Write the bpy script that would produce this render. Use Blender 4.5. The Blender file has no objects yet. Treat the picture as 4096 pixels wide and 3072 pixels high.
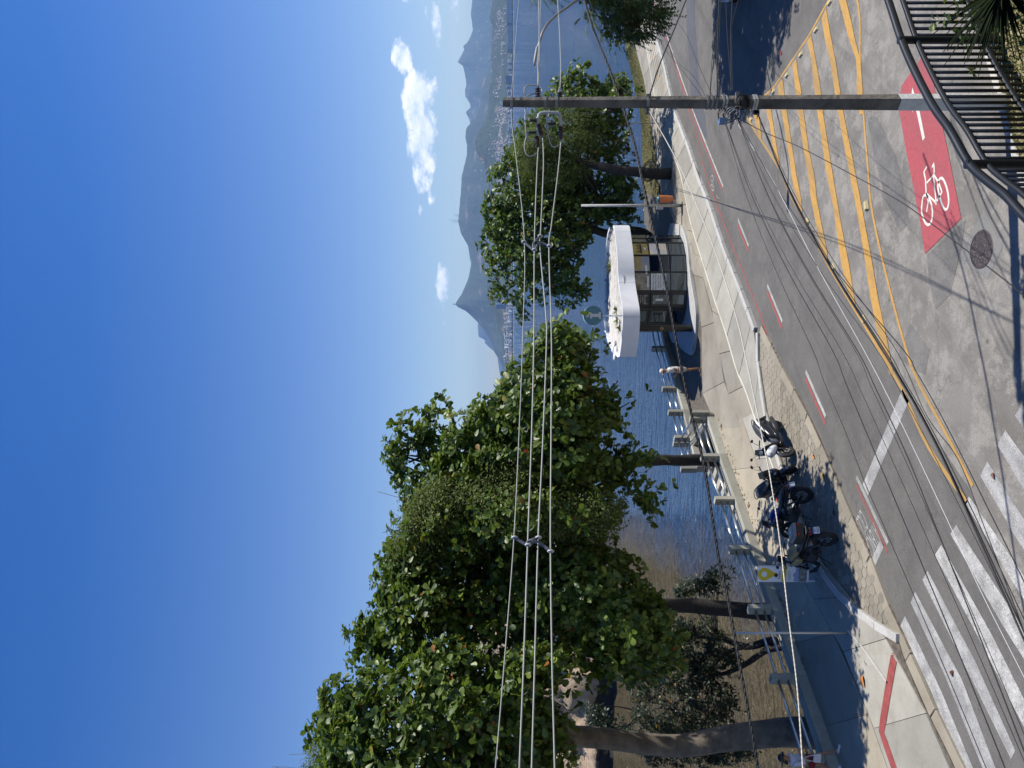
import bpy, math, random
import numpy as np
from mathutils import Vector, Matrix, noise as mnoise

random.seed(7); rng = np.random.default_rng(11)
SC = bpy.context.scene
COL = SC.collection
R = math.radians

# ------------------------------------------------------------------ camera
CAMZ = 8.7            # eye height over the road, the photo looks level across the bay
FPX = 3080.0          # focal length in photograph pixels (4096 long side)
cam = bpy.data.cameras.new('camera'); cam_o = bpy.data.objects.new('camera', cam); COL.objects.link(cam_o)
cam.sensor_fit = 'HORIZONTAL'; cam.sensor_width = 36.0; cam.lens = 36.0 * FPX / 4096.0
cam.clip_start = 0.1; cam.clip_end = 60000.0
# the phone was held sideways: picture-right is world-down, picture-up is world-right
cam_o.matrix_world = Matrix(((0, 1, 0, 0), (0, 0, -1, 0), (-1, 0, 0, CAMZ), (0, 0, 0, 1)))
SC.camera = cam_o
SC.render.engine = 'CYCLES'
SC.view_settings.view_transform = 'Standard'; SC.view_settings.look = 'None'
SC.view_settings.gamma = 1.0; SC.view_settings.exposure = 0.42
SC.cycles.max_bounces = 8; SC.cycles.transparent_max_bounces = 16
SC.cycles.diffuse_bounces = 3; SC.cycles.glossy_bounces = 4; SC.cycles.volume_bounces = 0
SC.cycles.caustics_reflective = False; SC.cycles.caustics_refractive = False
SC.cycles.sample_clamp_indirect = 6.0
try:
    SC.cycles.use_denoising = True; SC.cycles.denoiser = 'OPENIMAGEDENOISE'
except Exception: pass

# ------------------------------------------------------------------ sky and sun
SUN_EL = R(59.5); SUN_AZ = R(2.9)       # azimuth measured from +X towards +Y
SUN = Vector((math.cos(SUN_EL) * math.cos(SUN_AZ), math.cos(SUN_EL) * math.sin(SUN_AZ), math.sin(SUN_EL)))
world = bpy.data.worlds.new('World'); SC.world = world; world.use_nodes = True
nt = world.node_tree; nt.nodes.clear()
def WN(t, **kw):
    n = nt.nodes.new(t)
    for k, v in kw.items(): setattr(n, k, v)
    return n
def WM(op, a, b=None, c=None, clamp=False):
    n = nt.nodes.new('ShaderNodeMath'); n.operation = op; n.use_clamp = clamp
    for i, v in enumerate((a, b, c)):
        if v is None: continue
        if isinstance(v, (int, float)): n.inputs[i].default_value = v
        else: nt.links.new(v, n.inputs[i])
    return n.outputs[0]
w_out = WN('ShaderNodeOutputWorld'); w_bg = WN('ShaderNodeBackground'); nt.links.new(w_bg.outputs[0], w_out.inputs[0])
sky = WN('ShaderNodeTexSky'); sky.sky_type = 'NISHITA'; sky.sun_disc = False
sky.sun_elevation = SUN_EL; sky.sun_rotation = R(90) - SUN_AZ
sky.altitude = 10; sky.air_density = 1.0; sky.dust_density = 0.25; sky.ozone_density = 2.0
SKY_STRENGTH = 0.100
w_bg.inputs[1].default_value = SKY_STRENGTH
tc = WN('ShaderNodeTexCoord'); sep = WN('ShaderNodeSeparateXYZ'); nt.links.new(tc.outputs['Generated'], sep.inputs[0])
az = WM('ARCTAN2', sep.outputs[0], sep.outputs[1]); el = WM('ARCSINE', sep.outputs[2])
comb = WN('ShaderNodeCombineXYZ'); nt.links.new(az, comb.inputs[0]); nt.links.new(WM('MULTIPLY', el, 1.7), comb.inputs[1])
def wnoise(scale, detail, rough, off):
    mp = WN('ShaderNodeMapping'); mp.inputs['Location'].default_value = off; nt.links.new(comb.outputs[0], mp.inputs[0])
    n = WN('ShaderNodeTexNoise'); n.inputs['Scale'].default_value = scale; n.inputs['Detail'].default_value = detail
    n.inputs['Roughness'].default_value = rough; nt.links.new(mp.outputs[0], n.inputs['Vector']); return n.outputs[0]
n1 = wnoise(26, 8, 0.62, (0, 0, 0)); n2 = wnoise(26, 8, 0.62, (0.0, 0.012, 0)); n3 = wnoise(9, 3, 0.5, (3, 1, 0))
tot = None
# (azimuth, elevation, half width, half height, weight): the fair-weather cumulus over the hills and more of them round the compass
CL = [(.315, .112, .090, .022, 1.1), (.360, .113, .033, .025, 1.15), (.404, .129, .026, .015, 1.1), (.468, .124, .012, .007, .9), (.49, .105, .04, .010, .4),
      (.119, .0885, .05, .010, .75), (.238, .102, .011, .006, .6), (.468, .064, .045, .009, .62), (.44, .088, .05, .006, .45), (.408, .118, .016, .004, .5),
      (.62, .12, .07, .022, .9), (.80, .10, .10, .02, .9), (1.1, .12, .08, .03, .9), (1.6, .11, .12, .025, .9), (2.2, .10, .1, .02, .8),
      (-.75, .10, .1, .018, .6), (-1.4, .11, .12, .02, .8), (-2.2, .1, .1, .02, .8), (2.9, .12, .12, .03, .9)]
for u0, v0, a, b, amp in CL:
    du = WM('DIVIDE', WM('SUBTRACT', az, u0), a); dv = WM('DIVIDE', WM('SUBTRACT', el, v0), b)
    d = WM('ADD', WM('MULTIPLY', du, du), WM('MULTIPLY', dv, dv))
    wgt = WM('MULTIPLY', WM('SUBTRACT', 1.0, d), amp)
    wgt = WM('MAXIMUM', wgt, -1.0)
    tot = wgt if tot is None else WM('MAXIMUM', tot, wgt)
dens = WM('ADD', WM('MULTIPLY', WM('SUBTRACT', n1, 0.5), 3.4), WM('SUBTRACT', WM('MULTIPLY', tot, .95), .26))
dens = WM('MULTIPLY', dens, 2.2, clamp=True)
lit = WM('ADD', WM('MULTIPLY', WM('SUBTRACT', n1, n2), 3.0), WM('ADD', .55, WM('MULTIPLY', WM('SUBTRACT', n3, .5), 1.4)), clamp=True)
ccol = WN('ShaderNodeMix'); ccol.data_type = 'RGBA'; nt.links.new(lit, ccol.inputs['Factor'])
ccol.inputs['A'].default_value = (5.6, 6.8, 8.6, 1); ccol.inputs['B'].default_value = (11.0, 11.0, 11.0, 1)
# slight deepening of the blue overhead, as the phone renders a clear tropical sky
hsv = WN('ShaderNodeHueSaturation'); hsv.inputs['Hue'].default_value = 0.515
mr = WN('ShaderNodeMapRange'); mr.inputs['From Min'].default_value = .02; mr.inputs['From Max'].default_value = .5; mr.inputs['To Min'].default_value = 1.18; mr.inputs['To Max'].default_value = 1.42; nt.links.new(el, mr.inputs['Value']); nt.links.new(mr.outputs[0], hsv.inputs['Saturation'])
nt.links.new(sky.outputs[0], hsv.inputs['Color'])
cmix = WN('ShaderNodeMix'); cmix.data_type = 'RGBA'; nt.links.new(WM('MULTIPLY', dens, .93), cmix.inputs['Factor'])
nt.links.new(hsv.outputs[0], cmix.inputs['A']); nt.links.new(ccol.outputs['Result'], cmix.inputs['B'])
nt.links.new(cmix.outputs['Result'], w_bg.inputs[0])

sun = bpy.data.lights.new('sun', 'SUN'); sun.energy = 5.0; sun.angle = R(0.55); sun.color = (1.0, 0.955, 0.88)
sun_o = bpy.data.objects.new('sun', sun); COL.objects.link(sun_o)
sun_o.rotation_euler = SUN.to_track_quat('Z', 'Y').to_euler(); sun_o.location = (20, 5, 40)
SC.view_settings.exposure = 0.42

# ------------------------------------------------------------------ survey: photograph pixel -> place
def g(sx, sy, z=0.0):
    """point of the level surface at height z that stands at this photograph pixel"""
    k = (CAMZ - z) / (sx - 2048.0); return Vector(((1536.0 - sy) * k, FPX * k, z))
def at(sx, sy, Y):
    return Vector(((1536.0 - sy) / FPX * Y, Y, CAMZ - (sx - 2048.0) / FPX * Y))

# ------------------------------------------------------------------ objects
def link(o, parent=None):
    COL.objects.link(o)
    if parent is not None: o.parent = parent
    return o
def tag(o, label=None, cat=None, group=None, kind=None):
    if label: o['label'] = label
    if cat: o['category'] = cat
    if group: o['group'] = group
    if kind: o['kind'] = kind
    return o
def thing(name, label, cat, loc=(0, 0, 0), rz=0.0, group=None):
    o = bpy.data.objects.new(name, None); o.empty_display_size = .2; link(o)
    o.location = loc; o.rotation_euler = (0, 0, rz); return tag(o, label, cat, group)

def frame(axis):
    a = Vector(axis).normalized(); h = Vector((0, 0, 1)) if abs(a.z) < .95 else Vector((1, 0, 0))
    u = h.cross(a).normalized(); v = a.cross(u); return u, v, a
class MB:
    def __init__(s): s.v = []; s.f = []
    def add(s, vs, fs):
        n = len(s.v); s.v += [tuple(p) for p in vs]; s.f += [tuple(i + n for i in q) for q in fs]; return s
    def box(s, c, d, M=None, top=None):
        x, y, z = d[0] / 2, d[1] / 2, d[2] / 2; tx, ty = (1, 1) if top is None else top
        p = [(-x, -y, -z), (x, -y, -z), (x, y, -z), (-x, y, -z), (-x * tx, -y * ty, z), (x * tx, -y * ty, z), (x * tx, y * ty, z), (-x * tx, y * ty, z)]
        c = Vector(c); p = [c + ((M @ Vector(q)) if M is not None else Vector(q)) for q in p]
        return s.add(p, [(3, 2, 1, 0), (4, 5, 6, 7), (0, 1, 5, 4), (1, 2, 6, 5), (2, 3, 7, 6), (3, 0, 4, 7)])
    def tube(s, pts, r, n=8, cap=True):
        pts = [Vector(p) for p in pts]; m = len(pts); rs = r if isinstance(r, (list, tuple)) else [r] * m
        base = len(s.v); up = None
        for i, p in enumerate(pts):
            t = (pts[min(i + 1, m - 1)] - pts[max(i - 1, 0)])
            if t.length < 1e-9: t = Vector((0, 0, 1))
            t.normalize()
            if up is None: u, v, _ = frame(t)
            else:
                u = up - t * up.dot(t)
                if u.length < 1e-6: u, v, _ = frame(t)
                u.normalize(); v = t.cross(u)
            up = u
            for k in range(n):
                a = 2 * math.pi * k / n; s.v.append(tuple(p + (u * math.cos(a) + v * math.sin(a)) * rs[i]))
        for i in range(m - 1):
            for k in range(n):
                a = base + i * n + k; b = base + i * n + (k + 1) % n; s.f.append((a, b, b + n, a + n))
        if cap:
            s.f.append(tuple(base + k for k in reversed(range(n)))); s.f.append(tuple(base + (m - 1) * n + k for k in range(n)))
        return s
    def cyl(s, p0, p1, r0, r1=None, n=12): return s.tube([p0, p1], [r0, r0 if r1 is None else r1], n)
    def torus(s, c, axis, RR, r, n=28, m=8, flat=1.0):
        u, v, a = frame(axis); c = Vector(c); base = len(s.v)
        for i in range(n):
            t = 2 * math.pi * i / n; e = u * math.cos(t) + v * math.sin(t)
            for j in range(m):
                q = 2 * math.pi * j / m; s.v.append(tuple(c + e * (RR + r * math.cos(q)) + a * (r * flat * math.sin(q))))
        for i in range(n):
            for j in range(m):
                s.f.append((base + i * m + j, base + ((i + 1) % n) * m + j, base + ((i + 1) % n) * m + (j + 1) % m, base + i * m + (j + 1) % m))
        return s
    def lathe(s, c, axis, prof, n=16):
        u, v, a = frame(axis); c = Vector(c); base = len(s.v); m = len(prof)
        for i in range(n):
            t = 2 * math.pi * i / n; e = u * math.cos(t) + v * math.sin(t)
            for (rr, h) in prof: s.v.append(tuple(c + e * rr + a * h))
        for i in range(n):
            for j in range(m - 1):
                i2 = (i + 1) % n; s.f.append((base + i * m + j, base + i2 * m + j, base + i2 * m + j + 1, base + i * m + j + 1))
        return s
    def loft(s, secs, n=12, axis='x'):
        """secs: (position along axis, centre z, half width, half height, squareness, centre side)"""
        base = len(s.v)
        for sec in secs:
            x, zc, hw, hh = sec[:4]; e = sec[4] if len(sec) > 4 else 2.0; yc = sec[5] if len(sec) > 5 else 0.0
            for k in range(n):
                a = 2 * math.pi * k / n; ca, sa = math.cos(a), math.sin(a)
                y = yc + hw * math.copysign(abs(ca) ** (2 / e), ca); z = zc + hh * math.copysign(abs(sa) ** (2 / e), sa)
                s.v.append((x, y, z) if axis == 'x' else (y, z, x))
        m = len(secs)
        for i in range(m - 1):
            for k in range(n):
                a = base + i * n + k; b = base + i * n + (k + 1) % n; s.f.append((a, b, b + n, a + n))
        s.f.append(tuple(base + k for k in reversed(range(n)))); s.f.append(tuple(base + (m - 1) * n + k for k in range(n)))
        return s
    def prism(s, poly, z0, z1):
        """poly: list of (x,y) ; z0,z1 floats or per-vertex lists"""
        n = len(poly)
        za = z0 if isinstance(z0, (list, tuple)) else [z0] * n; zb = z1 if isinstance(z1, (list, tuple)) else [z1] * n
        ar = sum(poly[i][0] * poly[(i + 1) % n][1] - poly[(i + 1) % n][0] * poly[i][1] for i in range(n))
        idx = list(range(n)) if ar > 0 else list(range(n))[::-1]
        b = len(s.v)
        for i in idx: s.v.append((poly[i][0], poly[i][1], za[i]))
        for i in idx: s.v.append((poly[i][0], poly[i][1], zb[i]))
        s.f.append(tuple(b + i for i in reversed(range(n)))); s.f.append(tuple(b + n + i for i in range(n)))
        for i in range(n):
            j = (i + 1) % n; s.f.append((b + i, b + j, b + n + j, b + n + i))
        return s
    def slab(s, P, O, X, Y, N, th):
        """polygon P (list of 2-tuples) in the frame O,X,Y pushed along N by th"""
        O, X, Y, N = Vector(O), Vector(X), Vector(Y), Vector(N)
        n = len(P); b = len(s.v)
        for q in P: s.v.append(tuple(O + X * q[0] + Y * q[1]))
        for q in P: s.v.append(tuple(O + X * q[0] + Y * q[1] + N * th))
        s.f.append(tuple(b + i for i in reversed(range(n)))); s.f.append(tuple(b + n + i for i in range(n)))
        for i in range(n):
            j = (i + 1) % n; s.f.append((b + i, b + j, b + n + j, b + n + i))
        return s
    def strip(s, A, B):
        b = len(s.v); n = len(A)
        for p in A: s.v.append(tuple(p))
        for p in B: s.v.append(tuple(p))
        for i in range(n - 1): s.f.append((b + i, b + i + 1, b + n + i + 1, b + n + i))
        return s
    def mesh(s, name, mat, smooth=False):
        me = bpy.data.meshes.new(name); me.from_pydata(s.v, [], s.f)
        if mat is not None: me.materials.append(mat)
        if smooth: me.shade_smooth()
        me.update(); return me
    def build(s, name, mat, parent=None, smooth=False, bevel=0.0, auto=None):
        o = bpy.data.objects.new(name, s.mesh(name, mat, smooth)); link(o, parent)
        if bevel:
            m = o.modifiers.new('bevel', 'BEVEL'); m.width = bevel; m.segments = 2; m.limit_method = 'ANGLE'; m.angle_limit = R(35)
        if auto is not None and hasattr(o.data, 'set_sharp_from_angle'):
            o.data.shade_smooth(); o.data.set_sharp_from_angle(angle=R(auto))
        return o
def npmesh(name, V, Fq, mat, parent=None, smooth=False):
    """fast mesh from numpy arrays: V (n,3), Fq (m,k)"""
    me = bpy.data.meshes.new(name); V = np.asarray(V, np.float32); Fq = np.asarray(Fq, np.int32); m, k = Fq.shape
    me.vertices.add(len(V)); me.vertices.foreach_set('co', V.ravel())
    me.loops.add(m * k); me.loops.foreach_set('vertex_index', Fq.ravel())
    me.polygons.add(m); me.polygons.foreach_set('loop_start', np.arange(0, m * k, k, dtype=np.int32)); me.polygons.foreach_set('loop_total', np.full(m, k, np.int32))
    me.update(calc_edges=True); me.validate()
    if mat is not None: me.materials.append(mat)
    if smooth: me.shade_smooth()
    o = bpy.data.objects.new(name, me); return link(o, parent)
def crom(P, n=6):
    """smooth curve through points"""
    P = [Vector(p) for p in P]; out = []
    for i in range(len(P) - 1):
        p0 = P[max(i - 1, 0)]; p1 = P[i]; p2 = P[i + 1]; p3 = P[min(i + 2, len(P) - 1)]
        for k in range(n):
            t = k / n; out.append(.5 * ((2 * p1) + (p2 - p0) * t + (2 * p0 - 5 * p1 + 4 * p2 - p3) * t * t + (3 * p1 - p0 - 3 * p2 + p3) * t ** 3))
    out.append(P[-1]); return out
def resample(P, step):
    P = [Vector(p) for p in P]; L = [0]
    for i in range(1, len(P)): L.append(L[-1] + (P[i] - P[i - 1]).length)
    n = max(1, round(L[-1] / step)); out = []; j = 0
    for k in range(n + 1):
        d = L[-1] * k / n
        while j < len(P) - 2 and L[j + 1] < d: j += 1
        t = (d - L[j]) / max(1e-9, L[j + 1] - L[j]); out.append(P[j].lerp(P[j + 1], t))
    return out
def offset(P, d):
    """shift a ground polyline sideways (left of its direction for positive d)"""
    out = []
    for i in range(len(P)):
        t = (P[min(i + 1, len(P) - 1)] - P[max(i - 1, 0)]); t.z = 0; t.normalize(); out.append(P[i] + Vector((-t.y, t.x, 0)) * d)
    return out

# ------------------------------------------------------------------ materials
MATS = {}
def mat(name, col=(.5, .5, .5), rough=.6, metal=0.0, var=None, bump=None, spec=.5, coords='world', col2=None, vscale=None, trans=0.0, extra=None):
    """Principled surface with procedural colour drift (var: amount, vscale: size) and fine relief (bump: scale, strength)"""
    if name in MATS: return MATS[name]
    m = bpy.data.materials.new(name); m.use_nodes = True; t = m.node_tree; b = t.nodes['Principled BSDF']
    b.inputs['Base Color'].default_value = (*col, 1); b.inputs['Roughness'].default_value = rough; b.inputs['Metallic'].default_value = metal
    b.inputs['Specular IOR Level'].default_value = spec
    src = None
    if coords == 'world':
        geo = t.nodes.new('ShaderNodeNewGeometry'); src = geo.outputs['Position']
    else:
        tcn = t.nodes.new('ShaderNodeTexCoord'); src = tcn.outputs['Object']
    if var is not None or col2 is not None:
        n = t.nodes.new('ShaderNodeTexNoise'); n.inputs['Scale'].default_value = vscale or 2.0; n.inputs['Detail'].default_value = 7; n.inputs['Roughness'].default_value = .65
        t.links.new(src, n.inputs['Vector'])
        rp = t.nodes.new('ShaderNodeValToRGB'); t.links.new(n.outputs[0], rp.inputs[0])
        v = var or .25; c2 = col2 or tuple(min(1, c * (1 + v)) for c in col); c1 = col if col2 else tuple(c * (1 - v) for c in col)
        rp.color_ramp.elements[0].position = .34; rp.color_ramp.elements[0].color = (*c1, 1)
        rp.color_ramp.elements[1].position = .68; rp.color_ramp.elements[1].color = (*c2, 1)
        t.links.new(rp.outputs[0], b.inputs['Base Color'])
    if bump is not None:
        n = t.nodes.new('ShaderNodeTexNoise'); n.inputs['Scale'].default_value = bump[0]; n.inputs['Detail'].default_value = 5
        t.links.new(src, n.inputs['Vector'])
        bp = t.nodes.new('ShaderNodeBump'); bp.inputs['Strength'].default_value = bump[1]; bp.inputs['Distance'].default_value = bump[2] if len(bump) > 2 else .01
        t.links.new(n.outputs[0], bp.inputs['Height']); t.links.new(bp.outputs[0], b.inputs['Normal'])
    MATS[name] = m; return m
class NB:
    """small helper to wire procedural nodes on a material"""
    def __init__(s, name, rough=.7):
        s.m = bpy.data.materials.new(name); s.m.use_nodes = True; s.t = s.m.node_tree; s.b = s.t.nodes['Principled BSDF']; s.b.inputs['Roughness'].default_value = rough
        s.out = s.t.nodes['Material Output']; gn = s.t.nodes.new('ShaderNodeNewGeometry'); s.geo = gn; s.pos = gn.outputs['Position']; MATS[name] = s.m
    def n(s, ty, **kw):
        x = s.t.nodes.new(ty)
        for k, v in kw.items(): setattr(x, k, v)
        return x
    def l(s, a, b): s.t.links.new(a, b)
    def noise(s, scale, detail=6, rough=.6, vec=None, stretch=None):
        x = s.n('ShaderNodeTexNoise'); x.inputs['Scale'].default_value = scale; x.inputs['Detail'].default_value = detail; x.inputs['Roughness'].default_value = rough
        v = vec or s.pos
        if stretch:
            mp = s.n('ShaderNodeMapping'); mp.inputs['Scale'].default_value = stretch; s.l(v, mp.inputs[0]); v = mp.outputs[0]
        s.l(v, x.inputs['Vector']); return x.outputs[0]
    def vor(s, scale, feature='F1', vec=None):
        x = s.n('ShaderNodeTexVoronoi'); x.feature = feature; x.inputs['Scale'].default_value = scale; s.l(vec or s.pos, x.inputs['Vector']); return x.outputs['Distance']
    def ramp(s, f, stops):
        x = s.n('ShaderNodeValToRGB'); s.l(f, x.inputs[0]); e = x.color_ramp.elements
        while len(e) < len(stops): e.new(.5)
        for i, (p, c) in enumerate(stops): e[i].position = p; e[i].color = (*c, 1) if len(c) == 3 else c
        return x.outputs[0]
    def mix(s, f, a, b, mode='MIX'):
        x = s.n('ShaderNodeMix'); x.data_type = 'RGBA'; x.blend_type = mode
        for key, v in (('Factor', f), ('A', a), ('B', b)):
            if isinstance(v, (int, float)): x.inputs[key].default_value = v
            elif isinstance(v, tuple): x.inputs[key].default_value = (*v, 1) if len(v) == 3 else v
            else: s.l(v, x.inputs[key])
        return x.outputs['Result']
    def mth(s, op, a, b=None, clamp=False):
        x = s.n('ShaderNodeMath'); x.operation = op; x.use_clamp = clamp
        for i, v in enumerate((a, b)):
            if v is None: continue
            if isinstance(v, (int, float)): x.inputs[i].default_value = v
            else: s.l(v, x.inputs[i])
        return x.outputs[0]
    def bump(s, h, strength, dist=.02):
        x = s.n('ShaderNodeBump'); x.inputs['Strength'].default_value = strength; x.inputs['Distance'].default_value = dist; s.l(h, x.inputs['Height']); s.l(x.outputs[0], s.b.inputs['Normal'])
    def color(s, c): s.l(c, s.b.inputs['Base Color'])

LANE_ANGLE = math.atan2(-.745, -.667)
def lane_streaks(k, scale, thin=.06):
    """noise drawn out along the driving direction"""
    m1 = k.n('ShaderNodeMapping'); m1.inputs['Rotation'].default_value = (0, 0, -LANE_ANGLE); k.l(k.pos, m1.inputs[0])
    m2 = k.n('ShaderNodeMapping'); m2.inputs['Scale'].default_value = (thin, 1, 1); k.l(m1.outputs[0], m2.inputs[0]); return k.noise(scale, 4, .6, vec=m2.outputs[0])
def mat_asphalt(name, lo, hi, wear, speck=.5, crack=.5, patch=.5):
    k = NB(name, .88)
    big = k.noise(.42, 6, .68); mid = k.noise(1.3, 9, .80); fine = k.noise(55, 3, .7); grit = k.vor(70)
    c = k.ramp(big, [(.36, lo), (.62, hi)])
    c = k.mix(k.ramp(mid, [(.48, (0, 0, 0)), (.57, (patch, patch, patch))]), c, wear)
    c = k.mix(k.ramp(lane_streaks(k, 1.5), [(.52, (0, 0, 0)), (.70, (.45, .45, .45))]), c, tuple(x * .62 for x in lo))
    c = k.mix(speck, c, k.ramp(fine, [(.3, (.30, .30, .30)), (.72, (1.85, 1.82, 1.75))]), 'MULTIPLY')
    c = k.mix(k.ramp(grit, [(.0, (.55, .55, .55)), (.17, (0, 0, 0))]), c, (.44, .43, .40))
    nz = k.n('ShaderNodeTexNoise'); nz.inputs['Scale'].default_value = 2.4; nz.inputs['Detail'].default_value = 5; k.l(k.pos, nz.inputs['Vector'])
    wob = k.n('ShaderNodeVectorMath'); wob.operation = 'MULTIPLY_ADD'; k.l(nz.outputs['Color'], wob.inputs[0]); wob.inputs[1].default_value = (.9, .9, .9); k.l(k.pos, wob.inputs[2])
    cr = k.vor(.42, 'DISTANCE_TO_EDGE', wob.outputs[0]); cm = k.mth('MULTIPLY', k.ramp(cr, [(.002, (crack, crack, crack)), (.008, (0, 0, 0))]), k.ramp(k.noise(.5, 2), [(.45, (0, 0, 0)), (.6, (1, 1, 1))]))
    c = k.mix(cm, c, (.035, .033, .030))
    spot = k.ramp(k.vor(1.1), [(.02, (.6, .6, .6)), (.07, (0, 0, 0))]); c = k.mix(spot, c, (.03, .028, .028))
    k.color(c); k.bump(fine, .35, .012); return k.m
def mat_paint(name, col, under, keep=.52, rough=.7):
    """road paint worn through to the asphalt"""
    k = NB(name, rough); a = k.noise(38, 4, .7); b = k.noise(2.5, 5, .6); cr = k.vor(5.5, 'DISTANCE_TO_EDGE', k.mix(.08, k.pos, k.n('ShaderNodeTexNoise').outputs['Color']))
    f = k.ramp(k.mix(.45, a, b), [(keep - .10, (1, 1, 1)), (keep + .10, (0, 0, 0))])
    c = k.mix(f, under, k.mix(k.noise(9, 3), col, tuple(x * .74 for x in col)))
    c = k.mix(k.ramp(lane_streaks(k, 1.8), [(.47, (0, 0, 0)), (.66, (.55, .55, .55))]), c, tuple(x * .7 + .02 for x in under))
    c = k.mix(k.ramp(k.noise(.9, 7, .7), [(.52, (0, 0, 0)), (.70, (.5, .5, .5))]), c, tuple((x + y) * .42 for x, y in zip(under, col)))
    c = k.mix(k.ramp(cr, [(.008, (.6, .6, .6)), (.022, (0, 0, 0))]), c, tuple(x * .45 for x in col))
    k.color(c); k.bump(a, .25, .01); return k.m
M_asph_old = mat_asphalt('asphalt worn pale', (.128, .120, .107), (.186, .175, .158), (.275, .258, .230), .6, .45, .6)
M_asph_new = mat_asphalt('asphalt dark lane', (.085, .081, .075), (.116, .110, .101), (.135, .128, .117), .5)
M_asph_patch = mat_asphalt('asphalt fresh patch', (.062, .066, .078), (.078, .082, .094), (.085, .088, .098), .3)
M_white = mat_paint('white road paint', (.60, .59, .56), (.18, .175, .16), .50)
M_whitew = mat_paint('white road paint worn', (.50, .495, .47), (.19, .185, .18), .50)
M_yellow = mat_paint('yellow road paint', (.53, .295, .065), (.24, .17, .08), .62)
M_redp = mat_paint('red road paint', (.40, .075, .085), (.24, .085, .085), .66)
M_redl = mat_paint('red line paint', (.38, .07, .055), (.17, .10, .09), .56)
M_lime = mat_paint('whitewash on kerb', (.55, .54, .51), (.36, .34, .30), .55)
def mat_conc(name, lo, hi, speck=.4, fs=45.0, stain=(.17, .145, .11), st=.6):
    k = NB(name, .85); big = k.noise(.6, 6, .62); fine = k.noise(fs, 4, .7)
    c = k.ramp(big, [(.3, lo), (.68, hi)]); c = k.mix(speck, c, k.ramp(fine, [(.3, (.45, .44, .42)), (.7, (1.5, 1.48, 1.42))]), 'MULTIPLY')
    dirt = k.ramp(k.noise(1.3, 9, .75), [(.50, (0, 0, 0)), (.74, (st, st, st))]); c = k.mix(dirt, c, stain)
    oi = k.n('ShaderNodeObjectInfo'); c = k.mix(1.0, c, k.ramp(oi.outputs['Random'], [(.0, (.80, .80, .79)), (1.0, (1.14, 1.13, 1.10))]), 'MULTIPLY')
    k.color(c); k.bump(fine, .3, .01); return k.m
M_slab = mat_conc('smooth concrete paving', (.27, .258, .222), (.355, .342, .30), .22)
M_agg = mat_conc('exposed aggregate paving', (.225, .205, .168), (.31, .288, .24), .6, 60)
M_joint = mat('joint dirt', (.10, .085, .065), .95, var=.5, vscale=8)
M_hex = mat_conc('hexagonal cement paver', (.19, .17, .135), (.265, .24, .195), .35)
M_hexgap = mat('paver joint sand', (.16, .13, .095), .95, var=.45, vscale=6)
M_kerb = mat_conc('granite kerb', (.22, .195, .15), (.30, .27, .215), .4)
M_wall = mat_conc('painted concrete rail', (.30, .295, .25), (.36, .35, .30), .12)
M_grass = None
# ================================================================== sea, far shore, hills
SEA = -2.6
def water():
    k = NB('sea water', .06)
    sp = k.n('ShaderNodeSeparateXYZ'); k.l(k.pos, sp.inputs[0]); k.b.inputs['IOR'].default_value = 1.33
    big = k.noise(.012, 4, .6, stretch=(1, .35, 1)); deep = k.ramp(big, [(.3, (.014, .052, .125)), (.7, (.024, .072, .16))])
    # sandy shallows on the left, with the islet's brown reflection painted into the colour
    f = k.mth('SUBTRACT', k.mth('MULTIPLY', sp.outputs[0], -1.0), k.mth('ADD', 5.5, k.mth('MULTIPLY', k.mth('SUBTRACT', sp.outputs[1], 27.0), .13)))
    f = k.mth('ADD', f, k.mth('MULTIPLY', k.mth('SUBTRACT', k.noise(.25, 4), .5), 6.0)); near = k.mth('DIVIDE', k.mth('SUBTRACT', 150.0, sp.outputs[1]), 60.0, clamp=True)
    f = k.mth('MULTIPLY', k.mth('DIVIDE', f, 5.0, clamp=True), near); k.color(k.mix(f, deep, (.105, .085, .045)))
    w1 = k.noise(1.5, 4, .6, stretch=(.42, 1.25, 1)); w2 = k.noise(4.5, 3, .6, stretch=(.45, 1.2, 1)); w3 = k.noise(.33, 4, .6, stretch=(.35, 1.2, 1)); w4 = k.noise(.03, 3, .5, stretch=(.4, 1.3, 1))
    h = k.mth('ADD', k.mth('ADD', k.mth('MULTIPLY', w1, .58), k.mth('MULTIPLY', w2, .12)), k.mth('ADD', k.mth('MULTIPLY', w3, .75), k.mth('MULTIPLY', w4, 3.0)))
    k.bump(h, 1.0, 1.9); return k.m
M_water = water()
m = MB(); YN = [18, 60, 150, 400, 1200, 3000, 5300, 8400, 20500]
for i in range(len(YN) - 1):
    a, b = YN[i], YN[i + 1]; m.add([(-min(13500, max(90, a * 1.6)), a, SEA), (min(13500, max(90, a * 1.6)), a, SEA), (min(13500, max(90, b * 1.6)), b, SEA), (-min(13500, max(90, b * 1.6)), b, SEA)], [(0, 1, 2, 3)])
tag(m.build('sea', M_water), kind='structure')

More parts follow.
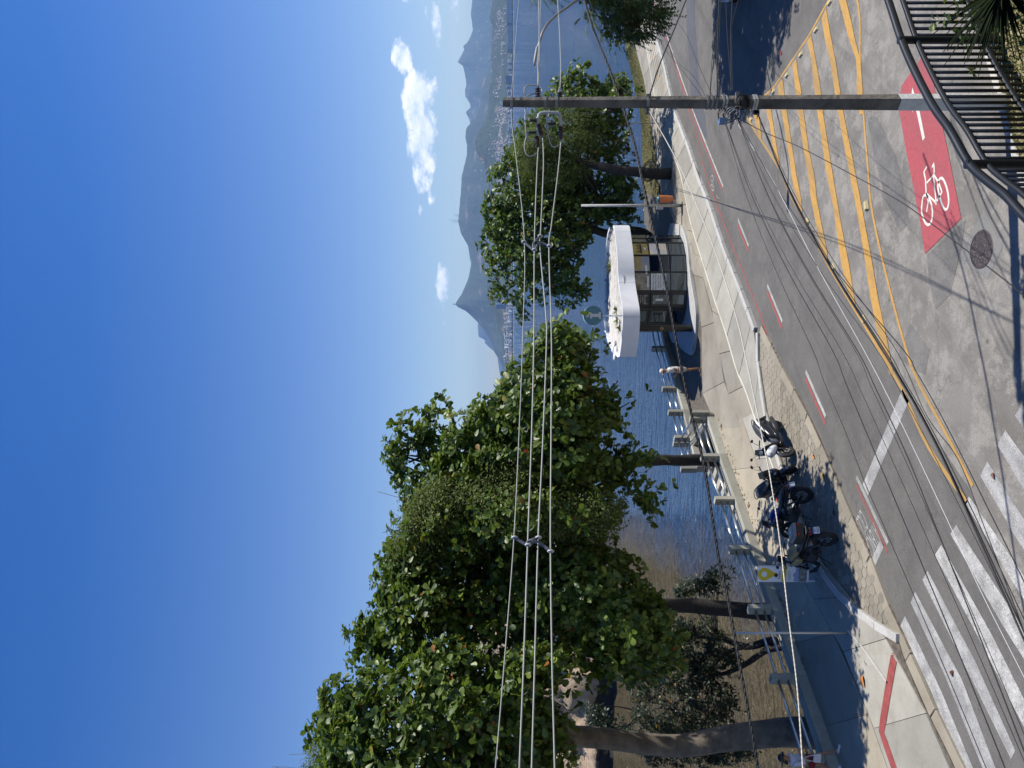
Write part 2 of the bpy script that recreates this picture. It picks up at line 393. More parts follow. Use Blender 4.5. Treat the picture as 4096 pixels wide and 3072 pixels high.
def mat_hill(name, lo, hi, rock, amt, houses=False, rs=.004):
    k = NB(name, .95); f = k.noise(.02, 8, .7); c = k.ramp(f, [(.35, lo), (.65, hi)])
    rk = k.ramp(k.noise(rs, 5, .6), [(.60 - amt, (0, 0, 0)), (.68 - amt, (1, 1, 1))]); c = k.mix(rk, c, rock)
    k.color(c); k.bump(f, 1.0, 25.0); return k.m
M_hill1 = mat_hill('far forest ridge', (.020, .042, .022), (.045, .075, .040), (.16, .13, .11), .0)
M_hill2 = mat_hill('forest mountain', (.018, .036, .016), (.045, .07, .032), (.17, .13, .10), .02)
M_hill3 = mat_hill('near green hill', (.014, .030, .012), (.042, .066, .026), (.19, .14, .10), .0, rs=.006)
def ridge(name, prof, D, width, matr, rough, seed, base=SEA - 3, ext=0, steps=150, rows=15, label=None):
    """a mountain range: crest heights read along the skyline at distance D, with real slopes in front and behind"""
    P = sorted(prof); ys = np.unique(np.concatenate([np.linspace(P[0][0], P[-1][0], steps), [float(p[0]) for p in P]])); steps = len(ys); tops = np.interp(ys, [p[0] for p in P], [p[1] for p in P])
    V = []; TS = []
    for j in range(rows):
        sg = abs(-1 + 2.0 * j / (rows - 1)) * 95 + 1e-3; wts = np.exp(-.5 * ((ys[:, None] - ys[None, :]) / sg) ** 2) * np.gradient(ys)[None, :]; TS.append((wts @ tops) / wts.sum(1) if sg > 2 else tops)
    for i in range(steps):
        x0 = (1536 - ys[i]) / FPX
        for j in range(rows):
            t = -1 + 2.0 * j / (rows - 1); top = CAMZ - (TS[j][i] - 2048) / FPX * D; dd = D + t * width; prof_h = (1 - abs(t)) ** (1.15 if t < 0 else .9)
            nz = mnoise.fractal(Vector((x0 * D / 600 + seed, t * width / 500, seed)), .9, 2.1, 6)
            h = base + (top - base) * prof_h + nz * rough * (0.15 + (1 - abs(t)) * abs(t) * 4) * (0 if abs(t) < 1e-6 else 1)
            n2 = mnoise.noise(Vector((x0 * D / 60, seed, t))) * rough * .05
            V.append((x0 * dd, dd, max(h + n2, base - 5)))
    F = [(i * rows + j, i * rows + j + 1, (i + 1) * rows + j + 1, (i + 1) * rows + j) for i in range(steps - 1) for j in range(rows - 1)]
    F = [q[::-1] for q in F]
    o = npmesh(name, V, F, matr, smooth=True); tag(o, kind='structure'); return o
L1 = [(-700, 1930), (-450, 1890), (-200, 1905), (-80, 1876), (0, 1889), (53, 1883), (118, 1892), (149, 1881), (171, 1868), (184, 1853), (197, 1857), (227, 1843), (248, 1830), (263, 1851), (300, 1861), (341, 1866),
      (358, 1860), (386, 1862), (414, 1880), (429, 1882), (444, 1867), (452, 1864), (470, 1874), (520, 1890), (620, 1930), (760, 1990), (900, 2030)]
L2 = [(100, 2030), (200, 1990), (300, 1938), (341, 1924), (381, 1921), (410, 1925), (474, 1901), (508, 1868), (525, 1863), (548, 1861), (581, 1868), (616, 1868), (667, 1856), (707, 1846), (765, 1844), (819, 1839), (884, 1833), (934, 1844),
      (983, 1872), (1058, 1884), (1113, 1874), (1172, 1849), (1205, 1827), (1217, 1822), (1227, 1830), (1245, 1864), (1272, 1894), (1291, 1912), (1326, 1940), (1352, 1956), (1390, 1972), (1411, 1979), (1431, 1992), (1466, 2011), (1540, 2025), (1650, 2035), (1900, 2040)]
L3 = [(-600, 1990), (-300, 1975), (-100, 1960), (13, 1969), (68, 1958), (108, 1968), (177, 1967), (230, 1964), (290, 1968), (346, 1957), (381, 1954), (417, 1957), (449, 1951), (477, 1944), (495, 1936), (525, 1916), (566, 1901), (601, 1904), (636, 1921),
      (662, 1936), (707, 1946), (800, 1962), (950, 1975), (1050, 1968), (1130, 1950), (1180, 1945), (1230, 1962), (1290, 1988), (1350, 2004), (1450, 2020), (1600, 2032), (1800, 2040)]
L4 = [(1180, 1990), (1270, 1930), (1299, 1911), (1347, 1914), (1355, 1932), (1362, 1941), (1372, 1939), (1387, 1954), (1403, 1974), (1430, 1990), (1443, 1992), (1474, 1996), (1506, 2002), (1560, 2008), (1700, 2004), (1900, 2012), (2300, 2000), (2800, 2010), (3400, 1995)]
ridge('far_mountain_range', L4, 17000, 2600, M_hill1, 90, 4.2)
ridge('forest_ridge', L1, 13500, 2400, M_hill1, 120, 1.3)
ridge('peaked_mountain', L2, 9900, 1700, M_hill2, 85, 2.7, steps=260, rows=19)
ridge('green_hill', L3, 6500, 700, M_hill3, 32, 3.9, steps=240, rows=17)
# shore strip of the far bank: land with a promenade
m = MB(); xs = np.linspace(-4200, 5200, 60)
def shoreY(x): return 5000 + 90 * math.sin(x / 700.0) + 25 * math.sin(x / 170.0)
A = [(x, shoreY(x), SEA + 1.5) for x in xs]; B = [(x, 6400, 14) for x in xs]; A0 = [(x, shoreY(x) - 4, SEA - 1) for x in xs]
m.strip(A0, A); m.strip(A, B); tag(m.build('far_shore', mat('far shore ground', (.055, .065, .04), .95, var=.5, vscale=.02)), kind='structure')
m = MB(); m.strip([(x, shoreY(x) - 4.5, SEA - .5) for x in xs], [(x, shoreY(x) - 3, SEA + 3.2) for x in xs]); tag(m.build('far_beach', mat('far sand and riprap', (.46, .42, .35), .95, var=.4, vscale=.03)), kind='structure')
# clumps of trees along the far promenade: reads as one mass
V = []; F = []
for i in range(900):
    x = random.uniform(-900, 2700); y = shoreY(x) + random.uniform(8, 90); r = random.uniform(5, 10); h = random.uniform(7, 15)
    b = len(V); n = 6
    for k in range(n):
        a = 6.283 * k / n + i; V.append((x + r * math.cos(a) * random.uniform(.7, 1.2), y + r * math.sin(a), SEA + 1.5 + h * random.uniform(.25, .6)))
    V.append((x, y, SEA + 1.5 + h)); V.append((x, y, SEA))
    for k in range(n): F.append((b + k, b + (k + 1) % n, b + n)); F.append((b + (k + 1) % n, b + k, b + n + 1))
tag(npmesh('promenade_trees', V, F, mat('far foliage', (.022, .042, .018), .95, var=.5, vscale=.03)), 'dark trees in one mass along the far promenade', 'trees', kind='stuff')
# hillside houses: specks too many to tell apart
V = []; F = []
def spec_house(x, y, z, s, h):
    b = len(V); V.extend([(x - s, y - s, z - h), (x + s, y - s, z - h), (x + s, y + s, z - h), (x - s, y + s, z - h), (x - s, y - s, z + h), (x + s, y - s, z + h), (x + s, y + s, z + h), (x - s, y + s, z + h)])
    F.extend([(b, b + 1, b + 5, b + 4), (b + 1, b + 2, b + 6, b + 5), (b + 3, b, b + 4, b + 7), (b + 4, b + 5, b + 6, b + 7)])
dg = bpy.context.evaluated_depsgraph_get()
def hill_hit(sx, sy):
    d = Vector(((1536 - sy) / FPX, 1, -(sx - 2048) / FPX)); ok, loc, *_ = SC.ray_cast(dg, (0, 0, CAMZ), d, distance=30000); return loc if ok else None
bpy.context.view_layer.update(); dg = bpy.context.evaluated_depsgraph_get()
for i in range(1500):
    zone = random.random()
    if zone < .5: sx, sy = random.gauss(2005, 18), random.uniform(430, 780)
    elif zone < .75: sx, sy = random.gauss(1998, 15), random.uniform(-60, 420)
    elif zone < .9: sx, sy = random.uniform(1870, 1960), random.uniform(620, 1150)
    else: sx, sy = random.uniform(1900, 1960), random.uniform(20, 330)
    p = hill_hit(sx, sy)
    if p is None or p.z < 2: continue
    if mnoise.noise(Vector((p.x / 160, p.z / 45, 3.3))) < (-.05 if p.y < 8000 else .25): continue
    spec_house(p.x, p.y - 4, p.z + 1, random.uniform(3, 7) * p.y / 6500, random.uniform(3, 6) * p.y / 6500)
tag(npmesh('hillside_houses', V, F, mat('far house walls', (.38, .34, .30), .9, var=.5, vscale=.08)), 'pale specks of houses scattered over the far hillsides', 'houses', kind='stuff')
# city blocks on the far shore
BW = [mat('far white wall', (.80, .78, .74), .85), mat('far cream wall', (.52, .45, .36), .85), mat('far grey wall', (.26, .28, .31), .8), mat('far blue grey wall', (.13, .16, .21), .7), mat('far brown wall', (.30, .20, .15), .85)]
BN = ['white', 'cream', 'grey', 'blue-grey', 'brown']
M_fwin = mat('far window band', (.05, .07, .10), .4); M_fband = mat('far pale floor slab', (.66, .65, .62), .8)
def block(sy0, sy1, h, D, c, label, bands=0, group=None, z0=None):
    xa = (1536 - sy1) / FPX * D; xb = (1536 - sy0) / FPX * D; w = xb - xa; dp = min(60, max(18, w * .7)); z0 = SEA + 1.2 if z0 is None else z0
    t = thing('apartment_block', label, 'building', ((xa + xb) / 2, D + dp / 2, z0), R(random.uniform(12, 42)) if w < 45 else 0.0, group=group)
    b = MB(); b.box((0, 0, h / 2 - 2), (w, dp, h + 4)); b.build('wall', BW[c], t)
    b = MB(); b.box((w * random.uniform(-.2, .2), 0, h + 1.6), (max(4, w * .3), dp * .4, 3.2)); b.build('roof_tank', BW[0 if c != 0 else 2], t)
    for i in range(bands):
        b = MB(); z = h * (i + .55) / bands; b.box((0, -dp / 2 - .25, z), (w * .96, .5, h / bands * .42)); b.build('window_band', M_fband if c == 3 else M_fwin, t)
    return t
gl = {0: 'white tower block among the row on the far shore', 1: 'cream tower block among the row on the far shore', 2: 'grey tower block among the row on the far shore', 3: 'dark blue-grey block among the row on the far shore', 4: 'brown block among the row on the far shore'}
random.seed(21)
for sy in np.arange(1215, 1545, 7.5):
    for row in range(2):
        c = random.choices([0, 1, 2, 3], [6, 2, 1.2, .6])[0]; w = random.uniform(5, 13); D = 5090 + row * 120 + random.uniform(0, 50); h = random.uniform(22, 46) if row == 0 else random.uniform(38, 66)
        y0 = sy + random.uniform(-3, 3); block(y0, y0 + w, h, D, c, gl[c], random.choice([0, 3, 4]), 'tower blocks along the far shore')
for sy in np.arange(205, 700, 11):
    for row in range(2):
        if random.random() < .25: continue
        c = random.choices([0, 1, 2, 3, 4], [4, 2, 2, 2, .8])[0]; w = random.uniform(6, 20); D = 5110 + row * 150 + random.uniform(0, 60); h = random.uniform(16, 40)
        y0 = sy + random.uniform(-4, 4); block(y0, y0 + w, h, D, c, gl[c] , random.choice([0, 3, 4]), 'tower blocks along the far shore')
block(2, 92, 46, 5085, 3, 'long dark slab block with pale floor lines at the right end of the far shore', 6)
block(100, 198, 40, 5085, 3, 'long dark slab block with pale floor lines, next to the rightmost slab', 6)
block(92, 104, 52, 5110, 2, 'grey stair tower between the two long dark slabs on the far shore')
block(302, 330, 52, 5105, 3, 'dark blue windowless block behind the tip of the utility pole', 0)
block(338, 352, 46, 5105, 3, 'small dark blue block just left of the larger blue one', 0)
block(618, 640, 52, 5110, 0, 'white gridded block right above the near tree crown on the far shore', 4)
block(1484, 1516, 58, 5060, 3, 'tall striped blue-grey slab at the left end of the far shore', 8)
t = thing('office_tower', 'tall dark tower with bright white edge and crown alone below the peak', 'building', ((1536 - 1221) / FPX * 5150, 5160, SEA + 1.2))
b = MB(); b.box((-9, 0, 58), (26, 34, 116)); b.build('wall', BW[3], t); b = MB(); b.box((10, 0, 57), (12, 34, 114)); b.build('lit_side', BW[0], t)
b = MB(); b.box((6, 0, 119), (22, 24, 8)); b.build('crown', BW[0], t)
# statue and masts on the peaks
p = at(1822, 1217, 9900); s = thing('statue', 'small statue with outstretched arms on the pointed peak', 'statue', (p.x, p.y, p.z - 4))
M_stat = mat('statue stone', (.16, .17, .17), .9)
b = MB(); b.box((0, 0, 6), (11, 11, 12), top=(.8, .8)); b.build('pedestal', M_stat, s)
b = MB(); b.loft([(12, 0, 5, 5, 3), (24, 0, 4, 4, 3), (34, 0, 4.6, 3.2, 3), (38, 0, 2, 2, 2), (41, 0, 2.2, 2.2, 2), (43.5, 0, 1.0, 1.0, 2)], 10, 'z')
b.v = [(x, y, z) for (x, y, z) in b.v]; b.box((0, 0, 34.5), (36, 3.4, 3.4)); b.build('figure', M_stat, s)
for (sx, sy, h, lab) in ((1836, 862, 22, 'right'), (1831, 884, 40, 'left')):
    p = at(sx, sy, 9900)
    for q in range(3):
        o = MB(); z0 = p.z - 10; o.tube([(p.x + q * 14 - 14, p.y, z0), (p.x + q * 14 - 14, p.y, z0 + 10 + h * (2.2 + .5 * q))], [2.2, .7], 6)
        tag(o.build('radio_mast', mat('mast grey', (.12, .13, .15), .8)), 'thin radio mast of the %s hand cluster on the distant ridge' % lab, 'mast', 'radio masts on the ridge')
# ================================================================== land, road, pavements
SW = 0.12      # pavement level
def G(P, z=0.0): return [g(a, b, z) for a, b in P]
# kerb line between road and pavement, far right to far left
KERB_R = [(2575, -260), (2592, -80), (2624, 124), (2664, 278), (2700, 445), (2717, 490), (2743, 556), (2771, 632), (2796, 712), (2839, 819), (2898, 998), (2968, 1172), (3026, 1330)]
EDGE_L = [(3045, 1330), (3128, 1500), (3176, 1589), (3245, 1723), (3327, 1912), (3400, 2086), (3469, 2241), (3527, 2405), (3603, 2569), (3703, 2803), (3791, 2979), (3850, 3110), (3960, 3420)]
WKERB = [(3026, 1330), (3024, 1415), (3045, 1599), (3062, 1690), (3110, 1850), (3190, 2080), (3269, 2270), (3316, 2346), (3375, 2416), (3480, 2504), (3590, 2572)]
STRIP = [(2540, -120), (2555, 15), (2590, 220), (2614, 358), (2629, 443), (2648, 506), (2680, 600), (2720, 690), (2759, 879), (2809, 1043), (2859, 1202), (2903, 1332), (2948, 1486), (2977, 1549), (3032, 1708), (3100, 1890), (3170, 2080)]
kr = crom(G(KERB_R), 4); el_ = crom(G(EDGE_L), 4); wk = crom(G(WKERB, SW), 4); st = crom(G(STRIP, SW), 4)
# seaward limits
WALL_IN = [(2868, 1718), (2913, 1833), (2967, 2002), (3029, 2176), (3117, 2437), (3211, 2715), (3281, 2979), (3380, 3330)]
wi = G(WALL_IN, SW)
SEA_R = [(2475, -260), (2496, 60), (2512, 200), (2536, 300), (2566, 440), (2576, 520), (2577, 617), (2580, 760), (2583, 900)]      # top of the little sea bank on the right
sr = G(SEA_R, .0)
FAR_WALL = [(2583, 900), (2620, 1190), (2662, 1396), (2706, 1557), (2730, 1651), (2752, 1754), (2776, 1850)]                       # low wall behind the kiosk
fw = G(FAR_WALL, .1)
# ground under everything (town side), with the bank that carries the near railing
m = MB(); near = [Vector((60, -30, -.06)), Vector((-60, -30, -.06)), Vector((-60, 12, -.06))]
lp = [Vector((p.x, p.y, -.06)) for p in sr] + [Vector((p.x, p.y, -.06)) for p in fw[1:-1]]
corner = g(2821, 1665, SW); lp += [Vector((corner.x - .2, corner.y + .35, -.06))] + [Vector((p.x, p.y, -.06)) for p in offset(wi, -.42)]
poly = [(p.x, p.y) for p in near[:1]] + [(60, 60)] + [(p.x, p.y) for p in lp] + [(-60, 4), (-60, -30)]
gm = bpy.data.meshes.new('ground'); gm.from_pydata([(x, y, -.06) for x, y in poly], [], [tuple(range(len(poly)))[::-1]]); gm.materials.append(mat('packed earth', (.17, .14, .10), .95, var=.3, vscale=3))
gm.update(); gm.validate(); o = bpy.data.objects.new('ground', gm); tag(link(o), kind='structure')
# sea bank: stone wall dropping into the water along the whole shore
m = MB(); top = [Vector((p.x, p.y, -.05)) for p in sr + fw[1:]]; bot = [Vector((p.x + random.uniform(-.2, .2), p.y + .8 + random.uniform(0, .5), SEA - .4)) for p in top]; m.strip(top, bot)
top = [Vector((p.x, p.y, .0)) for p in [Vector((corner.x - .2, corner.y + .35, 0))] + offset(wi, -.42)]; bot = [Vector((p.x, p.y, SEA - .4)) for p in top]; m.strip(top, bot)
tag(m.build('sea_wall', mat('dark sea wall stone', (.045, .042, .038), .8, var=.5, vscale=4, bump=(6, .6, .05))), 'dark stone sea wall dropping from the pavement edge into the water', 'wall')
# beach under the left trees
bx = [(-9.5, 26.5), (-4.3, 31.5), (-2.6, 34.5), (-4, 37.5), (-8, 36.2), (-13, 33.5), (-18, 31), (-24, 28), (-30, 20), (-20, 14)]
m = MB(); m.prism(bx, SEA - .5, [SEA + .4] * 3 + [SEA - .35] * 6 + [SEA + .8]); tag(m.build('beach', mat('wet sand', (.16, .125, .075), .6, var=.3, vscale=2)), kind='structure')

road = MB(); A = kr + el_; inner = offset(A, -.02)
# asphalt: one sheet from the kerb towards the camera side
rp = [(p.x, p.y) for p in A]; NEARK = [(3700, -420), (3850, -60), (3935, 150), (3987, 315), (4045, 564), (4074, 637), (4110, 760), (4170, 900), (4300, 1300), (4500, 2000)]
nk = G(NEARK)
rp = rp + [(-30, 3), (-8, 8.2)] + [(p.x, p.y) for p in reversed(nk)]
me = bpy.data.meshes.new('road'); me.from_pydata([(x, y, 0) for x, y in rp], [], [tuple(range(len(rp)))]); me.materials.append(M_asph_old); me.update()
o = bpy.data.objects.new('road', me); tag(link(o), kind='structure')
if me.polygons[0].normal.z < 0: me.flip_normals()
ROAD = o
def sheet(name, P, z, mt, parent=None):
    me = bpy.data.meshes.new(name); me.from_pydata([(p[0], p[1], z) for p in P], [], [tuple(range(len(P)))]); me.materials.append(mt); me.update()
    if me.polygons[0].normal.z < 0: me.flip_normals()
    return link(bpy.data.objects.new(name, me), parent)
def ribbon(name, P, w, z, mt, parent=None, step=.4):
    P = resample(P, step); m = MB(); a = offset(P, w / 2); b_ = offset(P, -w / 2)
    for q in a + b_: q.z = z
    m.strip(b_, a); return m.build(name, mt, parent)
YELLOW_FAR = [(3380, -120), (3316, 0), (3236, 144), (3097, 348), (2982, 457), (3017, 517), (3117, 671), (3162, 780), (3321, 1073), (3475, 1327), (3575, 1496), (3612, 1562)]
yf = G(YELLOW_FAR)
# newer, darker asphalt of the far lane
lane = [(p.x, p.y) for p in A[:]] 
back = G([(3560, 3300), (3700, 2600), (3830, 2250), (3760, 1900), (3640, 1600)][::1])
tail = G([(3960, 3420), (4300, 2900), (4060, 2420), (3880, 1960), (3640, 1600)])
lane_poly = [(p.x, p.y) for p in A] + [(p.x, p.y) for p in tail] + [(p.x, p.y) for p in reversed(yf[4:-1])] + [(p.x, p.y) for p in reversed(yf[:4])] + [(30, 40)]
sheet('dark_lane', lane_poly, .004, M_asph_new, ROAD)
pa = G([(2746, -90), (2747, 100), (2757, 250), (2764, 420), (2790, 520), (2830, 560), (2822, 470), (2795, 330), (2790, 200), (2780, 80), (2777, -90)])
sheet('resurfaced_patch', [(p.x, p.y) for p in pa], .008, M_asph_patch, ROAD)
pn = G([(3858, 840), (3942, 1015), (4080, 1190), (4010, 1110), (3900, 990), (3830, 950)])
sheet('manhole_patch', [(p.x, p.y) for p in G([(3938, 835), (4010, 990), (3950, 1120), (3835, 1030)])], .004, mat_asphalt('cement patch', (.15, .148, .14), (.18, .176, .166), (.2, .196, .186), .3), ROAD)
M_rep = mat_asphalt('asphalt old repair', (.100, .097, .092), (.145, .140, .131), (.20, .19, .175), .55, .4, .4)
sheet('old_repair', [(p.x, p.y) for p in G([(3708, 1022), (3800, 935), (3862, 880), (3852, 960), (3836, 1034), (3800, 1180), (3742, 1240), (3716, 1130)])], .004, M_rep, ROAD)
sheet('old_repair', [(p.x, p.y) for p in G([(3470, 470), (3510, 470), (3590, 640), (3640, 890), (3600, 930), (3545, 800), (3500, 640)])], .004, M_rep, ROAD)
sheet('old_repair', [(p.x, p.y) for p in G([(3590, 1430), (3640, 1290), (3720, 1400), (3700, 1500), (3660, 1480)])], .004, M_rep, ROAD)
# lane paint
ribbon('red_kerb_line', crom(G([(2575, -80), (2599, 0), (2649, 99), (2700, 260), (2739, 388), (2790, 560), (2822, 690), (2918, 949), (3033, 1237), (3097, 1410), (3196, 1629), (3296, 1857), (3345, 1970), (3392, 2083)]), 4), .075, .0085, M_redl, ROAD)
wl = crom(G([(2595, -60), (2619, 0), (2749, 378), (2823, 572), (2893, 746)]), 5)
ribbon('white_lane_line', wl, .11, .0085, M_white, ROAD); ribbon('red_lane_line', offset(wl, -.17), .09, .0085, M_redl, ROAD)
for a, b_ in (((2953, 879), (2995, 983)), ((3070, 1140), (3130, 1287)), ((3224, 1485), (3303, 1666)), ((3427, 1907), (3552, 2173))):
    P = [g(*a), g(*b_)]; ribbon('white_dash', P, .12, .0085, M_white, ROAD); ribbon('red_dash', [p - (P[1] - P[0]).normalized() * -.12 for p in offset(P, -.17)], .10, .0085, M_redl, ROAD)
sheet('stop_line', [(p.x, p.y) for p in G([(3611, 1556), (3637, 1604), (3472, 1984), (3452, 1938)])], .0085, M_whitew, ROAD)
sheet('cycle_stop_line', [(p.x, p.y) for p in G([(3523, 2158), (3538, 2184), (3492, 2286), (3477, 2262)])], .0085, M_whitew, ROAD)
# yellow hatched island
ribbon('yellow_border', yf[:5], .085, .0085, M_yellow, ROAD); ribbon('yellow_border', yf[4:], .10, .0085, M_yellow, ROAD)
yn = crom(G([(3375, -190), (3436, 30), (3441, 234), (3455, 457), (3475, 700), (3482, 796), (3510, 949), (3570, 1197), (3626, 1400), (3659, 1496), (3753, 1674), (3830, 1820), (3892, 1944)]), 4)
ribbon('yellow_border', yn, .085, .0085, M_yellow, ROAD)
ribbon('yellow_border', crom(G([(3612, 1562), (3700, 1760), (3790, 1900), (3870, 2010)]), 4), .11, .0085, M_yellow, ROAD)
STR = [[(3335, -60), (3358, 0), (3383, 100), (3395, 149), (3425, 234), (3430, 300), (3428, 349), (3432, 400), (3440, 457), (3456, 457), (3452, 349), (3442, 234), (3420, 149), (3410, 100), (3386, 0), (3362, -60)],
       [(3288, 75), (3300, 150), (3323, 249), (3353, 448), (3401, 700), (3430, 849), (3463, 1048), (3485, 1197), (3515, 1346), (3560, 1496), (3576, 1496), (3547, 1346), (3515, 1197), (3490, 1048), (3453, 849), (3425, 700), (3375, 448), (3345, 249), (3322, 130), (3306, 32)],
       [(3231, 164), (3248, 249), (3258, 348), (3271, 448), (3309, 700), (3338, 849), (3351, 949), (3366, 1048), (3391, 1160), (3425, 1247), (3420, 1197), (3396, 1048), (3376, 949), (3358, 849), (3333, 700), (3293, 448), (3283, 348), (3266, 249), (3246, 139)],
       [(3171, 259), (3176, 298), (3181, 348), (3194, 448), (3216, 597), (3234, 700), (3246, 799), (3266, 899), (3283, 990), (3311, 1050), (3309, 998), (3288, 899), (3269, 799), (3259, 700), (3236, 597), (3216, 448), (3204, 348), (3194, 298), (3186, 234)],
       [(3113, 338), (3114, 373), (3129, 448), (3144, 547), (3161, 646), (3167, 700), (3187, 799), (3211, 868), (3207, 799), (3187, 700), (3179, 646), (3164, 547), (3149, 448), (3139, 373), (3131, 313)],
       [(3067, 390), (3067, 448), (3080, 497), (3094, 597), (3104, 646), (3121, 685), (3119, 646), (3109, 597), (3095, 497), (3087, 448), (3080, 376)],
       [(3017, 462), (3030, 522), (3048, 566), (3044, 522), (3035, 450)]]
for q in STR:
    sheet('yellow_hatch_stripe', [(p.x, p.y) for p in G(q)], .0125, M_yellow, ROAD)
# red cycle box with arrow and bicycle
RB = G([(3683, 235), (3607, 344), (3594, 420), (3625, 600), (3683, 891), (3701, 1015), (3846, 873), (3792, 600), (3745, 380), (3720, 250), (3700, 205)])
sheet('red_cycle_box', [(p.x, p.y) for p in RB], .0085, M_redp, ROAD)
M_sym = mat_paint('cream symbol paint', (.70, .68, .60), (.5, .4, .36), .80)
def sym(P, name='cycle_symbol'): return sheet(name, [(p.x, p.y) for p in P], .0125, M_sym, ROAD)
sym(G([(3652, 349), (3661, 380), (3668, 379), (3702, 551), (3693, 563), (3657, 395), (3653, 451), (3644, 405)]), 'cycle_arrow')
def zz(x, y): return (3300 + x / 2.765, 500 + y / 2.765)
def ring(pts, w):
    P = crom([g(*zz(*q)) for q in pts], 6); return ribbon('cycle_symbol', P, w, .0125, M_sym, ROAD, step=.06)
ring([(1080, 870), (1075, 960), (1110, 1070), (1150, 1105), (1185, 1060), (1195, 950), (1170, 840), (1120, 775), (1090, 800), (1080, 870)], .055)
ring([(1262, 620), (1255, 690), (1280, 820), (1320, 920), (1355, 930), (1375, 850), (1360, 720), (1320, 610), (1285, 585), (1262, 620)], .055)
for q in ([(1130, 960), (1150, 840), (1125, 750), (1118, 600), (1100, 520), (1135, 455)], [(1125, 755), (1225, 850), (1240, 880), (1205, 560), (1130, 640)], [(1205, 540), (1265, 640), (1300, 740), (1240, 850)], [(1215, 530), (1210, 420), (1190, 470)]):
    P = [g(*zz(*a)) for a in q]; ribbon('cycle_symbol', P, .045, .0125, M_sym, ROAD, step=.05)
# small far cycle symbol and arrow on the lane
def aa(x, y): return (2500 + x / 2.011, y / 2.011)
for q in ([(690, 1420), (705, 1410), (715, 1440), (705, 1465), (692, 1450), (690, 1420)], [(690, 1490), (705, 1480), (722, 1510), (712, 1535), (695, 1520), (690, 1490)], [(702, 1440), (715, 1480), (706, 1510), (700, 1470)], [(738, 1570), (755, 1605), (745, 1610), (760, 1590)]):
    ribbon('small_cycle_symbol', [g(*aa(*a)) for a in q], .05, .0085, M_white, ROAD, step=.1)
# zebra crossing: stripes run along the lane direction
Zs = [[(3621, 2463), (3603, 2504), (3724, 2760), (3862, 3100), (3905, 3100), (3765, 2760)], [(3662, 2367), (3644, 2410), (3780, 2700), (3960, 3140), (4010, 3140), (3850, 2720)], [(3712, 2283), (3691, 2320), (3850, 2640), (4046, 3037), (4063, 3002), (3905, 2650)],
      [(3767, 2179), (3741, 2220), (3900, 2520), (4096, 2905), (4180, 2960), (3970, 2540)], [(3826, 2100), (3803, 2135), (4000, 2480), (4150, 2720), (4240, 2740), (4060, 2460)], [(3878, 1985), (3862, 2010), (4030, 2290), (4200, 2560), (4260, 2560), (4090, 2290)],
      [(3951, 1845), (3923, 1902), (4060, 2140), (4260, 2440), (4300, 2360), (4120, 2110)], [(4023, 1721), (3991, 1780), (4130, 2010), (4300, 2240), (4320, 2130)], [(4090, 1615), (4062, 1662), (4200, 1880), (4260, 1850)]]
for i, q in enumerate(Zs): sheet('zebra_stripe', [(p.x, p.y) for p in G(q)], .0085, M_white if i in (3, 4, 5) else M_whitew, ROAD)
def textmesh(name, s, mt, size, O, X, Y, parent=None, align='CENTER', depth=0.0, stretch=1.0, spacing=1.0):
    """flat lettering laid in the plane O,X,Y"""
    c = bpy.data.curves.new(name, 'FONT'); c.body = s; c.size = size; c.align_x = align; c.align_y = 'CENTER'; c.space_character = spacing
    c.resolution_u = 3; tmp = bpy.data.objects.new(name, c); me = bpy.data.meshes.new_from_object(tmp); me.materials.clear(); me.materials.append(mt); bpy.data.objects.remove(tmp); bpy.data.curves.remove(c)
    o = bpy.data.objects.new(name, me); link(o, parent)
    X = Vector(X).normalized(); Y = Vector(Y).normalized(); N = X.cross(Y)
    o.matrix_local = Matrix(((X.x, Y.x * stretch, N.x, O[0]), (X.y, Y.y * stretch, N.y, O[1]), (X.z, Y.z * stretch, N.z, O[2]), (0, 0, 0, 1)))
    return o
ldir = (g(3552, 2173) - g(3427, 1907)); ldir.normalize(); acr = Vector((ldir.y, -ldir.x, 0))
c1 = g(3440, 2105); c2 = g(3487, 2168)
textmesh('cycle_lettering', 'CICLISTA', M_whitew, .185, (c1.x, c1.y, .0087), -acr if acr.y < 0 else acr, ldir, ROAD, stretch=4.6)
textmesh('cycle_lettering', 'ATENÇÃO', M_whitew, .185, (c2.x, c2.y, .0087), -acr if acr.y < 0 else acr, ldir, ROAD, stretch=4.6)
# pavement body
body = [(p.x, p.y) for p in offset(kr, .0)] + [(p.x, p.y) for p in wk[1:]] + [(p.x, p.y) for p in el_[33:]] + [(-34, 8)] + [(p.x, p.y) for p in reversed(wi)] + [(corner.x, corner.y)] + [(p.x, p.y) for p in reversed(fw)] + [(p.x, p.y) for p in reversed(sr)]
m = MB(); m.prism(body, -.04, SW - .03); PAVE = m.build('pavement', M_joint); tag(PAVE, kind='structure')
# kerb stones of the road edge (granite, then whitewashed length by length)
def kerbstones(P, w, z0, z1, mt, parent, L=1.0, gap=.012, side=1, jit=.008):
    P = resample(P, L); n = 0
    for i in range(len(P) - 1):
        a, b_ = P[i], P[i + 1]; d = (b_ - a); d.z = 0; ln = d.length; d.normalize(); nrm = Vector((-d.y, d.x, 0)) * side
        a2 = a + d * gap; b2 = b_ - d * gap; j = random.uniform(-jit, jit)
        q = [a2, b2, b2 + nrm * w, a2 + nrm * w]
        s_ = MB(); s_.prism([(p.x, p.y) for p in q], z0, z1 + j); s_.build('kerb_stone', mt, parent, bevel=.012); n += 1
    return n
KERB = MB(); 
kerbstones(kr, .22, -.02, SW + .012, M_lime, PAVE, 1.15, side=1)
kerbstones(offset(kr, -.30), .29, -.02, .03, M_kerb, PAVE, 1.6, side=1)
kerbstones(el_, .30, -.02, .075, M_kerb, PAVE, 1.25, side=1)
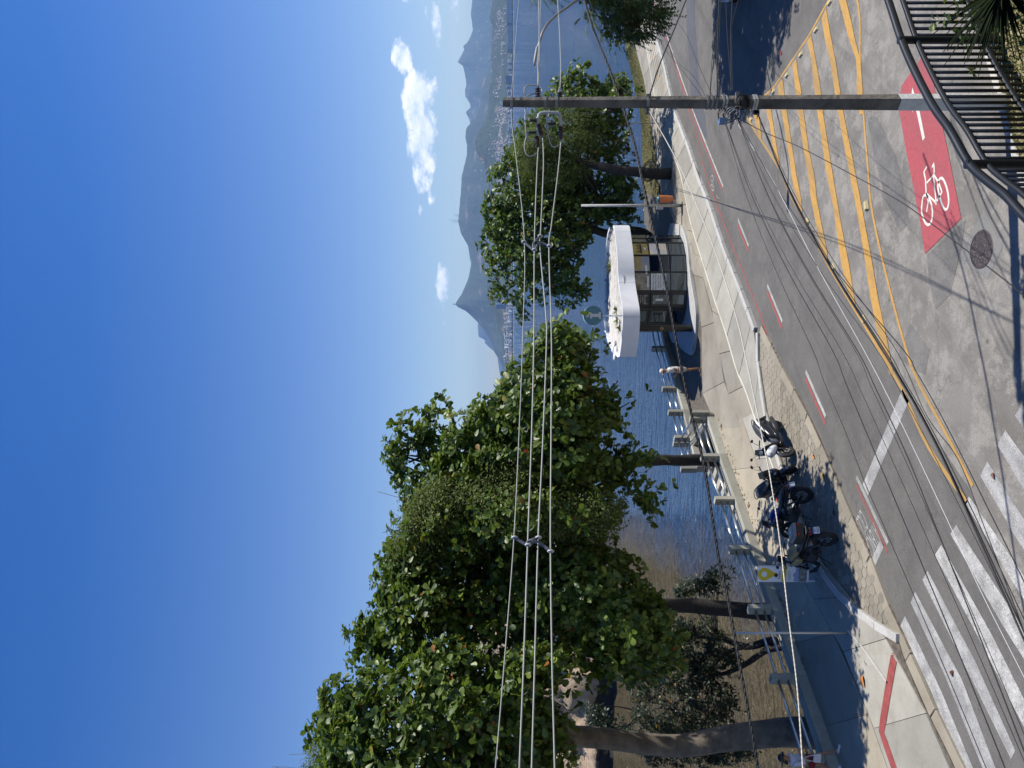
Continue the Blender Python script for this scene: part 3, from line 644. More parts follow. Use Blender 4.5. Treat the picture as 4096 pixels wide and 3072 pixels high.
kerbstones(wk[0:], .20, 0, SW + .03, M_lime, PAVE, 1.1, side=1)
# paving slabs: smooth concrete between kerb and pale strip, exposed aggregate beyond it
def slabrow(A, B, mt, parent, L, z=SW, th=.04, gap=.028):
    n = max(2, round(sum((A[i + 1] - A[i]).length for i in range(len(A) - 1)) / L)); a = resample(A, 1e9); 
    def split(P, n):
        Ls = [0]
        for i in range(1, len(P)): Ls.append(Ls[-1] + (P[i] - P[i - 1]).length)
        out = []; j = 0
        for k in range(n + 1):
            d = Ls[-1] * k / n
            while j < len(P) - 2 and Ls[j + 1] < d: j += 1
            out.append(P[j].lerp(P[j + 1], (d - Ls[j]) / max(1e-9, Ls[j + 1] - Ls[j])))
        return out
    a = split(A, n); b_ = split(B, n)
    for i in range(n):
        q = [a[i], a[i + 1], b_[i + 1], b_[i]]; c = sum(q, Vector()) / 4
        q = [p + (c - p).normalized() * gap * random.uniform(.8, 1.5) for p in q]
        q = [(p.x, p.y) for p in q]; s_ = MB(); s_.prism(q, z - th, [z + random.uniform(-.004, .004)] * 4); s_.build('paving_slab', mt, parent)
ka = offset(kr, .23); sa = [p for p in st]
# trim both to the same stretch of pavement
ka_t = [p for p in ka if p.x < 26] + [Vector((p.x, p.y, SW)) for p in offset(wk[1:13], .22)]
sb_t = [p for p in offset(st, -.06) if p.x < 28][:]
slabrow(ka_t, sb_t[:58], M_slab, PAVE, 2.0)
ribbon('pale_cement_strip', st, .10, SW + .006, mat_conc('pale cement strip', (.50, .47, .38), (.58, .55, .46), .2), PAVE)
# beyond the strip: three aggregate bays per row towards the sea
m_far = [Vector((p.x, p.y, SW)) for p in [sr[1], sr[2], sr[3], sr[4] + Vector((-1.2, -1.2, 0)), sr[6] + Vector((-1.5, -2.6, 0)), g(2640, 740, SW), g(2735, 1000, SW), g(2795, 1150, SW), g(2805, 1300, SW), g(2800, 1470, SW), g(2812, 1620, SW), g(2868, 1718, SW)]]
def lerpline(A, B, t):
    a = resample(A, .5); n = len(a); Bn = []
    Ls = [0]
    for i in range(1, len(B)): Ls.append(Ls[-1] + (B[i] - B[i - 1]).length)
    j = 0
    for k in range(n):
        d = Ls[-1] * k / (n - 1)
        while j < len(B) - 2 and Ls[j + 1] < d: j += 1
        Bn.append(B[j].lerp(B[j + 1], (d - Ls[j]) / max(1e-9, Ls[j + 1] - Ls[j])))
    return [a[k].lerp(Bn[k], t) for k in range(n)]
so = offset(st, .06); so = [p for p in so if p.x > -1.6]
slabrow(so, lerpline(so, m_far, .36), M_agg, PAVE, 2.2, z=SW - .004, gap=.018)
slabrow(lerpline(so, m_far, .362), lerpline(so, m_far, .99), M_agg, PAVE, 2.9, z=SW - .004, gap=.018)
# left pavement in the shade and the ramp
s2 = [p for p in st if p.x <= -1.2]; w2 = [p for p in wi]
L_A = offset([p for p in wk[10:26]], .24) + [Vector((p.x, p.y, SW)) for p in el_[33:47]]
L_B = wi[:]
slabrow(L_A, lerpline(L_A, L_B, .42), M_slab, PAVE, 1.9, z=SW - .002, gap=.010); slabrow(lerpline(L_A, L_B, .425), lerpline(L_A, L_B, .995), mat_conc('worn cement paving', (.29, .255, .195), (.37, .33, .26), .3), PAVE, 2.3, z=SW - .004, gap=.008)
# tactile strip (dark red raised studs)
M_tact = mat('tactile paving red', (.26, .055, .05), .8, var=.25, vscale=5)
tp = G([(3576, 2632), (3553, 2760), (3526, 2925), (3590, 3110)], SW)
ribbon('tactile_strip', tp, .27, SW + .008, M_tact, PAVE, step=.25)
V = []; F = []
for p in resample(tp, .055):
    for k in range(-2, 3):
        q = p + Vector((.62, .35, 0)).normalized() * k * .05; b0 = len(V); r_ = .015
        for (dx, dy) in ((-1, -1), (1, -1), (1, 1), (-1, 1)): V.append((q.x + dx * r_, q.y + dy * r_, SW + .008))
        V.append((q.x, q.y, SW + .018)); F += [(b0, b0 + 1, b0 + 4), (b0 + 1, b0 + 2, b0 + 4), (b0 + 2, b0 + 3, b0 + 4), (b0 + 3, b0, b0 + 4)]
tag(npmesh('tactile_studs', V, F, M_tact, PAVE), kind='stuff')
# whitewashed line on the ramp
ribbon('ramp_white_line', G([(3390, 2520), (3440, 2575), (3500, 2660), (3552, 2735)], SW), .06, SW + .008, M_lime, PAVE)
# hexagonal parking bay
bay = [(p.x, p.y) for p in wk[1:]] + [(p.x, p.y) for p in reversed(offset(el_[:34], .30))]
m = MB(); m.prism(bay, -.03, .055); BAY = m.build('parking_bay', M_hexgap); tag(BAY, kind='structure')
def inside(x, y, P):
    c = False; n = len(P); j = n - 1
    for i in range(n):
        if (P[i][1] > y) != (P[j][1] > y) and x < (P[j][0] - P[i][0]) * (y - P[i][1]) / (P[j][1] - P[i][1]) + P[i][0]: c = not c
        j = i
    return c
hexr = .150; ld = (el_[20] - el_[4]).normalized(); lx = Vector((-ld.y, ld.x, 0)); hx = []
for i in range(-4, 60):
    for j in range(-8, 22):
        c = el_[0] + ld * (i * hexr * math.sqrt(3) + (j % 2) * hexr * math.sqrt(3) / 2) + lx * (j * hexr * 1.5)
        if all(inside(c.x + .8 * hexr * math.cos(a), c.y + .8 * hexr * math.sin(a), bay) for a in (0, 1.57, 3.14, 4.71)): hx.append(c)
hx.sort(key=lambda p: p.y)
hexmesh = MB(); hp = [((hexr - .008) * (lx * math.cos(a) + ld * math.sin(a))) for a in [R(60 * k) for k in range(6)]]
hexmesh.prism([(q.x, q.y) for q in hp], -.03, 0); hm_ = hexmesh.mesh('paver', M_hex)
rest = MB()
for i, c in enumerate(hx):
    if i < 300:
        o = bpy.data.objects.new('paver', hm_); link(o, BAY); o.location = (c.x, c.y, .066 + random.uniform(-.006, .005)); o.rotation_euler = (random.uniform(-.02, .02), random.uniform(-.02, .02), random.uniform(-.03, .03))
    else: rest.prism([(c.x + q.x, c.y + q.y) for q in hp], .03, .066 + random.uniform(-.006, .005))
if rest.v: tag(rest.build('pavers', M_hex, BAY), kind='stuff')
# second bay on the right with faded orange stripes
for i in range(11):
    a = g(2610 + i * 4.6, 150 + i * 18, SW + .01); d = Vector((.35, .94, 0)); ribbon('faded_orange_stripe', [a, a + Vector((-.5, 1.2, 0))], .12, SW + .012, mat_paint('faded orange paint', (.50, .33, .12), (.34, .29, .21), .50), PAVE, step=.4)
# ---------------- grass on the right shore and on the near bank
M_turf = mat('turf soil', (.13, .115, .045), .95, var=.4, vscale=5)
ga = [Vector((p.x, p.y, SW)) for p in [sr[1], sr[2], sr[3], sr[4], sr[5], sr[6], sr[7]]]
gb = G([(2508, 60), (2535, 164), (2575, 318), (2597, 450), (2620, 597), (2634, 721), (2640, 800)], SW)
m = MB(); m.strip(gb, [p + Vector((0, .1, -.02)) for p in ga]); GR = m.build('grass_verge', M_turf); tag(GR, kind='structure')
for v in GR.data.vertices: v.co.z += .02
def blades(name, quads, n, h, mt, label, spread=.5):
    V = []; F = []
    for _ in range(n):
        A_, B_, C_, D_ = random.choices(quads, [((q[1] - q[0]).cross(q[3] - q[0])).length for q in quads])[0]
        u, v = random.random(), random.random(); p = A_.lerp(B_, u).lerp(D_.lerp(C_, u), v)
        a = random.uniform(0, 6.28); hh = h * random.uniform(.5, 1.3); w = .012; lean = Vector((random.gauss(0, spread), random.gauss(0, spread), 1)).normalized() * hh
        d = Vector((math.cos(a), math.sin(a), 0)) * w; b0 = len(V)
        V += [tuple(p - d), tuple(p + d), tuple(p + lean)]; F.append((b0, b0 + 1, b0 + 2))
    o = npmesh(name, V, F, mt); return tag(o, label, 'grass', kind='stuff')
k = NB('grass blades', .75); k.color(k.ramp(k.geo.outputs['Random Per Island'], [(.0, (.10, .12, .025)), (.5, (.17, .17, .045)), (1., (.27, .23, .09))])); M_blade = k.m
blades('grass', [(gb[i], gb[i + 1], ga[i + 1], ga[i]) for i in range(6)], 22000, .09, M_blade, 'short yellow-green grass on the strip beside the right-hand shore')
# ================================================================== near kerb, bank and railing
bk = offset(nk, .0); 
kerbstones([p for p in nk[1:8]], .16, -.02, .10, mat_conc('near kerb cement', (.42, .40, .36), (.52, .50, .45), .3), ROAD, 1.0, side=-1 if (offset(nk, .1)[3].y > nk[3].y) else 1)
# railing line (world), curving towards the camera on the left
RAIL = [(3400, -420), (3474, -220), (3553, 0), (3606, 160), (3662, 289), (3734, 427), (3800, 520), (3877, 655), (3945, 720), (4023, 782), (4096, 862), (4230, 985), (4420, 1150)]
ZR = 4.2
rl = crom([g(a, b_, ZR) for a, b_ in RAIL], 5)
bankZ = 3.0
off_near = [Vector((p.x, p.y, .08)) for p in resample(offset(nk[:9], .0), 1e9)]
top_l = [Vector((p.x + .1, p.y + .25, bankZ - .05)) for p in resample(rl, .6)]
nk_r = resample(nk[:9], .6)
def samp(P, n): 
    Ls = [0]
    for i in range(1, len(P)): Ls.append(Ls[-1] + (P[i] - P[i - 1]).length)
    out = []; j = 0
    for k in range(n):
        d = Ls[-1] * k / (n - 1)
        while j < len(P) - 2 and Ls[j + 1] < d: j += 1
        out.append(P[j].lerp(P[j + 1], (d - Ls[j]) / max(1e-9, Ls[j + 1] - Ls[j])))
    return out
n = 30; lo = [Vector((p.x, p.y - .16, .06)) for p in samp(nk[:10], n)]; hi = samp([Vector((p.x, p.y + .3, bankZ)) for p in rl], n)
rows = [lo, [a.lerp(b_, .25) + Vector((0, 0, -.62)) for a, b_ in zip(lo, hi)], [a.lerp(b_, .7) + Vector((0, 0, -.3)) for a, b_ in zip(lo, hi)], hi, [Vector((p.x - .3, p.y - 1.2, bankZ + .12)) for p in hi], [Vector((p.x - 1, p.y - 4.0, bankZ + 1.4)) for p in hi], [Vector((p.x - 2, p.y - 8.0, bankZ + 3.6)) for p in hi]]
m = MB()
for i in range(len(rows) - 1): m.strip(rows[i], rows[i + 1])
M_dry = mat('dry bank grass', (.16, .14, .06), .95, col2=(.36, .31, .19), vscale=6, bump=(30, .8, .03))
BANK = m.build('grass_bank', M_dry, smooth=True); tag(BANK, kind='structure')
for p in BANK.data.polygons: pass
q = []
for i in range(3, 5):
    for a in range(n - 1): q.append((rows[i][a], rows[i][a + 1], rows[i + 1][a + 1], rows[i + 1][a]))
for a in range(n - 1): q.append((rows[0][a], rows[0][a + 1], rows[1][a + 1], rows[1][a]))
blades('bank_grass', q, 26000, .10, M_blade, 'dry grass on the bank under the black railing', .8)
M_black = mat('black rail enamel', (.010, .012, .016), .42, var=.2, vscale=3, spec=.35)
rail = thing('railing', 'black tubular railing curving along the near bank', 'railing', (0, 0, 0))
rs = resample(rl, .10)
b = MB(); b.tube(rs, .042, 14); b.build('top_rail', M_black, rail, smooth=True)
b = MB(); b.tube([p + Vector((0, 0, -.175)) for p in rs], .030, 12); b.build('middle_rail', M_black, rail, smooth=True)
b = MB(); b.tube([p + Vector((0, 0, -.94)) for p in rs], .030, 12); b.build('bottom_rail', M_black, rail, smooth=True)
posts = [g(3606, 160, ZR), g(3877, 657, ZR), g(3400, -400, ZR), g(4330, 1075, ZR)]
for p in posts:
    b = MB(); b.cyl((p.x, p.y, bankZ - .3), (p.x, p.y, ZR - .02), .045, n=14); b.lathe((p.x, p.y, ZR - .02), (0, 0, 1), [(0, 0), (.046, 0), (.046, .055), (0, .062)], 16); b.build('post', M_black, rail, smooth=False, auto=40)
bar = MB(); bar.cyl((0, 0, -1.12), (0, 0, -.18), .0185, n=10); bme = bar.mesh('baluster', M_black, True)
for p in resample(rl, .112)[1:-1]:
    if min((p - q_).length for q_ in posts) < .06: continue
    o = bpy.data.objects.new('baluster', bme); link(o, rail); o.location = (p.x, p.y, ZR)
# ================================================================== sea-side concrete rails
M_steel = mat('galvanised tube', (.62, .62, .60), .28, metal=1.0, var=.2, vscale=4)
postm = MB(); postm.box((0, 0, .36), (.17, .30, .72)); pme = postm.mesh('post', M_wall)
def searail(name, label, P, px, wall_w=.40, wall_h=.30, side=-1, spans=True, tubes=True, lowz=SW):
    t = thing(name, label, 'railing', (P[0].x, P[0].y, lowz)); L = Vector((P[0].x, P[0].y, lowz))
    for i in range(len(P) - 1):
        a, b_ = P[i], P[i + 1]; d = (b_ - a); d.z = 0; d.normalize(); nrm = Vector((-d.y, d.x, 0)) * side * wall_w
        q = [a, b_, b_ + nrm, a + nrm]; m = MB(); m.prism([(p.x - L.x, p.y - L.y) for p in q], -.3, wall_h); m.build('plinth', M_wall, t)
    pts = []
    for p in px:
        c = Vector((p[0], p[1], 0)); ang = p[2]; o = bpy.data.objects.new('post', pme); link(o, t); o.location = (c.x - L.x, c.y - L.y, wall_h - .004); o.rotation_euler = (0, 0, ang); pts.append(c)
    for i in range(len(pts) - 1):
        for h in (.22, .50):
            a = pts[i] - L; b_ = pts[i + 1] - L; m = MB(); m.cyl((a.x, a.y, wall_h + h), (b_.x, b_.y, wall_h + h), .038, n=12); m.build('tube', M_steel, t, smooth=True)
    return t
ww = .40
mid = offset(wi, -.2)
ang = lambda i: math.atan2(wi[min(i + 1, len(wi) - 1)].y - wi[max(i - 1, 0)].y, wi[min(i + 1, len(wi) - 1)].x - wi[max(i - 1, 0)].x) + math.pi / 2 * 0
PX = [(2826, 1678), (2875, 1830), (2935, 2002), (3000, 2200), (3082, 2437), (3179, 2715), (3292, 3040), (3430, 3440)]
pw = [g(a, b_, SW + .30) for a, b_ in PX]
plist = []
for i, p in enumerate(pw):
    d = pw[min(i + 1, len(pw) - 1)] - pw[max(i - 1, 0)]; plist.append((p.x, p.y, math.atan2(d.y, d.x)))
line = [Vector((p[0], p[1], 0)) for p in plist]; inner = offset(line, .2)
if inner[2].y > line[2].y: inner = offset(line, -.2)
sd = 1 if offset(inner, .1)[2].y > inner[2].y else -1
searail('sea_rail', 'pale concrete rail with steel tubes along the left pavement behind the motorcycles', inner, plist, side=sd)
FX = [(2610, 1150), (2660, 1396), (2705, 1557), (2731, 1651), (2757, 1754), (2786, 1877)]
pw = [g(a, b_, SW + .25) for a, b_ in FX]; plist = []
for i, p in enumerate(pw):
    d = pw[min(i + 1, len(pw) - 1)] - pw[max(i - 1, 0)]; plist.append((p.x, p.y, math.atan2(d.y, d.x)))
line = [Vector((p[0], p[1], 0)) for p in plist]; inner = offset(line, .2)
if inner[2].y > line[2].y: inner = offset(line, -.2)
sd = 1 if offset(inner, .1)[2].y > inner[2].y else -1
searail('sea_rail', 'concrete rail with steel tubes at the water behind the man by the kiosk', inner, plist, side=sd, wall_h=.25)
a = g(2826, 1655, SW + .3); b_ = g(2790, 1775, -.1)
searail('stair_rail', 'short concrete rail beside the beach steps, joined to the double corner post', [Vector((a.x + .05, a.y + .1, 0)), Vector((b_.x + .05, b_.y - .1, 0))], [(a.x, a.y, .9), (b_.x, b_.y, .9)], side=1, wall_h=.22)
# beach steps between the two rails
st_o = thing('beach_steps', 'concrete steps going down to the beach between the two sea rails', 'steps', (b_.x, b_.y, SEA))
for i in range(9):
    m = MB(); m.box((-.30 * i - .1, -.28 * i + .4, 1.2 - .14 * i + .9), (1.0, 1.5, .30), Matrix.Rotation(.75, 3, 'Z')); m.build('step', M_wall, st_o)
# ================================================================== trees
def mat_leaf(name, dark, mid, light, rough=.38, transl=.25, odd=True):
    k = NB(name, rough); rnd = k.geo.outputs['Random Per Island']
    c = k.ramp(rnd, [(.0, dark), (.45, mid), (.86, light), (.975, tuple(min(1, x * 1.5) for x in light)), (.992, (.26, .17, .03) if odd else light), (1.0, (.30, .05, .02) if odd else light)])
    c = k.mix(.35, c, k.ramp(k.noise(.55, 3), [(.3, (.42, .50, .40)), (.7, (1.5, 1.4, 1.1))]), 'MULTIPLY')
    k.color(c); k.b.inputs['Specular IOR Level'].default_value = .45
    tr = k.n('ShaderNodeBsdfTranslucent'); k.l(k.mix(.5, c, (.20, .30, .03)), tr.inputs[0]); ms = k.n('ShaderNodeMixShader'); ms.inputs[0].default_value = transl
    k.l(k.b.outputs[0], ms.inputs[1]); k.l(tr.outputs[0], ms.inputs[2]); k.l(ms.outputs[0], k.out.inputs[0]); return k.m
M_alm = mat_leaf('almond leaf', (.020, .048, .008), (.056, .104, .013), (.130, .178, .026), .44, .32)
M_vine = mat_leaf('vine leaf', (.045, .072, .012), (.080, .110, .020), (.115, .14, .03), .75, .3, False)
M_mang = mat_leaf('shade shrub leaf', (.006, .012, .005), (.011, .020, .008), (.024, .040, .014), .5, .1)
M_feather = mat_leaf('feathery leaf', (.030, .055, .014), (.060, .095, .022), (.11, .14, .04), .6, .3)
M_bark = mat('grey brown bark', (.075, .062, .050), .9, var=.45, vscale=5, bump=(14, .9, .04))
M_bark2 = mat('pale smooth bark', (.15, .125, .098), .85, var=.4, vscale=3, bump=(18, .5, .02))
M_barkd = mat('dark wet bark', (.030, .025, .021), .85, var=.4, vscale=6, bump=(16, .8, .03))
# obovate leaf outline in the leaf's own frame (length along x, fold along the midrib), unit length
LEAF = np.array([(0, 0, 0), (.38, .19, .05), (.72, .31, .08), (.95, .19, .01), (1.0, 0, -.03), (.95, -.19, .01), (.72, -.31, .08), (.38, -.19, .05), (.6, 0, .0)], np.float32)
LEAF_F = np.array([(0, 8, 1, 1), (1, 8, 2, 2), (2, 8, 4, 3), (0, 7, 8, 8), (7, 6, 8, 8), (6, 5, 4, 8)], np.int32)
LEAF_Q = np.array([(0, 8, 2, 1), (2, 8, 4, 3), (0, 7, 6, 8), (6, 5, 4, 8)], np.int32)
SMALL = np.array([(0, 0, 0), (.5, .22, .03), (1, 0, 0), (.5, -.22, .03)], np.float32); SMALL_Q = np.array([(0, 3, 2, 1)], np.int32)
def leafmats(pos, out, n_per, L, droop=.25, spread=.9, r=rng):
    """matrices (n,3,3) and origins for leaves in rosettes: pos (k,3) tips, out (k,3) growth directions"""
    k = len(pos); out = out / np.linalg.norm(out, axis=1, keepdims=True)
    h = np.where(np.abs(out[:, 2:3]) < .9, np.array([[0, 0, 1.0]]), np.array([[1.0, 0, 0]])); u = np.cross(h, out); u /= np.linalg.norm(u, axis=1, keepdims=True); v = np.cross(out, u)
    O = []; X = []; N = []
    for j in range(n_per):
        a = 2 * math.pi * j / n_per + r.uniform(0, 6.28, k) * .35 + r.uniform(-.3, .3, k); tilt = r.uniform(.15, 1.0, k)[:, None] * spread
        rad = u * np.cos(a)[:, None] + v * np.sin(a)[:, None]; x = rad * np.cos(.9 - tilt * .7)[:, None].reshape(k, 1) if False else rad * (.55 + tilt * .6) + out * (.75 - tilt * .55)
        x[:, 2] -= droop * r.uniform(0, 1, k); x /= np.linalg.norm(x, axis=1, keepdims=True)
        nn = out - x * np.sum(out * x, axis=1, keepdims=True) + r.normal(0, .25, (k, 3)); nn -= x * np.sum(nn * x, axis=1, keepdims=True); nn /= np.linalg.norm(nn, axis=1, keepdims=True)
        O.append(pos + r.normal(0, .03, (k, 3))); X.append(x); N.append(nn)
    O = np.concatenate(O); X = np.concatenate(X); N = np.concatenate(N); Y = np.cross(N, X); S = L * r.uniform(.45, 1.25, len(O))
    return O, X, Y, N, S
def leafmesh(name, O, X, Y, N, S, mt, parent, tmpl=LEAF, quads=LEAF_Q, kind='stuff'):
    n = len(O); m = len(tmpl)
    V = O[:, None, :] + S[:, None, None] * (tmpl[None, :, 0:1] * X[:, None, :] + tmpl[None, :, 1:2] * Y[:, None, :] + tmpl[None, :, 2:3] * N[:, None, :])
    Fq = (quads[None] + (np.arange(n) * m)[:, None, None]).reshape(-1, quads.shape[1])
    o = npmesh(name, V.reshape(-1, 3), Fq, mt, parent)
    if kind: tag(o, kind=kind)
    return o
def poly_in(P, pts):
    P = np.asarray(P, float); x, y = pts[:, 0], pts[:, 1]; c = np.zeros(len(pts), bool); j = len(P) - 1
    for i in range(len(P)):
        hit = ((P[i, 1] > y) != (P[j, 1] > y)) & (x < (P[j, 0] - P[i, 0]) * (y - P[i, 1]) / (P[j, 1] - P[i, 1] + 1e-12) + P[i, 0]); c ^= hit; j = i
    return c
def poly_dist(P, pts):
    P = np.asarray(P, float); d = np.full(len(pts), 1e9); j = len(P) - 1
    for i in range(len(P)):
        a, b_ = P[j], P[i]; ab = b_ - a; t = np.clip(((pts - a) @ ab) / (ab @ ab + 1e-9), 0, 1); d = np.minimum(d, np.linalg.norm(pts - (a + t[:, None] * ab), axis=1)); j = i
    return d
def crown(P, Yc, half, n_clump, n_tip, r=rng, tiltY=0.0, rclump=(.38, .80)):
    """tips spread over leaf clumps that fill a crown volume: its silhouette as surveyed at depth Yc, its thickness from the distance to that silhouette.
       tiltY: metres of depth per metre of height above the eye (crown leaning away)"""
    P = np.asarray(P, float); lo, hi = P.min(0), P.max(0); px2m = Yc / FPX; C = []
    q0 = r.uniform(lo, hi, (600, 2)); q0 = q0[poly_in(P, q0)]; inset = min(.38, .45 * float(poly_dist(P, q0).max()) * px2m)

    while len(C) < n_clump:
        q = r.uniform(lo, hi, (400, 2)); q = q[poly_in(P, q)]; d = poly_dist(P, q) * px2m
        keep = d > inset; q, d = q[keep], d[keep]
        th = half * np.sqrt(np.clip(1 - (1 - np.clip(d / (half * .9), 0, 1)) ** 2, 0, 1)); s = r.uniform(-1, 1, len(q)); s = np.where(r.random(len(q)) < .62, -np.sqrt(np.abs(s)), s)
        Y = Yc + s * th; Z = CAMZ - (q[:, 0] - 2048) / FPX * Yc; X = (1536 - q[:, 1]) / FPX * Yc; Y = Y + tiltY * (Z - CAMZ)
        sc = Y / Yc; C += list(np.stack([X * (1 + (sc - 1) * .92), Y, CAMZ + (Z - CAMZ) * (1 + (sc - 1) * .92)], 1))
    C = np.array(C[:n_clump]); cen = C.mean(0)
    k = max(1, n_tip // n_clump); out = C - cen; out[:, 2] += .8; out = out / (np.linalg.norm(out, axis=1, keepdims=True) + 1e-6)
    d = r.normal(0, 1, (n_clump, k, 3)) + out[:, None, :] * .9; d[..., 2] += .45; d /= np.linalg.norm(d, axis=2, keepdims=True)
    rad = r.uniform(rclump[0], rclump[1], (n_clump, 1, 1)) * r.uniform(.7, 1.05, (n_clump, k, 1))
    tips = (C[:, None, :] + d * rad).reshape(-1, 3); grow = d.reshape(-1, 3).copy(); grow[:, 2] += .35
    return C, tips, grow
def limb(mb, a, b_, r0, r1, n=6, wob=.25, seed=0, up=.15):
    a, b_ = Vector(a), Vector(b_); P = []; Rr = []; L = (b_ - a).length
    for i in range(n + 1):
        t = i / n; p = a.lerp(b_, t); w = math.sin(math.pi * t) * wob
        p += Vector((mnoise.noise(Vector((seed, t * 2, 1))) * w * 2, mnoise.noise(Vector((seed, t * 2, 7))) * w * 2, mnoise.noise(Vector((seed, t * 2, 13))) * w + math.sin(math.pi * t) * L * up)); P.append(p); Rr.append(r0 * (1 - t) + r1 * t)
    mb.tube(P, Rr, 9 if r0 > .12 else 6); return P
def trunk(path, radii, name, mt, parent, flare=1.0, n=14, lump=.10):
    P = crom(path, 6); m = len(P); Rs = [float(np.interp(i / (m - 1), np.linspace(0, 1, len(radii)), radii)) for i in range(m)]
    b = MB(); b.tube(P, Rs, n)
    V = []
    for idx, v in enumerate(b.v):
        i = min(idx // n, m - 1); c = P[i]; d = Vector(v) - c; f = 1 + lump * 2 * mnoise.noise(Vector((v[0] * 2.2, v[1] * 2.2, v[2] * .7))); V.append(tuple(c + d * f))
    b.v = V; return b.build(name, mt, parent, smooth=True)
def almond_tree(label, base, top, radii, polys, bark, L=.25, n_leafobj=0, tag_name='almond_tree', limbs=14, leaf=M_alm, n_per=7):
    """polys: (silhouette, depth, half thickness, clumps, tips, tilt)"""
    t = thing(tag_name, label, 'tree', base); B = Vector(base); inv = np.array(base)
    trunk([Vector(p) - B for p in top], radii, 'trunk', bark, t)
    allC = []; tips = []; gro = []
    for (P, Yc, half, nc, ntp, tl) in polys:
        C, tp, gr = crown(P, Yc, half, nc, ntp, tiltY=tl); allC.append(C); tips.append(tp); gro.append(gr)
    C = np.concatenate(allC); tp = np.concatenate(tips); gr = np.concatenate(gro)
    lb = MB(); fork = Vector(top[-1]) - B; idx = rng.choice(len(C), min(limbs, len(C)), replace=False); fk2 = Vector(top[-2]) - B
    for q, i in enumerate(idx):
        e = Vector(C[i]) - B; s_ = fork if q % 3 else fork.lerp(fk2, .5); P = limb(lb, s_, e, radii[-1] * .62, .03, 7, .5, q * 3.1, .06)
        for j in range(2):
            i2 = int(np.argmin(np.linalg.norm(C - C[i] - rng.normal(0, .9, 3), axis=1))); limb(lb, P[4 + j], Vector(C[i2]) - B, .055, .015, 4, .2, q + j * 9.7, .05)
    lb.build('branches', bark, t, smooth=True)
    O, X, Y, N, S = leafmats(tp - inv, gr, n_per, L)
    if n_leafobj:
        dist = np.linalg.norm(O + inv - np.array([0, 0, CAMZ]), axis=1); order = np.argsort(dist + rng.uniform(0, 2.5, len(O)))[:n_leafobj]; msk = np.zeros(len(O), bool); msk[order] = True
        lm = bpy.data.meshes.new('leaf'); lm.from_pydata([tuple(map(float, p)) for p in LEAF], [], [tuple(map(int, q)) for q in LEAF_Q]); lm.materials.append(leaf); lm.update()
        for i in order:
            o = bpy.data.objects.new('leaf', lm); link(o, t); s = float(S[i])
            o.matrix_local = Matrix(((X[i, 0] * s, Y[i, 0] * s, N[i, 0] * s, O[i, 0]), (X[i, 1] * s, Y[i, 1] * s, N[i, 1] * s, O[i, 1]), (X[i, 2] * s, Y[i, 2] * s, N[i, 2] * s, O[i, 2]), (0, 0, 0, 1)))
        k = ~msk; O, X, Y, N, S = O[k], X[k], Y[k], N[k], S[k]
    leafmesh('crown', O, X, Y, N, S, leaf, t); return t
def vines(parent, P, Yc, half, n, L=.075, tl=0.0, nc=70, mt=None, rc=(.5, .8)):
    C, tp, gr = crown(P, Yc, half, nc, n // 5, tiltY=tl, rclump=rc); tp = tp + rng.normal(0, .10, tp.shape); inv = np.array(parent.location)
    O, X, Y, N, S = leafmats(tp - inv, gr, 5, L, .6, 1.3); O = O + rng.normal(0, .09, O.shape)
    leafmesh('vine', O, X, Y, N, S, mt or M_vine, parent, SMALL, SMALL_Q)
    # trailing stems
    b = MB()
    for i in range(60):
        p = Vector(tp[rng.integers(len(tp))]) - Vector(parent.location); q = p + Vector((rng.normal(0, .25), rng.normal(0, .2), rng.normal(0, .5))); b.tube([p, p.lerp(q, .5) + Vector((rng.normal(0, .08), 0, rng.normal(0, .08))), q], .006, 4, False)
    tag(b.build('vine_stems', mat('vine stem', (.12, .12, .04), .8), parent), kind='stuff')
def D(P): return [(x * 1.8517, y * 1.8517) for x, y in P]
# --- tree over the left end of the pavement (thick pale trunk)
almond_tree('large sea-almond tree with thick pale trunk at the left edge', (g(3262, 2965, SW).x - .9, 24.2, SEA + .3),
            [(g(3262, 2965, SW).x - .9, 24.2, SEA + .3), (-11.0, 24.2, .8), at(2700, 2985, 24.2), at(2440, 2955, 24.0), at(2200, 2935, 23.6)], [.55, .40, .34, .31, .26],
            [(D([(752, 1470), (722, 1438), (700, 1470), (690, 1520), (688, 1600), (684, 1720), (660, 1900), (1000, 1950), (1200, 1880), (1215, 1700), (1235, 1590), (1190, 1520), (1290, 1460), (1180, 1390), (950, 1400), (830, 1430)]), 20.6, 3.0, 390, 4800, .12)], M_bark2, .225, 260, limbs=16)
# --- tree in the middle of the left group (dark trunk)
tb = Vector((-8.2, 27.0, SEA + .3))
tB = almond_tree('creeper-draped sea-almond tree with dark trunk left of the totem sign', tuple(tb), [tuple(tb), at(3090, 2450, 26.8), at(2800, 2425, 26.5), at(2600, 2415, 26), at(2350, 2380, 25)], [.42, .30, .24, .22, .2],
            [(D([(852, 1150), (835, 1210), (826, 1262), (803, 1318), (790, 1310), (766, 1398), (752, 1470), (860, 1440), (1000, 1420), (1180, 1400), (1280, 1460), (1445, 1445), (1462, 1372), (1425, 1300), (1385, 1250), (1340, 1180), (1260, 1150), (1150, 1160), (1000, 1180), (930, 1160)]), 22.6, 3.2, 420, 5200, .12),
             (D([(905, 1075), (872, 1130), (860, 1175), (900, 1220), (1000, 1200), (1150, 1175), (1300, 1160), (1345, 1110), (1335, 1060), (1230, 1060), (1140, 1050), (1050, 1045), (950, 1050)]), 23.4, 1.8, 130, 1000, .12),
             (D([(960, 1080), (900, 1130), (880, 1190), (1000, 1215), (1130, 1170), (1260, 1130), (1330, 1090), (1240, 1070), (1120, 1075)]), 20.4, .9, 46, 330, .10)], M_barkd, .215, 220, limbs=18)
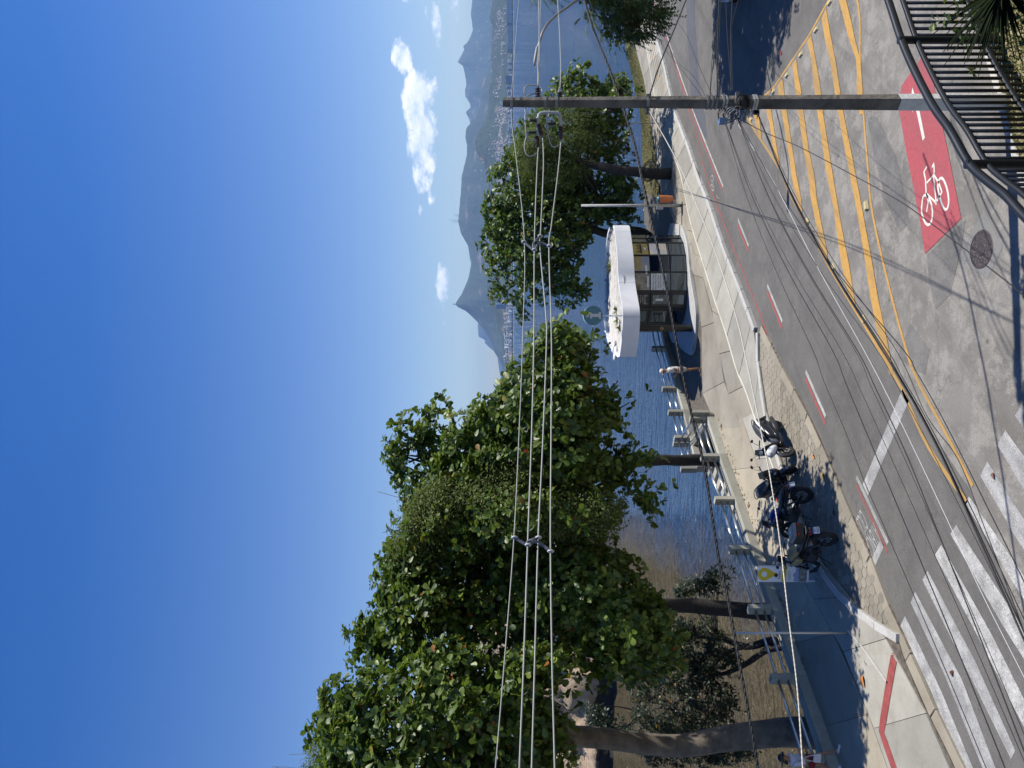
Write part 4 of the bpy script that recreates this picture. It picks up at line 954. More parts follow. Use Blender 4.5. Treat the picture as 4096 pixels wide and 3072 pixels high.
vines(tB, D([(905, 1075), (870, 1130), (855, 1175), (850, 1260), (960, 1200), (1080, 1160), (1200, 1165), (1340, 1140), (1335, 1060), (1230, 1075), (1140, 1055), (1050, 1045), (950, 1040)]), 21.3, 1.7, 56000, .095, .12, 260, rc=(.3, .75))
vines(tB, D([(700, 1560), (690, 1659), (680, 1760), (760, 1740), (740, 1640), (750, 1560)]), 21.2, 1.2, 8000, .08, .12, 40)
# --- tree right of them, behind the corner of the sea rail
tb = Vector((-3.9, 33.6, SEA + .6))
tA = almond_tree('sea-almond tree with pointed leafy shoots, its dark trunk behind the scooters', tuple(tb), [tuple(tb), at(2880, 1845, 33.2), at(2660, 1842, 32.5), at(2480, 1850, 31), at(2250, 1850, 29)], [.34, .26, .23, .21, .18],
            [(D([(1292, 712), (1235, 698), (1192, 705), (1165, 745), (1132, 785), (1085, 828), (1050, 862), (1005, 905), (975, 945), (935, 985), (905, 1010), (880, 1060), (895, 1115), (960, 1090), (1080, 1085), (1200, 1085), (1280, 1075), (1330, 1050), (1330, 970), (1318, 900), (1300, 830), (1262, 780)]), 23.4, 4.0, 270, 3900, .10),
             (D([(980, 866), (958, 880), (935, 930), (925, 985), (955, 975), (972, 920)]), 23.3, .7, 16, 120, 0), (D([(903, 908), (880, 925), (866, 990), (862, 1050), (880, 1085), (905, 1050), (900, 960)]), 22.8, .7, 18, 140, 0),
             (D([(1385, 815), (1370, 835), (1330, 850), (1310, 890), (1345, 925), (1390, 905), (1372, 870)]), 22.8, .7, 12, 90, 0), (D([(1330, 985), (1385, 975), (1420, 985), (1432, 1015), (1400, 1030), (1450, 1050), (1448, 1085), (1405, 1090), (1370, 1060), (1330, 1040)]), 22.400000000000002, .8, 18, 130, 0),
             (D([(1275, 715), (1310, 770), (1300, 790), (1265, 760)]), 23.3, .6, 9, 60, 0)], M_barkd, .215, 150, limbs=22)
vines(tA, D([(1090, 980), (1060, 1020), (1090, 1060), (1180, 1070), (1200, 1010), (1150, 985)]), 21.2, 1.1, 6500, .08, .1, 40)
# --- trees behind the kiosk on the right
tb = g(2690, 696, 0); tb.z = 0
tR = almond_tree('broad creeper-covered tree right of the kiosk, cable coil on its trunk', tuple(tb), [tuple(tb), at(2560, 690, 41.2), at(2420, 670, 41.4), at(2300, 640, 42)], [.34, .27, .24, .18],
            [(D([(1098, 330), (1112, 298), (1132, 258), (1165, 238), (1192, 188), (1232, 148), (1282, 108), (1300, 128), (1288, 180), (1345, 160), (1368, 182), (1360, 260), (1376, 330), (1372, 410), (1335, 430), (1290, 400), (1270, 450), (1180, 420), (1120, 400)]), 45.0, 3.2, 230, 1900, .05),
             (D([(1345, 170), (1372, 190), (1372, 215), (1340, 215)]), 42, .8, 12, 70, 0), (D([(1105, 325), (1130, 300), (1250, 320), (1290, 380), (1280, 460), (1200, 470), (1120, 440)]), 46, 2.2, 90, 700, 0), (D([(1285, 385), (1330, 380), (1385, 400), (1375, 470), (1330, 480), (1290, 460)]), 44, 1.4, 34, 240, 0)], M_barkd, .27, 0, limbs=14)
vines(tR, D([(1100, 330), (1125, 280), (1170, 250), (1195, 235), (1240, 225), (1280, 230), (1310, 260), (1300, 330), (1260, 400), (1200, 420), (1130, 400)]), 43.0, 2.4, 34000, .10, .05, 130)
tb = Vector((7.9, 45.5, -.1))
tK = almond_tree('sea-almond tree rising right behind the white kiosk roof', tuple(tb), [tuple(tb), at(2560, 928, 45.2), at(2430, 935, 45), at(2330, 900, 44.5)], [.36, .28, .25, .2],
            [(D([(1090, 335), (1062, 398), (1047, 432), (1045, 520), (1052, 600), (1065, 655), (1092, 642), (1118, 690), (1135, 708), (1150, 670), (1190, 640), (1215, 670), (1255, 660), (1280, 622), (1252, 560), (1285, 500), (1315, 450), (1300, 400), (1200, 400), (1130, 380)]), 45.2, 3.2, 270, 2400, .05),
             (D([(1295, 425), (1375, 430), (1385, 475), (1330, 480), (1300, 470)]), 45, 1.2, 22, 150, 0)], M_barkd, .27, 0, limbs=18)
# --- shaded shrub tree on the beach (fine leaves, crooked dark limbs)
tb = Vector((-10.0, 27.2, SEA + .4)); t = thing('beach_tree', 'crooked dark-limbed shrub tree in the shade of the beach, left group', 'tree', tuple(tb))
b = MB()
def KK(x, y, Y): return at(2250 + x / 1.7064, 2100 + y / 1.7064, Y) - tb
for pts, r0 in (([(1500, 830, 27.0), (1430, 790, 27.2), (1250, 830, 27.6), (1050, 770, 28), (960, 900, 28.2), (850, 1080, 28.4), (780, 1200, 28.6), (520, 1290, 28.8)], .17), ([(1500, 830, 27.0), (1380, 860, 27.2), (1250, 950, 27.5), (1080, 1020, 27.8), (900, 1010, 28), (760, 900, 28.2)], .15),
                ([(1250, 830, 27.6), (1130, 870, 27.8), (1000, 1000, 28), (990, 1150, 28), (1000, 1400, 28)], .09), ([(1050, 770, 28), (900, 760, 28), (780, 700, 28)], .07), ([(850, 1080, 28.4), (700, 1050, 28.5), (560, 1000, 28.6)], .06), ([(960, 900, 28.2), (820, 940, 28.3), (700, 860, 28.4)], .05), ([(780, 1200, 28.6), (640, 1330, 28.8), (450, 1440, 29)], .06)):
    P = crom([KK(*q) for q in pts], 4); b.tube(P, list(np.linspace(r0, .02, len(P))), 8)
b.build('trunk', M_barkd, t, smooth=True)
def DK(P): return [(2250 + x / 1.7064, 2100 + y / 1.7064) for x, y in P]
V = []
for (P, nc, nt_) in ((DK([(560, 620), (760, 590), (1000, 620), (1120, 700), (1230, 820), (1260, 980), (1210, 1180), (1250, 1330), (1330, 1480), (1390, 1659), (600, 1659), (420, 1500), (380, 1250), (480, 1150), (420, 1000), (520, 850)]), 230, 4300), (DK([(1020, 250), (1140, 310), (1200, 360), (1190, 440), (1080, 470), (960, 520), (830, 520), (770, 430), (800, 370), (930, 360)]), 26, 420), (DK([(100, 1250), (240, 1200), (420, 1350), (400, 1450), (250, 1400)]), 24, 380)):
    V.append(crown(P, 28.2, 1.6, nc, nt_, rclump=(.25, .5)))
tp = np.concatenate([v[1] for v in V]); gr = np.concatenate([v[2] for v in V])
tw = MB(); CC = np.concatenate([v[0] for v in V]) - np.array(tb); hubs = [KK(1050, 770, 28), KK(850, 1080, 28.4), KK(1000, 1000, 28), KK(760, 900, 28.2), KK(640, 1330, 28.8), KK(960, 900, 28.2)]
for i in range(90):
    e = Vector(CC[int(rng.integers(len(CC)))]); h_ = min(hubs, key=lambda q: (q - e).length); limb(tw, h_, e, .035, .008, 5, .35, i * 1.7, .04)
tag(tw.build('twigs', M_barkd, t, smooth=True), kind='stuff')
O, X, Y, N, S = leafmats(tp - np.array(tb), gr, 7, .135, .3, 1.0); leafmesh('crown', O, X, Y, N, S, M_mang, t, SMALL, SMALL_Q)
# --- tall tree out of frame on the right: only hanging feathery tips and its shadow reach the picture
tb = Vector((20.5, 28.0, 0)); t = thing('feathery_tree', 'tree with drooping feathery foliage hanging in at the upper right corner of the view', 'tree', tuple(tb))
trunk([Vector((0, 0, -.2)), Vector((.1, 0, 2.5)), Vector((-.3, .2, 5)), Vector((-.2, 0, 7))], [.45, .33, .28, .22], 'trunk', M_bark, t)
nC = 430; C = rng.normal(0, 1, (nC, 3)); C /= np.linalg.norm(C, axis=1, keepdims=True); C *= rng.uniform(.55, 1.0, (nC, 1)) ** .6 * np.array([[5.6, 5.6, 2.6]]); C[:, 2] += 7.6
ex = []
for q in ((2370, 40, 29.0), (2420, 20, 28), (2440, 70, 29.5), (2470, 110, 30.0), (2500, 140, 30.2), (2520, 60, 29), (2560, 100, 30), (2580, 40, 29), (2490, 20, 28.5), (2535, 155, 30.4), (2400, 80, 29.5), (2600, 70, 29.6), (2350, 10, 28), (2385, 15, 28.3), (2450, 35, 28.6), (2475, 65, 29.2), (2545, 25, 28.4), (2600, 15, 28.5), (2505, 100, 29.8), (2560, 65, 29.3), (2430, 100, 29.9), (2620, 45, 29), (2480, 150, 30.5), (2455, 5, 28), (2520, -10, 27.8)): ex.append(at(*q) - tb)
C = np.concatenate([C, np.array(ex)])
C = C[((C[:, 0] + tb.x) / (C[:, 1] + tb.y) > .474) | (np.arange(len(C)) >= nC)]
lb = MB()
for i in range(0, len(C), 6): limb(lb, (-.2, 0, 6.2), C[i], .12, .02, 6, .5, i, .05)
for e in ex: limb(lb, (-2.0, 0, 6.6), e, .06, .012, 6, .4, e[0], .12)
lb.build('branches', M_bark, t, smooth=True)
k = 16; d = rng.normal(0, 1, (len(C), k, 3)); d[..., 2] -= .25; d /= np.linalg.norm(d, axis=2, keepdims=True); tp = (C[:, None, :] + d * rng.uniform(.1, .55, (len(C), k, 1))).reshape(-1, 3); dd = d.reshape(-1, 3)
# each frond: a drooping rachis with paired leaflets
Os = []; Xs = []; Ns = []; Ss = []
for s_ in range(9):
    f = (s_ + 1) / 9; p = tp + dd * (.50 * f) + np.array([[0, 0, -.22]]) * f * f; side = np.cross(dd, np.array([[0, 0, 1.0]])); side /= (np.linalg.norm(side, axis=1, keepdims=True) + 1e-6)
    for sg in (-1, 1):
        x = side * sg + dd * .55 + rng.normal(0, .12, dd.shape); x[:, 2] -= .25; x /= np.linalg.norm(x, axis=1, keepdims=True); nn = np.cross(x, side * sg + dd * -1.0 + rng.normal(0, .3, dd.shape)); nn /= (np.linalg.norm(nn, axis=1, keepdims=True) + 1e-6)
        Os.append(p); Xs.append(x); Ns.append(nn); Ss.append(np.full(len(p), .17) * rng.uniform(.7, 1.2, len(p)))
O = np.concatenate(Os); X = np.concatenate(Xs); N = np.concatenate(Ns); S = np.concatenate(Ss); Y = np.cross(N, X)
leafmesh('crown', O, X, Y, N, S, M_feather, t, SMALL, SMALL_Q)
# ---------------- rocky islet behind the left trees
def islet():
    V = []; F = []; nx, nz = 74, 26
    for i in range(nx):
        x = -16 - 58 * i / (nx - 1)
        for j in range(nz):
            t = j / (nz - 1); h = SEA - 1 + t * (13.5 + 4 * math.sin(i * .11)) * min(1, i / 9 + .12); y = 84 - 3 * math.sin(i * .13) + 14 * t ** 1.6
            n_ = mnoise.fractal(Vector((x * .18, h * .3, 2)), .9, 2.2, 6); V.append((x + n_ * 1.5, y - n_ * 3.2 - mnoise.noise(Vector((x * .5, h * .7, 4))) * 1.4, h + n_ * .5))
    F = [(i * nz + j, (i + 1) * nz + j, (i + 1) * nz + j + 1, i * nz + j + 1) for i in range(nx - 1) for j in range(nz - 1)]
    k = NB('islet granite', .9); sp = k.n('ShaderNodeSeparateXYZ'); k.l(k.pos, sp.inputs[0]); n_ = k.noise(.5, 8, .7); c = k.ramp(n_, [(.35, (.24, .17, .11)), (.6, (.42, .32, .22)), (.75, (.50, .40, .29))])
    wet = k.ramp(k.mth('ADD', sp.outputs[2], k.mth('MULTIPLY', n_, 1.4)), [(.0, (1, 1, 1)), (.02, (0, 0, 0))]); c = k.mix(wet, c, (.02, .02, .02)); k.color(c); k.bump(n_, 1.0, .6)
    o = npmesh('rocky_islet', V, F, k.m, smooth=True); tag(o, kind='structure')
    # scrub on top
    tpx = []; 
    for i in range(420):
        q = V[int(rng.integers(len(V) // 3, len(V)))]
        if q[2] > 4: tpx.append((q[0] + rng.normal(0, .6), q[1] + rng.normal(0, .5) - .3, q[2] + rng.uniform(0, .8)))
    tpx = np.repeat(np.array(tpx), 14, 0) + rng.normal(0, .7, (len(tpx) * 14, 3)); gr = rng.normal(0, 1, tpx.shape) + np.array([[0, -.3, .8]])
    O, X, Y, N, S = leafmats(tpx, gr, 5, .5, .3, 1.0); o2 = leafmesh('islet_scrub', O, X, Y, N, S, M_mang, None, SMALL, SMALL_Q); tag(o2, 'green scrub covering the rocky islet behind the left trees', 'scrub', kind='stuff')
islet()
# ================================================================== visitor kiosk
def J(x, y): return (1700 + x / 2.011, 700 + y / 2.011)
def JG(P, z): return [g(*J(*p), z) for p in P]
KO = g(*J(2100, 900), SW); KO.z = SW
kiosk = thing('visitor_kiosk', 'white curved-roof visitor kiosk with dark glass walls on the pavement', 'kiosk', tuple(KO))
def kl(P): return [p - KO for p in P]
M_fascia = mat('white metal fascia', (.74, .75, .77), .42, var=.06, vscale=1.5); M_kblack = mat('black aluminium', (.012, .012, .013), .4)
M_mosaic = None
k = NB('white pebble mosaic', .7); v = k.vor(26, 'DISTANCE_TO_EDGE'); k.color(k.mix(k.ramp(v, [(.03, (1, 1, 1)), (.08, (0, 0, 0))]), k.mix(k.noise(3, 4), (.40, .40, .39), (.50, .50, .49)), (.17, .17, .165))); M_mosaic = k.m
# platform
front = JG([(2058, 398), (2085, 420), (2118, 520), (2135, 640), (2150, 800), (2172, 940), (2190, 1050), (2196, 1150), (2190, 1280), (2172, 1400), (2150, 1450)], SW)
back = JG([(2110, 1425), (2070, 1390), (2040, 1340), (2010, 1350), (1985, 1300), (1975, 1235)], SW) + [Vector((3.4, 42.6, SW)), Vector((7.4, 43.0, SW)), Vector((8.6, 41.2, SW))]
plat = crom(front, 5) + crom(back[:6], 4) + back[6:]
pp = [(p.x - KO.x, p.y - KO.y) for p in plat]
b = MB(); b.prism(pp, -.1, .10); b.build('platform_kerb', M_lime, kiosk)
fp = crom(front, 5); fin = offset(fp, .22)
if fin[20].y < fp[20].y: fin = offset(fp, -.22)
b = MB(); q = [(p.x - KO.x, p.y - KO.y) for p in fin] + pp[len(fp):]; b.prism(q, .05, .106); b.build('mosaic_floor', M_mosaic, kiosk)
# polished inner floor
GL = [(2050, 480), (2062, 510), (2078, 545), (2098, 645), (2108, 780), (2108, 935), (2100, 1070), (2070, 1205)]
gw = JG(GL, SW + .12)
inner = [(p.x - KO.x, p.y - KO.y) for p in gw] + [(gw[-1].x - KO.x + .2, 4.2), (gw[0].x - KO.x - .3, 4.4)]
b = MB(); b.prism(inner, .1, .122); b.build('inner_floor', mat('grey terrazzo', (.10, .10, .105), .25), kiosk)
terr = JG([(2070, 1200), (2150, 1235), (2160, 1380), (2135, 1432), (2090, 1405), (2050, 1340), (2012, 1342), (1985, 1290), (1978, 1235)], SW + .11)
b = MB(); b.prism([(p.x - KO.x, p.y - KO.y) for p in crom(terr + terr[:1], 4)[:-1]], .09, .112); b.build('blue_grey_terrace', mat('blue grey floor paint', (.20, .225, .26), .5, var=.12, vscale=1), kiosk)
# roof: fascia ring of sheet metal panels around a corrugated deck
ZT = 3.62; ZB = 2.84
rf = JG([(1512, 404), (1522, 425), (1534, 520), (1546, 640), (1552, 740), (1556, 830), (1566, 920), (1580, 1010), (1590, 1080), (1592, 1160), (1588, 1260), (1578, 1370), (1565, 1462)], ZT)
rb = JG([(1548, 1466), (1528, 1440), (1500, 1400), (1478, 1368), (1456, 1290), (1442, 1180), (1434, 1030), (1432, 880), (1440, 740), (1452, 610), (1466, 480), (1484, 418)], ZT)
ringp = crom(rf, 5) + crom(rb, 5)
for p in ringp: p.z = ZT
nfr = len(crom(rf, 5)); ro = kl(ringp)
cen = sum(ro, Vector()) / len(ro)
def inset(P, d): return [p + ((cen - p) * Vector((1, 1, 0))).normalized() * d if False else p + (cen - p).normalized() * d for p in P]
ri = inset(ro, .14)
cuts = [0, 7, 27, 44, nfr - 1, nfr + 14, nfr + 30, nfr + 45, len(ro) - 1]
for i in range(len(cuts) - 1):
    A_ = ro[cuts[i]:cuts[i + 1] + 1]; B_ = ri[cuts[i]:cuts[i + 1] + 1]
    if len(A_) < 2: continue
    zt, zb = ZT - KO.z, ZB - KO.z
    # close the seam gap slightly so each panel reads as its own sheet
    m = MB(); at_ = [Vector((p.x, p.y, zt)) for p in A_]; ab = [Vector((p.x, p.y, zb)) for p in A_]; bt = [Vector((p.x, p.y, zt)) for p in B_]; bb = [Vector((p.x, p.y, zb)) for p in B_]
    e = .006
    for L_ in (at_, ab, bt, bb):
        L_[0] = L_[0].lerp(L_[1], e / max(.02, (L_[1] - L_[0]).length)); L_[-1] = L_[-1].lerp(L_[-2], e / max(.02, (L_[-2] - L_[-1]).length))
    m.strip(ab, at_); m.strip(at_, bt); m.strip(bt, bb); m.strip(bb, ab); m.build('fascia_panel', M_fascia, kiosk, auto=50)
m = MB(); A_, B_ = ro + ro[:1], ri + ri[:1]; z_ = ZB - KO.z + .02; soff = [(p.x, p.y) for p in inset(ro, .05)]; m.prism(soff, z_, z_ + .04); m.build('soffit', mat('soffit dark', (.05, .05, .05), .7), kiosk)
# corrugated deck inside the fascia
xs0, xs1 = min(p.x for p in ri), max(p.x for p in ri); ys0, ys1 = min(p.y for p in ri), max(p.y for p in ri); rip = [(p.x, p.y) for p in inset(ro, .16)]
ang_ = R(28); ca, sa = math.cos(ang_), math.sin(ang_); V = []; F = []
zd = ZT - KO.z - .24
def inter(t0):
    """range along the rib direction inside the roof outline for the rib line t0"""
    hits = []; d = (ca, sa); nrm = (-sa, ca); n_ = len(rip)
    for i in range(n_):
        a, c = rip[i], rip[(i + 1) % n_]; da = a[0] * nrm[0] + a[1] * nrm[1] - t0; dc = c[0] * nrm[0] + c[1] * nrm[1] - t0
        if da * dc < 0: s_ = da / (da - dc); x, y = a[0] + (c[0] - a[0]) * s_, a[1] + (c[1] - a[1]) * s_; hits.append(x * d[0] + y * d[1])
    return (min(hits), max(hits)) if len(hits) >= 2 else None
ts = np.arange(-8, 8, .055); prev = None
for i, t0 in enumerate(ts):
    h = inter(t0)
    if h is None: prev = None; continue
    z = zd + (.085 if i % 4 in (1, 2) else 0); a = (h[0] * ca - t0 * sa, h[0] * sa + t0 * ca, z); c = (h[1] * ca - t0 * sa, h[1] * sa + t0 * ca, z); n_ = len(V); V += [a, c]
    if prev is not None: F.append((prev, prev + 1, n_ + 1, n_))
    prev = n_
npmesh('corrugated_roof', V, F, mat('white corrugated sheet', (.50, .49, .46), .5, col2=(.26, .235, .20), vscale=2.6), kiosk)
# planting and brackets on the roof
M_frond = mat_leaf('roof plant leaf', (.05, .07, .015), (.09, .11, .02), (.16, .17, .05), .5, .3)
def frond_plant(name, label, loc, n, L, wid, mt, spread=1.0, up=.6, cat='plant', seed=0, parent=None, group=None):
    t = thing(name, label, cat, tuple(loc), group=group); rr = random.Random(seed)
    for i in range(n):
        a = rr.uniform(0, 6.28); ti = rr.uniform(.25, 1.0) * spread; d = Vector((math.cos(a) * ti, math.sin(a) * ti, up * rr.uniform(.5, 1.3))).normalized(); side = d.cross(Vector((0, 0, 1))).normalized(); l = L * rr.uniform(.6, 1.1)
        A_ = []; B_ = []
        for s_ in range(6):
            f = s_ / 5; c = d * l * f + Vector((0, 0, -.45 * l * f * f)); w = wid * math.sin(math.pi * (.12 + .85 * f)) ; A_.append(c - side * w + Vector((0, 0, .3 * w))); B_.append(c + side * w + Vector((0, 0, .3 * w)))
        C_ = [(p + q_) * .5 - Vector((0, 0, .3 * wid * .8)) for p, q_ in zip(A_, B_)]; m = MB(); m.strip(A_, C_); m.strip(C_, B_); m.build('leaf', mt, t)
    return t
pl = [(*JG([(1510, 740)], ZT - .3)[0], .8, 'dark leafy plant growing at the middle of the kiosk roof'), (*JG([(1560, 1085)], ZT - .3)[0], .62, 'leafy plant on the kiosk roof, right of the sign post'), (*JG([(1568, 1165)], ZT - .3)[0], .6, 'leafy plant on the kiosk roof, left of the sign post'), (*JG([(1582, 1225)], ZT - .25)[0], .5, 'small leafy plant at the roof edge, leftmost of the roof plants')]
for i, (x, y, z, L, lab) in enumerate(pl): frond_plant('roof_plant', lab, (x, y, z), 26, L, .045, M_frond, .9, .8, seed=i)
for i, (x, y) in enumerate([(1490, 430), (1476, 470), (1465, 520), (1455, 640), (1447, 740), (1440, 850), (1442, 1020)]):
    p = JG([(x, y)], ZT + .02)[0] - KO; m = MB(); m.box((p.x, p.y - .16, p.z - .05), (.07, .34, .05)); m.build('roof_bracket', M_kblack, kiosk)
# gathered sheet-metal end piece, left end of the roof
p = JG([(1520, 1400)], ZT)[0] - KO
for i in range(5):
    m = MB(); m.loft([(-.28 + .02 * i, 0, .05, .05, 2), (-.1, .03, .16 - .02 * i, .10, 2), (.12, .0, .14, .09, 2), (.26, -.03, .04, .04, 2)], 8); m.v = [(x_ + p.x - .30 * i * .5 + .2, y_ + p.y + .22 * (2 - i), z_ + p.z - .06 + .05 * math.sin(i * 2.1)) for x_, y_, z_ in m.v]; m.build('crumpled_flashing', M_fascia, kiosk, smooth=True)
# glass walls: mullions, panes and posters
k = NB('tinted glass', .03); k.b.inputs['Base Color'].default_value = (.20, .25, .31, 1); k.b.inputs['Metallic'].default_value = 1.0
trn = k.n('ShaderNodeBsdfTransparent'); trn.inputs[0].default_value = (.20, .23, .26, 1); ms = k.n('ShaderNodeMixShader'); fr = k.n('ShaderNodeFresnel'); fr.inputs[0].default_value = 1.7
k.l(k.mth('ADD', k.mth('MULTIPLY', fr.outputs[0], 1.6), .36, clamp=True), ms.inputs[0]); k.l(trn.outputs[0], ms.inputs[1]); k.l(k.b.outputs[0], ms.inputs[2]); k.l(ms.outputs[0], k.out.inputs[0]); M_glass = k.m
gwl = kl(gw); zb_, zt_ = .13, ZB - KO.z + .02; hs = [zb_, zb_ + .78, zb_ + 1.75, zt_]
M_post = {'y': mat('poster yellow', (.42, .30, .07), .5, var=.3, vscale=6), 'g': mat('poster olive', (.20, .19, .10), .5, var=.6, vscale=5), 'b': mat('poster blue hills', (.20, .25, .33), .5, col2=(.42, .34, .22), vscale=2.5), 's': mat('poster pale view', (.40, .38, .32), .5, col2=(.10, .085, .06), vscale=3.0), 'w': mat('poster white', (.66, .66, .64), .5), 'd': mat('poster dark', (.03, .03, .035), .4), 'r': mat('poster pale sea', (.36, .42, .44), .5, col2=(.16, .22, .27), vscale=2)}
M_ink = mat('black ink', (.01, .01, .01), .6)
for i in range(len(gwl) - 1):
    a, c = gwl[i], gwl[i + 1]; d = (c - a); d.z = 0; ln = d.length; d.normalize(); nrm = Vector((d.y, -d.x, 0))
    if nrm.y > 0: nrm = -nrm
    if i in (1, 2, 3, 4, 5, 6):
        m = MB(); w_ = .055 if i < 5 else .11; m.box((a.x, a.y, (zb_ + zt_) / 2), (w_, w_, zt_ - zb_), Matrix.Rotation(math.atan2(d.y, d.x), 3, 'Z')); m.build('mullion', M_kblack, kiosk)
    for j in range(3):
        z0, z1 = hs[j] + .02, hs[j + 1] - .02; o_ = a + d * .04
        if i >= 5:   # door leaves: heavy black frame
            for (x0, x1, y0, y1) in ((0, .14, z0, z1), (ln - .22, ln - .08, z0, z1), (.14, ln - .22, z0, z0 + .10), (.14, ln - .22, z1 - .10, z1)):
                m = MB(); m.slab([(x0, y0), (x1, y0), (x1, y1), (x0, y1)], o_ * Vector((1, 1, 0)) + nrm * .02, d, (0, 0, 1), -nrm, .05); m.build('door_frame', M_kblack, kiosk)
            q = [(.14, z0 + .1), (ln - .22, z0 + .1), (ln - .22, z1 - .1), (.14, z1 - .1)]
        else: q = [(0, z0), (ln - .08, z0), (ln - .08, z1), (0, z1)]
        m = MB(); m.slab(q, o_ * Vector((1, 1, 0)), d, (0, 0, 1), -nrm, .012); m.build('pane', M_glass, kiosk)
    # prints behind/over the upper panes
    o2 = (a + d * .05) * Vector((1, 1, 0)) + nrm * .004
    def sheet3(x0, x1, y0, y1, mt, name='poster', off=0.0):
        m = MB(); m.slab([(x0, y0), (x1, y0), (x1, y1), (x0, y1)], o2 + nrm * off, d, (0, 0, 1), nrm, .004); return m.build(name, mt, kiosk)
    W = ln - .1
    if i in (0, 1, 2): sheet3(.02, W, hs[2] + .04, hs[3] - .03, M_post['g' if i < 2 else 'y'])
    if i == 2:
        sheet3(.02, W, hs[1] + .1, hs[2] - .03, M_post['b'])
        for s_ in range(7): sheet3(W * (.1 + .12 * s_), W * (.16 + .12 * s_), hs[2] + .42, hs[2] + .56 + .06 * (s_ % 2), M_ink, 'printed_figure', .005)
        sheet3(.08, W - .08, hs[2] + .35, hs[2] + .43, M_ink, 'printed_boat', .005); sheet3(.3, W - .3, hs[2] + .14, hs[2] + .24, M_post['w'], 'caption', .005)
    if i == 3:
        sheet3(.02, W, hs[2] + .04, hs[3] - .03, M_post['b'])
        for s_ in range(14): sheet3(W * (.04 + .066 * s_), W * (.08 + .066 * s_), hs[2] + .42 + .02 * (s_ % 3), hs[2] + .70 + .07 * ((s_ * 7) % 4), M_post['y'], 'printed_towers', .005)
        sheet3(.5, .95, hs[2] + .16, hs[2] + .25, M_post['w'], 'caption', .005)
    if i == 4:
        sheet3(.02, W, hs[2] + .04, hs[3] - .03, M_post['s']); sheet3(.15, W - .15, hs[2] + .09, hs[2] + .17, M_post['w'], 'caption', .005)
        sheet3(.02, W, hs[1] + .22, hs[2] - .01, M_post['w'])
        tx = [('Ilha da Boa Viagem', .62), ('Visitas Monitoradas', .50), ('Guided Tours', .37), ('Visitas Guiadas', .26), ('10h, 11h30, 13h e 15h', .12)]
        for s_, h in tx:
            xd = -d if False else d
            lab = o2 + d * (W / 2) + nrm * .009; rt = d if d.x > 0 else -d
            textmesh('lettering', s_, M_ink, .105, (lab.x, lab.y, hs[1] + .24 + h * .98), rt, (0, 0, 1), kiosk)
    if i == 5:
        sheet3(.2, W - .2, hs[2] + .12, hs[3] - .12, M_post['d']); rt = d if d.x > 0 else -d
        for s_ in range(4):
            lab = o2 + d * (W / 2) + nrm * .01; textmesh('lettering', ('INFORMAÇÕES', 'TURÍSTICAS', 'TOURIST', 'INFORMATION')[s_], M_post['w'], .085, (lab.x, lab.y, hs[2] + .58 - .11 * s_), rt, (0, 0, 1), kiosk)
        sheet3(.30, W - .30, hs[1] + .35, hs[1] + .72, M_post['w'], 'notice', .02)
# back wall, counter and interior so the glass has something behind it
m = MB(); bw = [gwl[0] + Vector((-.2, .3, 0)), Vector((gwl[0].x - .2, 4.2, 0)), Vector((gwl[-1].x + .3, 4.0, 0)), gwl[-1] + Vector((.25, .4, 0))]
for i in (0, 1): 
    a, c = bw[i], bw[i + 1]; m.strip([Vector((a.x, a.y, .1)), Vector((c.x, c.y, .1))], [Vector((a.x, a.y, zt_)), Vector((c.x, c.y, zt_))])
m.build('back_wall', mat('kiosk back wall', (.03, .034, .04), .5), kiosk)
m = MB(); m.box((.6, 2.2, .55), (2.2, .7, .9)); m.build('counter', mat('counter grey', (.22, .22, .22), .5), kiosk)
# round black column with keyhole badge
p = g(*J(2146, 1232), SW + .1) - KO; m = MB(); m.cyl((p.x, p.y, .05), (p.x, p.y, ZB - KO.z + .05), .17, n=24); m.build('column', mat('gloss black column', (.008, .008, .009), .25), kiosk, smooth=False, auto=40)
m = MB(); m.torus((p.x - .02, p.y - .172, 1.55), (0, 1, 0), .07, .012, 16, 6); m.box((p.x - .02, p.y - .175, 1.52), (.03, .015, .08)); m.build('badge', mat('brass badge', (.45, .33, .12), .4, metal=.6), kiosk)
m = MB(); p2 = JG([(1650, 1365)], 3.1)[0] - KO; m.box((p2.x, p2.y - .10, p2.z), (.30, .14, .24)); m.build('louvre_vent', mat('vent black', (.03, .03, .03), .5), kiosk)
p3 = JG([(1508, 404)], ZT)[0]
# information sign on the roof
so_ = g(*J(1590, 1128), ZT); ip = thing('information_sign', 'round teal sign with a white letter i on a post above the kiosk roof', 'sign', (so_.x, so_.y + .25, ZT - .45))
zc = CAMZ - (J(1350, 1132)[0] - 2048) / FPX * (so_.y + .25) - (ZT - .45); rad = 78 / 2.011 * (so_.y + .25) / FPX
M_teal = mat('teal sign', (.085, .21, .25), .45)
m = MB(); m.cyl((0, 0, 0), (0, 0, zc - rad * .9), .035, n=12); m.build('post', M_fascia, ip, smooth=True)
m = MB(); m.cyl((0, -.10, zc), (0, .10, zc), rad, n=48); m.build('disc', M_teal, ip, auto=40)
m = MB(); m.torus((0, 0, zc), (0, 1, 0), rad - .004, .012, 48, 6, 8.0); m.build('rim', mat('pale sign rim', (.42, .58, .62), .4), ip, smooth=True)
M_si = mat('sign letter grey', (.60, .61, .58), .5); u = rad
m = MB(); m.slab([(-.36 * u, -.80 * u), (.36 * u, -.80 * u), (.36 * u, -.60 * u), (.18 * u, -.60 * u), (.18 * u, .30 * u), (-.32 * u, .30 * u), (-.32 * u, .12 * u), (-.16 * u, .12 * u), (-.16 * u, -.60 * u), (-.36 * u, -.60 * u)], (0, -.122, zc), (1, 0, 0), (0, 0, 1), (0, 1, 0), .014); m.build('letter_stem', M_si, ip)
